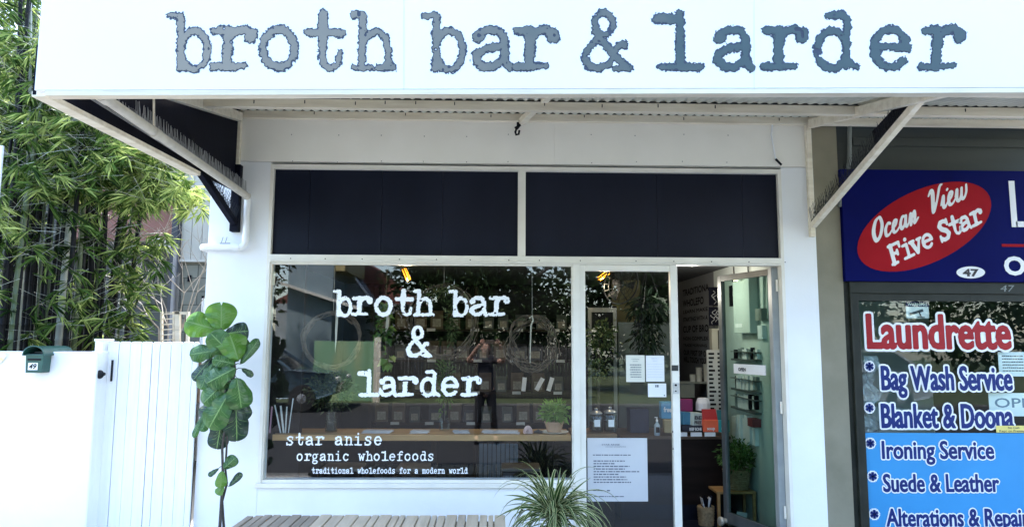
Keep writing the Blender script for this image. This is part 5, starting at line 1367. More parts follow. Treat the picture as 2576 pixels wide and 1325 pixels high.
c = MB(); p = at(1357, 1087, .22); c.tube([(p.x-.05, .22, zbar+.012), (p.x-.01, .22, zbar+.02), (p.x+.03, .21, zbar+.014)], [.008, .017, .006], 8); c.lathe([(.0, 0), (.02, .005), (.016, .02), (0, .026)], (p.x+.01, .25, zbar), 10)
o = obj('driftwood', c, M_bark, None, (p.x, .22, zbar)); tag(o, 'small piece of driftwood between the shell and the potted fern', 'driftwood')
fx = X_(1394, 1085, .26)
t = thing('potted_fern', 'bright green fern in a terracotta pot on a saucer at the bar end', 'plant', (fx, .26, zbar))
c = MB(); c.lathe([(.060, .012), (.080, .085), (.084, .085), (.084, .1), (.074, .1), (.07, .08), (0, .08)], (fx, .26, zbar), 24); obj('pot', c, mat('pale_terracotta', (.34,.20,.12,1), (.45,.29,.18,1), 9, .75), t, smooth=40)
c = MB(); c.lathe([(.06, .0), (.115, .008), (.125, .016), (.118, .014), (.06, .0065), (0, .0065)], (fx, .26, zbar), 24); obj('saucer', c, M_frame, t, smooth=40)
c = MB(); foliage_ball(c, (fx, .26, zbar+.18), .14, .10, 420, .055, .35, .78); obj('foliage', c, leaf_mat('fern_leaf', (.03,.08,.015,1), (.09,.20,.03,1), (.25,.40,.09,1), .3), t)
# jars on the counter by the fixed leaf
zc2 = Z_(1510, 1086, .32)
c2 = thing('side_counter', 'low timber counter behind the fixed glazed leaf carrying two jars', 'counter', (X_(1510, 1090, .4), .5, FL))
c = MB(); c.box(xm0+.02, .16, zc2-.05, X_(1546, 1090, .3), .62, zc2); obj('counter_top', c, mat('brown_counter_wood', (.13,.075,.035,1), (.21,.125,.06,1), 4, .5, stretch=(.4,5,5)), c2, bev=.003)
c = MB(); c.box(xm0+.05, .2, FL, X_(1540, 1090, .3), .6, zc2-.051); obj('counter_body', c, M_bwood, c2)
for i, (u, rr, hh) in enumerate(((1500, .062, .15), (1535, .062, .16))):
    x = X_(u, 1080, .34); t = thing('storage_jar', ('lidded glass jar with white label, left one of the pair', 'slightly taller lidded glass jar with white label beside the bottle side')[i], 'jar', (x, .34, zc2), 'glass jars on the side counter')
    c = MB(); c.lathe([(rr*.9, 0), (rr, .01), (rr, hh*.85), (rr*.8, hh), (rr*.75, hh), (rr*.95, hh*.85), (rr*.95, .012), (0, .012)], (x, .34, zc2), 20); obj('glass', c, M_clear, t, smooth=40)
    c = MB(); c.lathe([(rr*.92, .013), (rr*.92, hh*.6), (0, hh*.62)], (x, .34, zc2), 18); obj('contents', c, M_reveal, t)
    c = MB(); c.lathe([(rr*.85, hh), (rr*.9, hh+.012), (rr*.5, hh+.03), (.012, hh+.034), (.018, hh+.05), (0, hh+.058)], (x, .34, zc2), 18); obj('lid', c, mat('steel_lid', (.3,.32,.33,1), (.4,.42,.42,1), 9, .3, metal=.6), t, smooth=40)
    c = MB(); c.box(x-.025, .34-rr-.003, zc2+.05, x+.025, .34-rr-.001, zc2+.11); obj('label', c, M_paper, t)

# serving counter by the door with goods on it
Yc = 1.22
zc = Z_(1760, 1096, Yc)
cxa, cxb = X_(1560, 1100, Yc), X_(1832, 1100, Yc)
sc_ = thing('serving_counter', 'dark wooden serving counter facing the open door', 'counter', ((cxa+cxb)/2, Yc+.3, FL))
zk = Z_(1760, 1268, Yc); c = MB(); c.box(cxa, Yc, zk, cxb, Yc+.6, zc-.03); obj('front', c, M_bwood, sc_); c = MB(); c.box(cxa, Yc+.012, FL, cxb, Yc+.6, zk-.002); obj('kickboard', c, M_floor, sc_); c = MB(); c.box(cxa, Yc-.02, zc-.029, cxb+.02, Yc+.65, zc); obj('counter_top', c, mat('red_brown_top', (.05,.028,.016,1), (.085,.05,.03,1), 5, .45, stretch=(.4,5,5)), sc_, bev=.003)
for i, (u0, u1) in enumerate(((1708, 1729), (1738, 1766), (1773, 1800))):
    c = MB(); a = at(u0, 1097, Yc-.03); b = at(u1, 1087, Yc-.03); c.box(a.x, Yc-.026, a.z, b.x, Yc-.022, b.z)
    o = obj('price_ticket', c, M_paper, None, (a.x, Yc-.024, a.z)); tag(o, ('white price ticket on the counter edge, cut off by the door post', 'white price ticket below the blue and white carton', 'white price ticket below the orange carton')[i], 'ticket', 'price tickets on the counter edge')
def carton(name, lab, cols, u0, u1, v0, v1, Y, d=.14, lid=None, words=()):
    a = at(u0, v1, Y); b = at(u1, v0, Y); t = thing(name, lab, 'carton', ((a.x+b.x)/2, Y+d/2, a.z))
    c = MB(); c.box(a.x, Y, a.z, b.x, Y+d, b.z if lid is None else a.z+(b.z-a.z)*.55); obj('box', c, cols[0], t, bev=.003)
    if lid is not None:
        h = a.z+(b.z-a.z)*.55
        c = MB(); w_ = b.x-a.x; c.add([(a.x, Y+.02, h), (b.x, Y+.02, h), (b.x-.004, Y+.06, b.z), (a.x+.004, Y+.06, b.z), (a.x, Y+.03, h), (b.x, Y+.03, h), (b.x-.004, Y+.07, b.z), (a.x+.004, Y+.07, b.z)], [(0,1,2,3),(7,6,5,4),(0,4,5,1),(1,5,6,2),(2,6,7,3),(3,7,4,0)]); obj('display_lid', c, lid, t)
    if words:
        c = MB()
        for (s, fx_, fz, fh, fw) in words: text_mb(c, s, (a.x+(b.x-a.x)*fx_, Y-.003, a.z+(b.z-a.z)*fz), EX, EZ, (b.z-a.z)*fh, (b.x-a.x)*fw, .03)
        obj('box_lettering', c, M_paper, t)
    return t
Mc = lambda n_, r, g_, b: mat(n_, srgb(r, g_, b), srgb(min(255, r+14), min(255, g_+14), min(255, b+14)), 6, .5)
carton('blue_carton', 'blue and white carton on a dark tray on the counter beside the door post', [Mc('dark_tray_card', 22, 24, 40), ], 1717, 1767, 1070, 1085, Yc+.05, .2, words=(('BEEF BONE', .35, .2, .5, .6),))
t = thing('folded_carton', 'tilted blue and pale carton with rounded lettering on the dark tray', 'carton', (X_(1742, 1068, Yc+.1), Yc+.1, zc))
c = MB(); p = at(1729, 1052, Yc+.10); q_ = at(1752, 1054, Yc+.08); rot = Matrix.Rotation(.35, 3, 'Z') @ Matrix.Rotation(.06, 3, 'Y'); c.obox((q_.x, Yc+.12, q_.z), .11, .09, .13, rot); obj('box', c, Mc('pale_carton', 176, 190, 186), t, bev=.006)
c = MB(); c.obox((p.x-.02, Yc+.15, p.z), .09, .11, .125, rot); obj('side', c, Mc('blue_carton', 62, 118, 150), t, bev=.004)
c = MB(); n_ = rot @ Vector((0, -1, 0)); ex2 = rot @ EX; ez2 = rot @ EZ; text_mb(c, 'BE', Vector((q_.x, Yc+.12, q_.z)) + n_*.047 - ex2*.04 - ez2*.0, ex2, ez2, .035, .08, .04); text_mb(c, 'FREE', Vector((q_.x, Yc+.12, q_.z)) + n_*.047 - ex2*.04 - ez2*.045, ex2, ez2, .03, .08, .04); obj('box_lettering', c, M_ink, t)
carton('orange_carton', 'open orange carton with a red display lid on the counter', [Mc('orange_card', 226, 96, 62)], 1770, 1806, 1030, 1086, Yc+.04, .14, Mc('red_card', 150, 28, 32), (('soup', .25, .1, .15, .5),))
carton('teal_carton', 'open teal carton at the counter end beside the orange one', [Mc('teal_card', 38, 140, 146)], 1808, 1834, 1032, 1086, Yc+.04, .14, Mc('dark_teal_card', 22, 84, 92), (('broth', .25, .1, .13, .5),))
carton('magenta_packet', 'magenta packet behind the blue carton on the counter', [Mc('magenta_pack', 120, 30, 84)], 1712, 1742, 1004, 1034, Yc+.25, .1)
carton('light_blue_packet', 'light blue packet on the counter seen through the fixed leaf', [Mc('sky_pack', 66, 136, 180)], 1664, 1694, 1010, 1052, Yc+.1, .1, words=(('free', .2, .4, .3, .6),))
carton('navy_book_box', 'dark navy box of bags on the counter behind the notices', [Mc('navy_pack', 18, 24, 50)], 1586, 1632, 1028, 1088, Yc+.2, .2)
carton('cream_packet', 'cream and brown packet on the counter beside the door post', [Mc('cream_pack', 150, 135, 98)], 1672, 1694, 1056, 1088, Yc+.02, .08)
t = thing('soap_bottle', 'clear pump bottle with dark label on the counter', 'bottle', (X_(1653, 1086, Yc+.05), Yc+.05, zc))
bx_ = X_(1653, 1086, Yc+.05); c = MB(); c.lathe([(.028, 0), (.030, .005), (.030, .10), (.012, .125), (.012, .135), (0, .135)], (bx_, Yc+.05, zc), 16); obj('body', c, Mc('pale_blue_bottle', 150, 170, 182), t, smooth=40)
c = MB(); c.lathe([(.012, .136), (.012, .155), (.006, .157), (.006, .175), (0, .175)], (bx_, Yc+.05, zc), 12); c.box(bx_-.022, Yc+.045, zc+.172, bx_+.006, Yc+.055, zc+.18); obj('pump', c, M_decal, t, smooth=40)
c = MB(); c.box(bx_-.018, Yc+.018, zc+.03, bx_+.018, Yc+.0195, zc+.085); obj('label', c, M_dark, t)
dx_ = X_(1772, 1020, Yc+.3); dz0 = Z_(1772, 1033, Yc+.3)
t = thing('white_dome_lamp', 'white faceted dome cover behind the orange carton', 'cover', (dx_, Yc+.35, zc))
c = MB(); c.lathe([(.07, dz0-zc), (.078, dz0-zc+.005), (.076, dz0-zc+.08), (.056, dz0-zc+.128), (.04, dz0-zc+.132), (0, dz0-zc+.133)], (dx_, Yc+.35, zc), 10); obj('dome', c, mat('white_dome', (.66,.66,.70,1), (.74,.74,.77,1), 18, .4, bump=.2), t)
c = MB(); c.lathe([(.06, .0), (.06, dz0-zc)], (dx_, Yc+.35, zc), 16); obj('base', c, M_dark, t)
# shelf with cups behind the counter, punched rack
Ys = 2.3
zsh = Z_(1755, 960, Ys)
shf = thing('cup_shelf', 'small shelf holding stacked pale cups behind the counter', 'shelf', (X_(1750, 960, Ys), Ys, zsh-.2))
c = MB(); c.box(X_(1700, 960, Ys), Ys, zsh-.02, X_(1786, 960, Ys), Ys+.2, zsh); c.box(X_(1712, 960, Ys), Ys+.02, Z_(1750, 1000, Ys), X_(1748, 960, Ys), Ys+.18, zsh-.021, 0); obj('board', c, mat('grey_green_shelf', (.13,.14,.115,1), (.19,.2,.17,1), 5, .6), shf)
for i, (u, n_) in enumerate(((1743, 1), (1759, 3), (1778, 4))):
    x = X_(u, 955, Ys+.1); c = MB()
    for k in range(n_): c.lathe([(.032, 0+k*.04), (.04, .08+k*.04), (.042, .082+k*.04), (.0, .083+k*.04)] if True else 0, (x, Ys+.1, zsh), 14)
    o = obj('cup_stack', c, mat('ivory_cup', (.42,.41,.35,1), (.5,.49,.42,1), 8, .5), None, (x, Ys+.1, zsh), smooth=40); tag(o, ('single low ivory cup on the small shelf', 'middle ivory cup stack, of medium height, on the small shelf', 'tallest ivory cup stack beside the punched rack')[i], 'cups', 'cup stacks behind the counter')
rk = thing('punched_rack', 'tall white rack with dark slots beside the menu wall', 'rack', (X_(1800, 1000, 1.9), 1.9, FL))
M_rack = mat('white_rack_steel', (.42,.43,.41,1), (.5,.51,.49,1), 6, .5)
a = at(1783, 1060, 1.9); b = at(1820, 880, 1.9); c = MB(); c.box(a.x, 1.9, a.z-.1, b.x, 1.94, b.z); obj('panel', c, M_rack, rk)
c = MB()
for k in range(17):
    z = b.z-.04-k*(b.z-a.z)/17
    for (f0, f1) in ((.08, random.uniform(.3, .5)), (.62, random.uniform(.75, .95))): c.box(a.x+(b.x-a.x)*f0, 1.895, z-.012, a.x+(b.x-a.x)*f1, 1.899, z+.010)
obj('slots', c, M_black, rk)
# posters with chalk drawings and cream cupboard beside the menu wall
for i, (u0, v0, u1, v1) in enumerate(((1784, 722, 1822, 768), (1784, 772, 1822, 818))):
    Y = 1.98; a = at(u0, v1, Y); b = at(u1, v0, Y)
    t = thing('chalk_poster', ('black poster with white curly drawings, upper one by the menu wall', 'black poster with white figure drawings, lower one by the menu wall')[i], 'poster', ((a.x+b.x)/2, Y, a.z), 'black posters by the menu wall')
    c = MB(); c.box(a.x, Y, a.z, b.x, Y+.006, b.z); obj('sheet', c, M_dark, t)
    c = MB()
    for k in range(5):
        cx_ = random.uniform(a.x+.04, b.x-.04); cz_ = random.uniform(a.z+.05, b.z-.05); pts = [(cx_+.025*math.sin(j*.9+k)*(1-.05*j), Y-.004, cz_+.05-.1*j/9) for j in range(10)]
        c.tube(pts, .0035, 4)
    obj('drawing', c, mat('chalk_line', (.30,.31,.33,1), (.42,.43,.44,1), 12, .7), t)
a = at(1792, 882, 1.97); b = at(1822, 826, 1.97); t = thing('cream_wall_box', 'cream wall box below the black posters', 'box', ((a.x+b.x)/2, 1.97, a.z))
c = MB(); c.box(a.x, 1.97, a.z, b.x, 2.07, b.z); obj('body', c, mat('cream_box', (.40,.39,.32,1), (.48,.47,.39,1), 6, .5), t, bev=.004); c = MB(); c.box(a.x+(b.x-a.x)*.5-.004, 1.964, a.z+.02, a.x+(b.x-a.x)*.5+.004, 1.969, b.z-.02); obj('door_seam', c, M_black, t)
# pale wall behind the open door: meter box, intercom, leaflet racks
def onwall(u, v, X=XI1-.001):
    d = fwd*FPX + rgt*(u-CU) + upv*(CV-v); return CAM + d*((X-CAM.x)/d.x)
def wallbox(mb, u0, u1, v0, v1, d, mi=0):
    a = onwall(u0, (v0+v1)/2); b = onwall(u1, (v0+v1)/2); zt_ = onwall((u0+u1)/2, v0).z; zb2 = onwall((u0+u1)/2, v1).z
    mb.box(XI1-d, a.y, zb2, XI1-.001, b.y, zt_, mi)
    return a, b, zb2, zt_
t = thing('meter_box', 'pale green metal meter box on the wall behind the open door', 'box', (XI1, 1.1, 1.9))
c = MB(); wallbox(c, 1866, 1908, 702, 838, .09); obj('body', c, M_intw, t, bev=.006)
c = MB(); a = onwall(1885, 822, XI1-.0935); wallbox(c, 1872, 1890, 814, 823, .0925); obj('label', c, M_paper, t)
c = MB(); wallbox(c, 1848, 1858, 718, 770, .06); obj('dark_panel', c, M_black, t)
t = thing('door_buzzer', 'small grey switch and white cable conduit on the wall by the door', 'switch', (XI1, .8, 1.9))
c = MB(); wallbox(c, 1915, 1931, 776, 806, .06); obj('switch', c, mat('grey_switch', (.2,.22,.2,1), (.28,.3,.28,1), 8, .5), t)
c = MB(); wallbox(c, 1916, 1928, 818, 852, .04); obj('white_box', c, M_paper, t)
c = MB(); c.tube([onwall(1921, 690, XI1-.012), onwall(1921, 776, XI1-.012)], .01, 8); c.tube([onwall(1932, 690, XI1-.012), onwall(1932, 800, XI1-.012)], .01, 8); obj('conduit', c, M_intw, t)
for i, (v0, v1, ll) in enumerate(((876, 908, 'top leaflet rack on the pale wall behind the door'), (945, 985, 'leaflet rack just below the OPEN board on the pale wall'), (992, 1034, 'leaflet rack above the white newspapers on the pale wall'))):
    t = thing('leaflet_rack', ll, 'rack', (XI1, 1.1, onwall(1880, v1).z), 'leaflet racks behind the door')
    c = MB(); wallbox(c, 1853, 1916, v1-5, v1, .06); wallbox(c, 1853, 1916, v0+8, v0+10, .065); obj('wire_tray', c, M_dframe, t)
    u = 1856
    for k in range(9):
        c = MB(); w_ = random.uniform(4, 6); wallbox(c, u, u+w_, v0+random.uniform(-3, 4), v1-5, .02+.025*random.random()); o = obj('leaflet', c, random.choice((M_paper, M_paper, mat('grey_leaflet', (.18,.22,.22,1), (.26,.3,.3,1), 9, .6), M_dark)), t); u += w_+1.2
t = thing('newspaper_rack', 'rack of white newspapers with one red headline behind the plant', 'rack', (XI1, 1.0, onwall(1890, 1140).z))
u = 1852
for k in range(7):
    c = MB(); w_ = random.uniform(6, 9); wallbox(c, u, u+w_, 1045+random.uniform(-8, 12), 1110+random.uniform(-6, 10), .03+.03*random.random()); obj('newspaper', c, M_paper, t); u += w_+1.5
c = MB(); wallbox(c, 1902, 1915, 1052, 1072, .085); obj('red_headline', c, mat('dark_red_print', (.18,.03,.04,1), (.24,.05,.06,1), 9, .6), t)
# OPEN board hanging on the door pane
t = thing('open_board', 'white OPEN board hung across the open door pane', 'sign', DP(.4, Z_(1885, 940, .4), -.03))
def on_door(u, v, o=0.0):
    n = Vector((dn.x, dn.y, 0)); P0 = DP(0, 0, o); d = fwd*FPX + rgt*(u-CU) + upv*(CV-v); return CAM + d*((P0-CAM).dot(n)/d.dot(n))
side = -.03 if (CAM-DP(.4, 1.5)).dot(dn) < 0 else .03
A_, B_ = on_door(1846, 939, side), on_door(1926, 943, side); zt_ = on_door(1846, 914, side).z; zt2 = on_door(1926, 919, side).z
c = MB(); sgn_ = 1 if side > 0 else -1; th_ = Vector((dn.x, dn.y, 0))*.006*sgn_
zlo, zhi = (A_.z+B_.z)/2, (zt_+zt2)/2
q0, q1, q2, q3 = Vector((A_.x, A_.y, zlo)), Vector((B_.x, B_.y, zlo)), Vector((B_.x, B_.y, zhi)), Vector((A_.x, A_.y, zhi))
c.add([q0, q1, q2, q3, q0-th_, q1-th_, q2-th_, q3-th_], [(0,1,2,3),(7,6,5,4),(0,4,5,1),(1,5,6,2),(2,6,7,3),(3,7,4,0)]); obj('board', c, M_paper, t)
c = MB(); exd = (q1-q0).normalized(); text_mb(c, 'OPEN', q0 + exd*(q1-q0).length*.16 + EZ*(zhi-zlo)*.3 + th_*.4, exd, EZ, (zhi-zlo)*.34, (q1-q0).length*.24, .04); obj('board_lettering', c, M_ink, t)
# plant in a wicker pot on a wooden stand, basket of papers
Yp = .95
t = thing('wooden_stand', 'light timber plant stand with shelf inside the doorway', 'stand', (X_(1858, 1325, Yp), Yp+.15, FL))
ztop = Z_(1855, 1236, Yp); sa, sb = X_(1806, 1280, Yp), X_(1902, 1280, Yp)
for x in (sa+.013, sb-.013):
    for y in (Yp+.013, Yp+.287): c = MB(); c.box(x-.013, y-.013, FL, x+.013, y+.013, ztop-.021); obj('leg', c, M_ply, t)
c = MB(); c.box(sa-.005, Yp-.005, ztop-.02, sb+.005, Yp+.305, ztop); obj('top', c, M_ply, t); c = MB(); zsf = Z_(1855, 1330, Yp); c.box(sa+.02, Yp, zsf-.1, sb-.02, Yp+.3, zsf-.085); obj('lower_shelf', c, M_ply, t)
o = MB(); a = at(1828, 1322, Yp+.1); b = at(1885, 1245, Yp+.1); o.obox(((a.x+b.x)/2-.02, Yp+.15, zsf-.02), .2, .2, .12, Matrix.Rotation(.1, 3, 'Z')); o = obj('paper_bag_stack', o, mat('grey_bag', (.12,.12,.11,1), (.2,.2,.18,1), 9, .8), None, ((a.x+b.x)/2, Yp+.15, zsf-.085)); tag(o, 'pile of grey paper bags on the lower shelf of the stand', 'bags')
c = MB(); a = at(1868, 1302, Yp-.0); c.obox((a.x, Yp+.02, a.z+.02), .1, .004, .06, Matrix.Rotation(.15, 3, 'Y')); o = obj('white_tag', c, M_paper, None, a); tag(o, 'small tilted white card in front of the paper bags', 'card')
ppx = X_(1856, 1230, Yp+.12)
t = thing('potted_shrub', 'bushy small leaved plant in a wicker pot on the wooden stand', 'plant', (ppx, Yp+.14, ztop))
ph = Z_(1856, 1186, Yp)-ztop
c = MB()
for k in range(9):
    z = ztop+.004+k*ph/9; rr = .105+.03*k/9; c.lathe([(rr, 0), (rr+.005, ph/18), (rr, ph/9)], (ppx, Yp+.14, z), 24)
c.lathe([(.1, .002), (0, .003)], (ppx, Yp+.14, ztop), 20); c.lathe([(.13, ph-.02), (0, ph-.02)], (ppx, Yp+.14, ztop), 20); obj('wicker_pot', c, mat('wicker', (.20,.14,.07,1), (.34,.25,.14,1), 40, .8, bump=.5, bscale=90), t, smooth=50)
c = MB(); foliage_ball(c, (ppx-.01, Yp+.10, ztop+ph+.13), .20, .19, 800, .045, .42, .62); obj('foliage', c, leaf_mat('shrub_leaf', (.012,.04,.012,1), (.05,.125,.03,1), (.20,.32,.10,1), .2), t)
bpx = X_(1786, 1320, Yp-.02)
t = thing('wicker_basket', 'wicker basket full of folded papers on the floor inside the door', 'basket', (bpx, Yp+.1, FL))
zbk = Z_(1786, 1278, Yp)
c = MB()
for k in range(12):
    z = FL+k*(zbk-FL)/12; rr = .062+.02*k/12; c.lathe([(rr, 0), (rr+.005, (zbk-FL)/24), (rr, (zbk-FL)/12)], (bpx, Yp+.1, z), 20)
obj('basket', c, MATS['wicker'], t, smooth=50)
for k in range(7):
    c = MB(); c.obox((bpx-.035+.012*k, Yp+.08+.01*(k % 3), zbk+.02+random.uniform(-.01, .03)), .004, .08, .13, Matrix.Rotation(random.uniform(-.35, .35), 3, 'Y')); obj('paper', c, random.choice((M_paper, M_paper, M_dark)), t)

# notices on the fixed leaf
Yn = .027
hd1 = [('OPEN', .17, .3, .045, .4), ('NOW', .25, .37, .045, .26)]
notice('door_notice', 'white notice with several printed lines, left of the upper pair on the fixed leaf', 'notice', 1575, 893, 1622, 960, Yn, [(.34+.09*i, .385+.09*i, .2+.03*(i % 2), .82) for i in range(6)], mat('grey_print', (.2,.22,.22,1), (.3,.32,.32,1), 12, .7), mat('cream_sheet', (.66,.66,.58,1), (.72,.72,.64,1), 6, .7), 5, 'notices on the fixed glazed leaf', hd1)
notice('door_notice', 'white notice with faint blue lines, right of the upper pair on the fixed leaf', 'notice', 1625, 894, 1671, 959, Yn, [(.32+.1*i, .33+.1*i, .08, .92) for i in range(6)], mat('faint_blue_print', (.45,.5,.58,1), (.52,.57,.64,1), 12, .7), None, 6, 'notices on the fixed glazed leaf', [('MENU', .13, .32, .04, .36), ('TODAY', .22, .36, .04, .28)])
n3 = notice('door_notice', 'small blank white notice with a dark square, below the upper pair on the fixed leaf', 'notice', 1630, 964, 1676, 998, Yn, [(.10, .28, .40, .47), (.10, .28, .49, .60), (.82, .92, .86, .94)], mat('slate_print', (.08,.11,.14,1), (.12,.15,.19,1), 12, .7), None, 7, 'notices on the fixed glazed leaf')
bl = [(.262, .278, .09, .72)] + [(.355+.042*i, .373+.042*i, .10, (.62, .45, .70, .62, .86, .52, .64, .66, .72)[i]) for i in range(9)] + [(.82, .835, .09, .24), (.82, .84, .32, .37), (.915, .93, .10, .60)]
notice('policy_poster', 'large pale blue typed poster low on the fixed glazed leaf', 'poster', 1478, 1101, 1629, 1260, Yn, bl, mat('typed_ink', (.07,.08,.11,1), (.16,.17,.21,1), 30, .7), mat('pale_blue_paper', (.50,.51,.53,1), (.56,.57,.58,1), 3, .7), 8, None, [('STAR ANISE', .118, .24, .026, .30), ('ORGANIC WHOLEFOODS', .145, .30, .014, .34)])

# hanging things in the window
M_twig = mat('brown_vine_twig', (.045,.030,.020,1), (.14,.10,.068,1), 25, .85)
def wreath(lab, u, v, rpx, Y, n=9, squash=1.0, thick=.03):
    cc = at(u, v, Y); r = rpx/1755*(5.85+Y)
    t = thing('vine_wreath', lab, 'wreath', (cc.x, Y, cc.z), 'vine wreaths hung in the window')
    c = MB()
    for k in range(n):
        a0 = random.uniform(0, 6.28); sp_n = random.uniform(4.5, 7.5); pts = []; ro = random.uniform(-1, 1)*thick; ph = random.uniform(0, 6)
        for i in range(34):
            a = a0+sp_n*i/33; rr = r+ro*math.cos(a*1.5+ph)+.4*thick*math.sin(a*3.3+ph)+.003*random.gauss(0, 1)
            pts.append((cc.x+rr*math.cos(a), Y+thick*.6*math.sin(a*2.1+ph), cc.z+rr*math.sin(a)*squash))
        c.tube(pts, random.uniform(.0034, .0062), 5, cap=False)
    for k in range(int(n*1.5)):
        a = random.uniform(0, 6.28); p = Vector((cc.x+r*math.cos(a), Y, cc.z+r*squash*math.sin(a))); d = Vector((math.cos(a+random.uniform(-1.4, 1.4)), -.2, math.sin(a+random.uniform(-1.4, 1.4))))*random.uniform(.03, .09)
        c.tube([p, p+d], [.002, .001], 4, cap=False)
    obj('twigs', c, M_twig, t)
    c = MB(); c.tube([(cc.x+.002, Y, cc.z+r*squash), (cc.x, Y, CE)], .003, 6); obj('hanging_string', c, mat('pale_string', (.22,.21,.19,1), (.3,.29,.26,1), 9, .8), t)
    return t, cc, r
w1, cc, r = wreath('open vine wreath with a narrow cream ribbon at the left of the window', 836, 856, 68, .22)
c = MB(); a = at(847, 800, .2); c.add([a+Vector((-.008, 0, .25)), a+Vector((.006, 0, .25)), a+Vector((.012, 0, 0)), a+Vector((.008, 0, -.15)), a+Vector((-.004, 0, -.3)), a+Vector((-.010, 0, -.1))], [(0, 5, 4, 3, 2, 1)]); obj('ribbon', c, mat('cream_ribbon', (.50,.45,.36,1), (.6,.55,.45,1), 9, .6), w1)
w2, cc, r = wreath('leafy vine wreath hanging behind the broth bar lettering', 1115, 806, 80, .3, 8, 1.1)
c = MB(); foliage_ball(c, at(1105, 735, .3), .20, .07, 150, .045, .45, .6, .2, .05); foliage_ball(c, at(1135, 810, .32), .05, .28, 200, .05, .35, .35, .4); obj('leaves', c, leaf_mat('wreath_leaf', (.012,.026,.010,1), (.055,.075,.03,1), (.22,.23,.11,1), .15), w2)
w3, cc, r = wreath('thick tangled vine wreath with a cream bow at the right of the window', 1338, 862, 55, .22, 14, 1.12, .045)
c = MB(); a = at(1335, 800, .16); c.tube([a+Vector((-.012, 0, .0)), a+Vector((.012, -.01, .02)), a+Vector((.02, -.005, -.02)), a+Vector((.004, 0, -.06)), a+Vector((-.002, 0, -.2)), a+Vector((-.004, 0, -.38))], [.006, .008, .008, .007, .006, .004], 6); obj('ribbon', c, mat('cream_ribbon', (.50,.45,.36,1), (.6,.55,.45,1), 9, .6), w3)
# trailing pothos with heart leaves
p = at(968, 800, .34); t = thing('trailing_vine', 'trailing heart leaved vine hanging beside the left wreath', 'plant', (p.x, .34, p.z))
c = MB(); foliage_ball(c, at(966, 815, .34), .05, .22, 60, .075, .8, .62, .5); foliage_ball(c, at(980, 905, .34), .03, .10, 10, .09, .85, .85, .5); obj('leaves', c, M_ileaf, t)
c = MB(); c.tube([at(975, 660, .34), at(970, 760, .34), at(965, 830, .34), at(978, 915, .34)], .003, 6); obj('stem', c, M_twig, t)
c = MB(); a = at(973, 800, .30); c.tube([a+Vector((0, 0, .04)), a+Vector((.01, 0, 0)), a+Vector((.004, 0, -.07)), a+Vector((-.004, 0, -.12))], [.008, .014, .016, .004], 8); obj('dried_leaf', c, mat('dried_cream_leaf', (.45,.40,.32,1), (.55,.5,.4,1), 9, .6), t)
# bottle brush greenery column in the window middle
p = at(1130, 950, .5); t = thing('climbing_plant', 'tall thin climbing plant standing behind the larder lettering', 'plant', (X_(1118, 1087, .45), .45, zbar))
c = MB(); foliage_ball(c, at(1118, 960, .45), .09, .30, 330, .05, .4, .5); obj('foliage', c, M_ileaf, t)
px9 = X_(1118, 1087, .45); c = MB(); c.tube([(px9, .45, zbar+.08), (px9+.01, .45, zbar+.6)], .006, 6); obj('stem', c, M_bark, t); c = MB(); c.lathe([(.045, 0), (.06, .1), (.055, .1), (0, .09)], (px9, .45, zbar), 16); obj('pot', c, M_clear, t)
# hanging basket plant and fan seen through the fixed leaf
p = at(1628, 800, 1.3); t = thing('hanging_plant', 'dark trailing plant in a hanging pot behind the fixed leaf', 'plant', (p.x, 1.3, p.z))
M_hleaf = leaf_mat('dark_hanging_leaf', (.004,.008,.006,1), (.010,.020,.013,1), (.035,.055,.035,1), .1)
c = MB(); foliage_ball(c, at(1630, 775, 1.3), .24, .16, 340, .10, .4, .35, .7); foliage_ball(c, at(1628, 845, 1.3), .18, .26, 420, .08, .3, .35, 1.0); obj('foliage', c, M_hleaf, t)
pb_ = at(1630, 780, 1.3); c = MB(); c.lathe([(.09, -.1), (.14, .05), (.145, .06), (.13, .06), (0, .04)], pb_, 20); obj('pot', c, M_black, t)
c = MB()
for k in range(3): a = 2.1*k; c.tube([pb_+Vector((.14*math.cos(a), .14*math.sin(a), .06)), Vector((pb_.x, pb_.y, CE))], .003, 5)
obj('hanger', c, M_black, t)
p = at(1562, 715, 1.0); t = thing('wall_fan', 'dark round fan guard hung high behind the fixed leaf', 'fan', p)
c = MB(); ax = Vector((.45, -1, -.35)).normalized(); q = ax.to_track_quat('Z', 'Y').to_matrix()
for rr in (.20, .15, .10, .05): c.tube([p+q @ Vector((rr*math.cos(a), rr*math.sin(a), .05*(1-rr/.2))) for a in np.linspace(0, 2*math.pi, 33)], .008 if rr == .2 else .003, 6, cap=False)
for k in range(16): a = 2*math.pi*k/16; c.tube([p+q @ Vector((.2*math.cos(a), .2*math.sin(a), 0)), p+q @ Vector((.03*math.cos(a), .03*math.sin(a), .05))], .0025, 4, cap=False)
obj('guard', c, M_black, t)
c = MB()
for k in range(3):
    a = 2.09*k; vs = [p+q @ Vector((r_*math.cos(a+b_*.5), r_*math.sin(a+b_*.5), .0+.03*b_)) for r_, b_ in ((.03, -.5), (.17, -.6), (.17, .6), (.03, .5))]; c.add(vs, [(0, 1, 2, 3)])
c.lathe([(.04, -.1), (.045, .0), (0, .03)], p, 16, axis=ax); obj('blades', c, M_intd, t)
c = MB(); c.tube([p-ax*.1, at(1600, 790, 1.6), at(1612, 730, 2.4)], .006, 6); obj('arm', c, M_black, t)
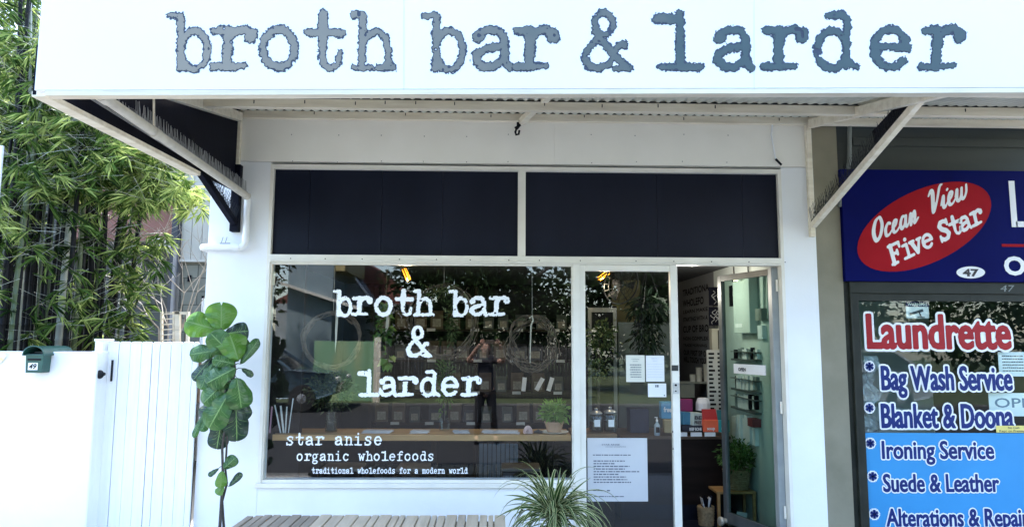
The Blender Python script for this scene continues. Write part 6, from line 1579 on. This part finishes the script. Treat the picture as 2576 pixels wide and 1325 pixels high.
# ochre patch of wall behind the fan
c = MB(); a = at(1540, 815, 3.4); b = at(1610, 700, 3.4); c.box(a.x, 3.4, a.z, b.x, 3.42, CE); o = obj('ochre_panel', c, mat('ochre_paint', (.13,.115,.05,1), (.17,.15,.07,1), 4, .7), None, (a.x, 3.4, a.z)); tag(o, 'ochre painted panel at the back of the shop behind the fan', 'panel')
c = MB(); a = at(1558, 905, 2.2); c.box(X_(1556, 900, 2.2), 2.2, FL, X_(1686, 900, 2.2), 2.25, Z_(1600, 810, 2.2)); o = obj('partition', c, mat('slate_green_partition', (.045,.062,.065,1), (.06,.08,.082,1), 3, .7), None, (X_(1620, 1000, 2.2), 2.2, FL)); tag(o, 'slate green partition behind the hanging plant', 'partition')
# ficus near jars
p = at(1500, 860, 1.7); t = thing('indoor_tree', 'small leaved indoor tree at the left edge of the fixed leaf', 'plant', (p.x, 1.7, FL))
c = MB(); foliage_ball(c, at(1512, 850, 1.7), .20, .24, 420, .055, .42, .6); foliage_ball(c, at(1500, 930, 1.7), .16, .14, 160, .055, .42, .6); obj('foliage', c, leaf_mat('ficus_leaf', (.012,.03,.012,1), (.05,.085,.035,1), (.22,.27,.13,1), .2), t)
c = MB(); c.tube([(p.x, 1.7, FL), (p.x+.02, 1.7, 1.0), (p.x+.03, 1.7, 1.7)], [.02, .016, .008], 7); obj('trunk', c, M_bark, t)
# filament pendant lamps
M_fil = emit_mat('glowing_filament', (1.0, .50, .07, 1), .24)
M_amber = glass_mat('amber_bulb_glass', (1.0, .80, .50, 1), 1.4)
for i, (u, v, tilt, Y, lab) in enumerate(((1022, 690, -.42, .9, 'lit filament pendant lamp above the larder window lettering'), (1519, 692, .95, 1.0, 'lit filament pendant lamp behind the fixed glazed leaf'))):
    p = at(u, v, Y); t = thing('pendant_lamp', lab, 'lamp', (p.x, Y, p.z), 'filament pendant lamps')
    ax = Vector((math.sin(tilt), 0, math.cos(tilt))); sdx = Vector((ax.z, 0, -ax.x))
    c = MB(); c.lathe([(.0, -.085), (.03, -.07), (.038, 0), (.030, .06), (.016, .085), (.016, .09)], p, 18, axis=ax); obj('bulb', c, M_amber, t, smooth=60)
    c = MB()
    for k in range(5):
        o_ = sdx*(.020*math.cos(k*1.25))+Vector((0, .020*math.sin(k*1.25), 0)); c.tube([p+o_-ax*.06, p+o_*1.1, p+o_+ax*.06], .0035, 6)
    obj('filament', c, M_fil, t)
    c = MB(); c.lathe([(.018, .086), (.02, .09), (.02, .13), (.006, .145), (0, .145)], p, 14, axis=ax); c.tube([p+ax*.14, p+ax*.2+Vector((0, 0, .06)), Vector((p.x+ax.x*.2, Y, CE))], .004, 6); obj('socket', c, M_black, t)
    ld = bpy.data.lights.new('lamp_or_fill_glow', 'POINT'); ld.energy = 2.2; ld.color = (1.0, .78, .50); ld.shadow_soft_size = .05
    lo_ = bpy.data.objects.new('lamp_or_fill_glow', ld); COL.objects.link(lo_); lo_.parent = t; lo_.location = (0, -.06, -.12)
for i, u in enumerate((1852, 1888)):  # added glowing squares stand for pendant lamps mirrored in the door pane
    p = at(u, (702, 697)[i], .95); t = thing('mirrored_lamp', ('left small warm glowing square standing for a lamp reflection in the door pane', 'right small warm glowing square standing for a lamp reflection in the door pane')[i], 'lamp', (p.x, .95, p.z), 'lamp reflections in the door pane')
    c = MB(); c.box(p.x-.018, .95, p.z-.02, p.x+.018, .98, p.z+.02); obj('glow_square', c, emit_mat('warm_reflection_glow', (1, .82, .5, 1), .6), t)
    c = MB(); c.tube([(p.x, 1.01, p.z), (p.x, 1.01, CE)], .006, 6); c.box(p.x-.02, .981, p.z-.022, p.x+.02, 1.02, p.z+.022); obj('mount', c, M_black, t)
    ld = bpy.data.lights.new('lamp_or_fill_glow', 'POINT'); ld.energy = 1.7; ld.color = (1.0, .92, .78); ld.shadow_soft_size = .04
    lo_ = bpy.data.objects.new('lamp_or_fill_glow', ld); COL.objects.link(lo_); lo_.parent = t; lo_.location = (-.55, .15, -.12)  # added fill light beside the squares, brightens the pale and menu walls
# ------------------------------------------------------------------ the street behind the camera (seen mirrored in the panes)
random.seed(77)
def V_(u, v, L):
    """place, on the street side, of something whose mirror image shows at (u, v) when it stands L metres from the glass"""
    p = at(u, v, L); return Vector((p.x, -L+.03, p.z))
M_tree = leaf_mat('street_tree_leaf', (.010,.024,.008,1), (.030,.060,.018,1), (.085,.13,.045,1), .2)
def street_tree(label, x, y, h, r, n=4200):
    t = thing('street_tree', label, 'tree', (x, y, 0), 'trees across the road')
    c = MB(); c.tube([(x, y, 0), (x+.1, y, h*.3), (x-.05, y+.05, h*.55), (x+.1, y, h*.85)], [.22, .17, .13, .04], 10)
    for k in range(7):
        a = k*.9; z = h*(.35+.06*k); c.tube([(x, y, z), (x+r*.4*math.cos(a), y+r*.4*math.sin(a), z+r*.3), (x+r*.75*math.cos(a), y+r*.75*math.sin(a), z+r*.45)], [.08, .05, .02], 6)
    obj('trunk', c, M_bark, t)
    c = MB()
    for k in range(13):
        a = random.uniform(0, 6.28); q = random.uniform(.1, .75); foliage_ball(c, (x+r*q*math.cos(a), y+r*q*math.sin(a), h*.46+random.uniform(-.75, .6)*r), r*.5, r*.45, n//9, .26, .5, random.uniform(.25, .6))
    obj('crown', c, M_tree, t)
    return t
street_tree('tall dark street tree mirrored behind the broth bar lettering', .6, -19, 9.5, 3.6)
street_tree('broad dark street tree mirrored at the right of the window', 4.6, -17, 8.5, 3.4)
street_tree('distant dark tree mirrored over the fixed leaf', 8.5, -22, 9, 3.6)
street_tree('tree beside the green boundary wall across the road', -2.2, -22, 7.5, 2.6)
street_tree('tree at the far left of the road mirrored in the dark reveal', -8.6, -16, 7, 2.6)
c = MB()
for k in range(46):
    foliage_ball(c, (-1.5+k*.75, -29+random.uniform(-1, 1), random.uniform(1.5, 8.0)), 1.8, 1.9, 260, .42, .55, random.uniform(.15, .45))
o = obj('wood_edge', c, M_tree, None, (6, -29, 0)); tag(o, 'dark mass of bushes and trees far behind the paling fence', 'trees', None, 'stuff')
for x_, y_, lab in ((-9.6, 8.6, 'dark tall tree rising behind the bamboo and the grey house'), (-12.6, 9.4, 'second dark tree behind the bamboo, farther from the house')):
    street_tree(lab, x_, y_, 12.5, 3.3, 3600)
# house across the road
hp = V_(905, 690, 24)
oh = thing('roadside_house', 'house with a red tiled roof and white gable across the road', 'house', (hp.x, hp.y-2, 0))
zr_ = hp.z+.35
c = MB(); c.box(hp.x-3.5, hp.y-6, 0, hp.x+2.2, hp.y, zr_-1.6); obj('wall', c, mat('weatherboard', (.30,.33,.34,1), (.36,.39,.4,1), 2, .7), oh)
c = MB(); c.prism([(hp.x-4.0, zr_-1.6), (hp.x+2.7, zr_-1.6), (hp.x-.2, zr_+.5)], 'y', hp.y-6.4, hp.y-.6); obj('roof', c, brickmat('red_roof_tile', (.16,.055,.04,1), (.22,.08,.06,1), (.07,.03,.025,1), .3, .25), oh)
gq = V_(880, 770, 22.5); c = MB(); gw_ = 1.0
c.prism([(gq.x-gw_, gq.z), (gq.x+gw_, gq.z), (gq.x, gq.z+1.35)], 'y', gq.y-2, gq.y); obj('gable', c, mat('grey_gable', (.22,.25,.26,1), (.28,.3,.31,1), 3, .7), oh)
c = MB(); c.bar((gq.x-gw_-.1, gq.y+.04, gq.z-.06), (gq.x, gq.y+.04, gq.z+1.4), .08, .16, upd=(0, 1, 0)); c.bar((gq.x+gw_+.1, gq.y+.04, gq.z-.06), (gq.x, gq.y+.04, gq.z+1.4), .08, .16, upd=(0, 1, 0)); obj('barge_board', c, M_decal, oh)
bq = V_(800, 700, 20); ob = thing('pale_block', 'pale blue grey building beside the tiled house across the road', 'building', (bq.x, bq.y-2, 0))
c = MB(); c.box(bq.x-1.1, bq.y-4, 0, bq.x+.55, bq.y, bq.z+3); obj('wall', c, mat('blue_grey_render', (.20,.27,.30,1), (.26,.33,.36,1), 2, .7), ob)
c = MB(); c.box(bq.x+.56, bq.y-4, bq.z+.3, bq.x+.95, bq.y-.1, bq.z+3); obj('yellow_bay', c, mat('ochre_render', (.42,.33,.13,1), (.48,.38,.17,1), 2, .7), ob)
c = MB(); c.bar((bq.x-1.3, bq.y+.2, bq.z-.2), (bq.x+1.7, bq.y+.2, bq.z-1.15), .5, .1); obj('awning', c, M_frame, ob)
ga = V_(785, 1010, 14); gb = V_(952, 858, 14)
c = MB(); c.box(ga.x, ga.y-.1, 0, gb.x, ga.y, gb.z); c2_ = c; o = obj('green_boundary_wall', c, mat('mossy_green_render', (.20,.34,.14,1), (.40,.48,.25,1), 1.3, .8, stretch=(2,1,.3), c3=(.25,.45,.27,1)), None, (ga.x, ga.y, 0)); tag(o, 'green stained boundary wall across the road mirrored in the left wreath', 'wall')
c = MB(); p = V_(947, 950, 13.6); c.box(p.x-.09, p.y-.1, 0, p.x+.09, p.y, V_(947, 848, 13.6).z); o = obj('gate_post', c, M_cream, None, (p.x, p.y, 0)); tag(o, 'cream timber post at the end of the green boundary wall', 'post')
c = MB(); fq0 = V_(965, 1000, 15); fq1 = V_(1480, 900, 15)
for k in range(60):
    x = fq0.x+(fq1.x-fq0.x)*k/60; c.box(x, fq0.y-.03, 0, x+(fq1.x-fq0.x)/60-.02, fq0.y, 1.5+.02*(k % 3))
o = obj('paling_fence', c, mat('dark_paling', (.035,.033,.03,1), (.06,.055,.05,1), 6, .8), None, (fq0.x, fq0.y, 0)); tag(o, 'dark timber paling fence across the road behind the photographer', 'fence')
# road and kerbs
g = MB(); g.box(-60, -13.2, -.4, 60, -3.35, -.045); struct('road', g, mat('asphalt', (.026,.026,.027,1), (.042,.042,.043,1), 30, .9, bump=.4, bscale=160))
g = MB(); g.box(-60, -3.349, -.4, 60, -3.201, -.002); g.box(-60, -13.35, -.4, 60, -13.201, -.002); struct('kerb', g, mat('kerb_stone', (.14,.135,.125,1), (.20,.195,.185,1), 4, .85), (0, -3.3, 0))
g = MB(); g.box(-60, -60, -.4, 60, -13.351, -.005); struct('verge', g, mat('dry_lawn', (.05,.075,.025,1), (.10,.12,.05,1), 3, .9))
# parked cars
def car(label, x, y, mbody, rz=0.0, sc=1.0):
    t = thing('parked_car', label, 'car', (0, 0, 0), 'cars parked along the road')
    prof_low = [(-2.15, .45), (-2.2, .70), (-2.05, .93), (-1.2, 1.0), (1.25, 1.05), (2.1, .98), (2.2, .75), (2.15, .40), (1.75, .32), (-1.75, .32)]
    c = MB(); secs = [(-.86, .93), (-.90, 1.0), (-.6, 1.01), (.6, 1.01), (.90, 1.0), (.86, .93)]; n = len(prof_low); vs = []
    for yy, k in secs: vs += [(px*k, yy, .32+(pz-.32)*(k if k < 1 else 1)) for px, pz in prof_low]
    fs = [(i*n+j, i*n+(j+1) % n, (i+1)*n+(j+1) % n, (i+1)*n+j) for i in range(len(secs)-1) for j in range(n)] + [tuple(range(n-1, -1, -1)), tuple((len(secs)-1)*n+j for j in range(n))]
    c.add(vs, fs); obj('body', c, mbody, t, smooth=40, bev=.04)
    cab = [(-1.05, 1.0), (-.35, 1.48), (1.35, 1.52), (2.0, 1.02)]; c = MB(); vs = []
    for yy, top in ((-.84, 0), (-.66, 1), (.66, 1), (.84, 0)):
        vs.append(yy)
    def cabv(yb, yt): return [(cab[0][0], yb, cab[0][1]), (cab[1][0], yt, cab[1][1]), (cab[2][0], yt, cab[2][1]), (cab[3][0], yb, cab[3][1])]
    a = cabv(-.84, -.66); b = cabv(.84, .66); c.add(a+b, [(0, 1, 2, 3), (7, 6, 5, 4), (0, 4, 5, 1), (2, 6, 7, 3)]); obj('windows', c, mat('dark_car_glass', (.01,.014,.018,1), (.015,.02,.024,1), 3, .08), t)
    c = MB(); c.box(-.42, -.68, 1.475, 1.42, .68, 1.55)
    for sy in (-1, 1):
        for (i, j) in ((0, 1), (2, 3)): p, q = (a if sy < 0 else b)[i], (a if sy < 0 else b)[j]; c.bar(Vector(p)+Vector((0, sy*.01, 0)), Vector(q)+Vector((0, sy*.01, 0)), .06, .07)
        c.bar((.45, sy*.85, 1.0), (.5, sy*.69, 1.5), .05, .06)
    obj('roof', c, mbody, t, bev=.02)
    for px in (-1.35, 1.35):
        for sy in (-1, 1):
            c = MB(); c.lathe([(.20, -.10), (.32, -.10), (.33, -.06), (.33, .06), (.32, .10), (.20, .10)], (px, sy*.80, .33), 24, axis=(0, 1, 0)); wh = obj('wheel', c, mat('tyre_rubber', (.012,.012,.012,1), (.02,.02,.02,1), 9, .8), t, smooth=40)
            c = MB(); c.lathe([(.2, 0), (.19, .02), (.05, .04), (0, .045)], (px, sy*.87, .33), 10, axis=(0, sy, 0)); obj('rim', c, mat('alloy_rim', (.45,.46,.47,1), (.55,.56,.57,1), 9, .3, metal=.7), wh)
    for sy in (-1, 1):
        c = MB(); c.box(-2.19, sy*.62-.17, .68, -2.0, sy*.62+.17, .84); obj('headlight', c, M_frame, t, bev=.02)
    t.location = (x, y, -.045); t.rotation_euler.z = rz
    return t
M_silver = mat('silver_car_paint', (.42,.44,.46,1), (.46,.48,.5,1), 2, .25, metal=.4, coat=.6)
M_teal = mat('blue_grey_car_paint', (.05,.09,.12,1), (.06,.11,.14,1), 2, .25, metal=.3, coat=.6)
car('silver wagon parked across the road, mirrored in the laundrette window', 8.6, -12.1, M_silver)
car('blue grey car parked across the road left of the photographer', -6.0, -12.1, M_teal, math.pi)

# ------------------------------------------------------------------ the photographer, standing behind the camera
def skin_body(name, joints, edges, mat_, parent, levels=2):
    me = bpy.data.meshes.new(name); off = wloc(parent)
    me.from_pydata([tuple(Vector(j[0])-off) for j in joints], edges, []); o = bpy.data.objects.new(name, me); COL.objects.link(o); o.parent = parent
    o.modifiers.new('skin', 'SKIN')
    for i, j in enumerate(joints):
        r = j[1]; me.skin_vertices[0].data[i].radius = (r, r) if not isinstance(r, tuple) else r
        me.skin_vertices[0].data[i].use_root = (i == 0)
    s = o.modifiers.new('subdivision', 'SUBSURF'); s.levels = levels; s.render_levels = levels
    me.materials.append(mat_)
    return o
PX, PY = -.17, -6.24
M_skin = mat('skin', (.42,.24,.17,1), (.50,.30,.22,1), 12, .5)
M_tee = mat('navy_tee_shirt', (.010,.010,.018,1), (.018,.018,.028,1), 30, .85)
M_legg = mat('black_leggings', (.006,.006,.010,1), (.010,.010,.014,1), 30, .7)
M_hair = mat('brown_hair', (.06,.03,.015,1), (.11,.06,.03,1), 30, .6, stretch=(8,8,1))
pr = thing('person', 'woman in a dark T-shirt and black leggings holding a phone up in both hands', 'person', (PX, PY, 0))
def J(x, y, z): return (PX+x, PY+y, z*1.0625-.045)
# one continuous body: 0 pelvis
jt = [(J(0, 0, .86), .135), (J(0, 0, 1.02), (.115, .09)), (J(0, .01, 1.20), (.14, .10)), (J(0, 0, 1.33), (.10, .075)), (J(0, .0, 1.40), .046), (J(0, .02, 1.47), .05),
      (J(-.17, 0, 1.32), .055), (J(-.31, .12, 1.30), .043), (J(-.11, .285, 1.56), .030), (J(-.085, .30, 1.585), .026),
      (J(.17, 0, 1.32), .055), (J(.31, .12, 1.30), .043), (J(.25, .285, 1.56), .030), (J(.235, .30, 1.585), .026),
      (J(-.09, 0, .80), .10), (J(-.11, .02, .46), .062), (J(-.13, -.01, .26), .055), (J(-.14, 0, .09), .036), (J(-.15, .12, .035), .036),
      (J(.09, 0, .80), .10), (J(.13, .02, .46), .062), (J(.16, -.01, .26), .055), (J(.18, 0, .09), .036), (J(.20, .12, .035), .036)]
eg = [(0, 1), (1, 2), (2, 3), (3, 4), (4, 5), (3, 6), (6, 7), (7, 8), (8, 9), (3, 10), (10, 11), (11, 12), (12, 13), (0, 14), (14, 15), (15, 16), (16, 17), (17, 18), (0, 19), (19, 20), (20, 21), (21, 22), (22, 23)]
skin_body('body', jt, eg, M_skin, pr)
skin_body('tee_shirt', [(J(0, 0, .76), (.175, .145)), (J(0, 0, .92), (.160, .135)), (J(0, 0, 1.06), (.142, .118)), (J(0, .01, 1.20), (.158, .118)), (J(0, 0, 1.335), (.11, .085)), (J(-.17, 0, 1.325), .070), (J(-.25, .06, 1.315), .062), (J(.17, 0, 1.325), .070), (J(.25, .06, 1.315), .062)], [(0, 1), (1, 2), (2, 3), (3, 4), (4, 5), (5, 6), (4, 7), (7, 8)], M_tee, pr)
skin_body('leggings', [(J(0, 0, .96), .150), (J(-.09, 0, .80), .108), (J(-.11, .02, .46), .070), (J(-.13, -.01, .26), .061), (J(-.14, 0, .11), .044), (J(.09, 0, .80), .108), (J(.13, .02, .46), .070), (J(.16, -.01, .26), .061), (J(.18, 0, .11), .044)], [(0, 1), (1, 2), (2, 3), (3, 4), (0, 5), (5, 6), (6, 7), (7, 8)], M_legg, pr)
# head with a face (facing the shop, +Y)
hc = Vector(J(0, .035, 1.50)); c = MB(); n = 24
prof = [(0, -.118), (.030, -.112), (.048, -.095), (.060, -.065), (.068, -.02), (.073, .03), (.070, .07), (.055, .10), (.03, .116), (0, .12)]
vs = []
for r_, h in prof:
    for j in range(n):
        a = 2*math.pi*j/n; x = r_*math.cos(a); y = r_*1.22*math.sin(a)
        if h < -.05 and y > 0: y *= 1.05
        bump_ = 0
        if y > .6*r_ and abs(x) < .014 and -.05 < h < .0: bump_ = .010
        vs.append((hc.x+x, hc.y+y+bump_, hc.z+h))
k = len(prof); c.add(vs, [(i*n+j, i*n+(j+1) % n, (i+1)*n+(j+1) % n, (i+1)*n+j) for i in range(k-1) for j in range(n)])
hd_o = obj('head', c, M_skin, pr, smooth=80)
ss_ = hd_o.modifiers.new('subdivision', 'SUBSURF'); ss_.levels = 1; ss_.render_levels = 1
fy_ = hc.y+.079
c = MB(); c.add([(hc.x, fy_+.008, hc.z+.012), (hc.x-.013, fy_+.006, hc.z-.034), (hc.x+.013, fy_+.006, hc.z-.034), (hc.x, fy_+.026, hc.z-.030), (hc.x, fy_-.01, hc.z-.044)], [(0, 1, 3), (0, 3, 2), (1, 4, 3), (3, 4, 2)]); obj('nose', c, M_skin, hd_o, smooth=80)
c = MB(); c.tube([(hc.x-.024, fy_-.012, hc.z-.064), (hc.x-.008, fy_+.002, hc.z-.062), (hc.x+.008, fy_+.002, hc.z-.062), (hc.x+.024, fy_-.012, hc.z-.064)], [.003, .006, .006, .003], 6); obj('mouth', c, mat('lips', (.30,.10,.09,1), (.36,.14,.12,1), 9, .4), hd_o, smooth=80)
for sx in (-1, 1):
    c = MB(); c.lathe([(0, -.012), (.009, -.006), (.012, 0), (.009, .006), (0, .012)], (hc.x+sx*.030, fy_-.006, hc.z+.002), 12); obj('eye', c, mat('eye', (.05,.04,.035,1), (.3,.3,.3,1), 60, .2), hd_o, smooth=80)
    c = MB(); c.lathe([(0, -.03), (.008, -.02), (.010, .01), (.006, .028), (0, .032)], (hc.x+sx*.074, hc.y, hc.z-.005), 10, sy=2.0); obj('ear', c, M_skin, hd_o, smooth=80)
c = MB(); vs = []; prf = [(.079, -.09), (.084, -.04), (.086, .02), (.082, .07), (.066, .105), (.036, .126), (0, .132)]
for r_, h in prf:
    for j in range(n):
        a = 2*math.pi*j/n; x = r_*math.cos(a); y = r_*1.2*math.sin(a)
        if h < .075 and y > -.2*r_: y = min(y, -.2*r_+.02) if h < .05 else min(y, r_*.75)
        vs.append((hc.x+x, hc.y+y-.004, hc.z+h))
k = len(prf); c.add(vs, [(i*n+j, i*n+(j+1) % n, (i+1)*n+(j+1) % n, (i+1)*n+j) for i in range(k-1) for j in range(n)])
c.lathe([(0, -.04), (.03, -.025), (.036, 0), (.028, .025), (0, .035)], (hc.x, hc.y-.10, hc.z+.06), 12); obj('hair', c, M_hair, pr, smooth=80)
# hands on the phone
ph_z = 1.615*1.0625-.045; ph_y = PY+.335
for sx, wx in ((-1, -.095), (1, .245)):
    w_ = Vector(J(wx+.0, .30, 1.585)); cxp = PX+.075; inn = 1 if cxp > w_.x else -1
    jt = [(w_, .024), (w_+Vector((inn*.018, .008, .030)), (.030, .016)), (w_+Vector((inn*.030, .012, .055)), (.030, .014))]; eg = [(0, 1), (1, 2)]
    for f in range(4):
        b0 = Vector((w_.x+inn*.030, ph_y-.018, ph_z-.034+.021*f)); b0.z = w_.z+.012+.019*f; ln = (.048, .056, .054, .044)[f]
        i0 = len(jt); jt += [(b0, .0095), (b0+Vector((inn*ln*.5, .030, .004)), .0085), (b0+Vector((inn*ln*.95, .034, .004)), .0072)]; eg += [(1 if f < 2 else 2, i0), (i0, i0+1), (i0+1, i0+2)]
    i0 = len(jt); tb = w_+Vector((inn*.020, -.006, .012)); jt += [(tb, .011), (tb+Vector((inn*.025, -.010, .020)), .010), (tb+Vector((inn*.040, -.004, .036)), .008)]; eg += [(0, i0), (i0, i0+1), (i0+1, i0+2)]
    skin_body('hand', jt, eg, M_skin, pr)
c = MB(); c.box(PX+.075-.078, ph_y-.004, ph_z-.036, PX+.075+.078, ph_y+.004, ph_z+.036)
o = obj('phone', c, mat('phone_case', (.10,.08,.06,1), (.14,.11,.09,1), 9, .4), None, (PX+.075, ph_y, ph_z), bev=.003); tag(o, 'phone held sideways in both hands by the woman', 'phone')
# fingers need both ends closed on the phone; shoes
for sx, fx_, fy2 in ((-1, -.145, .06), (1, .19, .06)):
    c = MB(); c.tube([J(fx_, -.05, .045), J(fx_+.002*sx, .03, .05), J(fx_+.008*sx, .12, .036), J(fx_+.010*sx, .17, .028)], [.036, .043, .042, .024], 12); obj('shoe', c, M_black, pr, smooth=60)
# ------------------------------------------------------------------ ground
g = MB(); g.box(-60, -3.2, -.3, 60, -.0, -.004); g.box(-60, .0, -.3, xL-.002, 7.1, -.004); g.box(5.5, .0, -.3, 60, 7.1, -.004); g.box(-60, 7.1, -.3, 60, 60, -.004); struct('ground', g, mat('concrete_footpath', (.34,.33,.31,1), (.42,.41,.38,1), 1.5, .85, bump=.2, bscale=80))
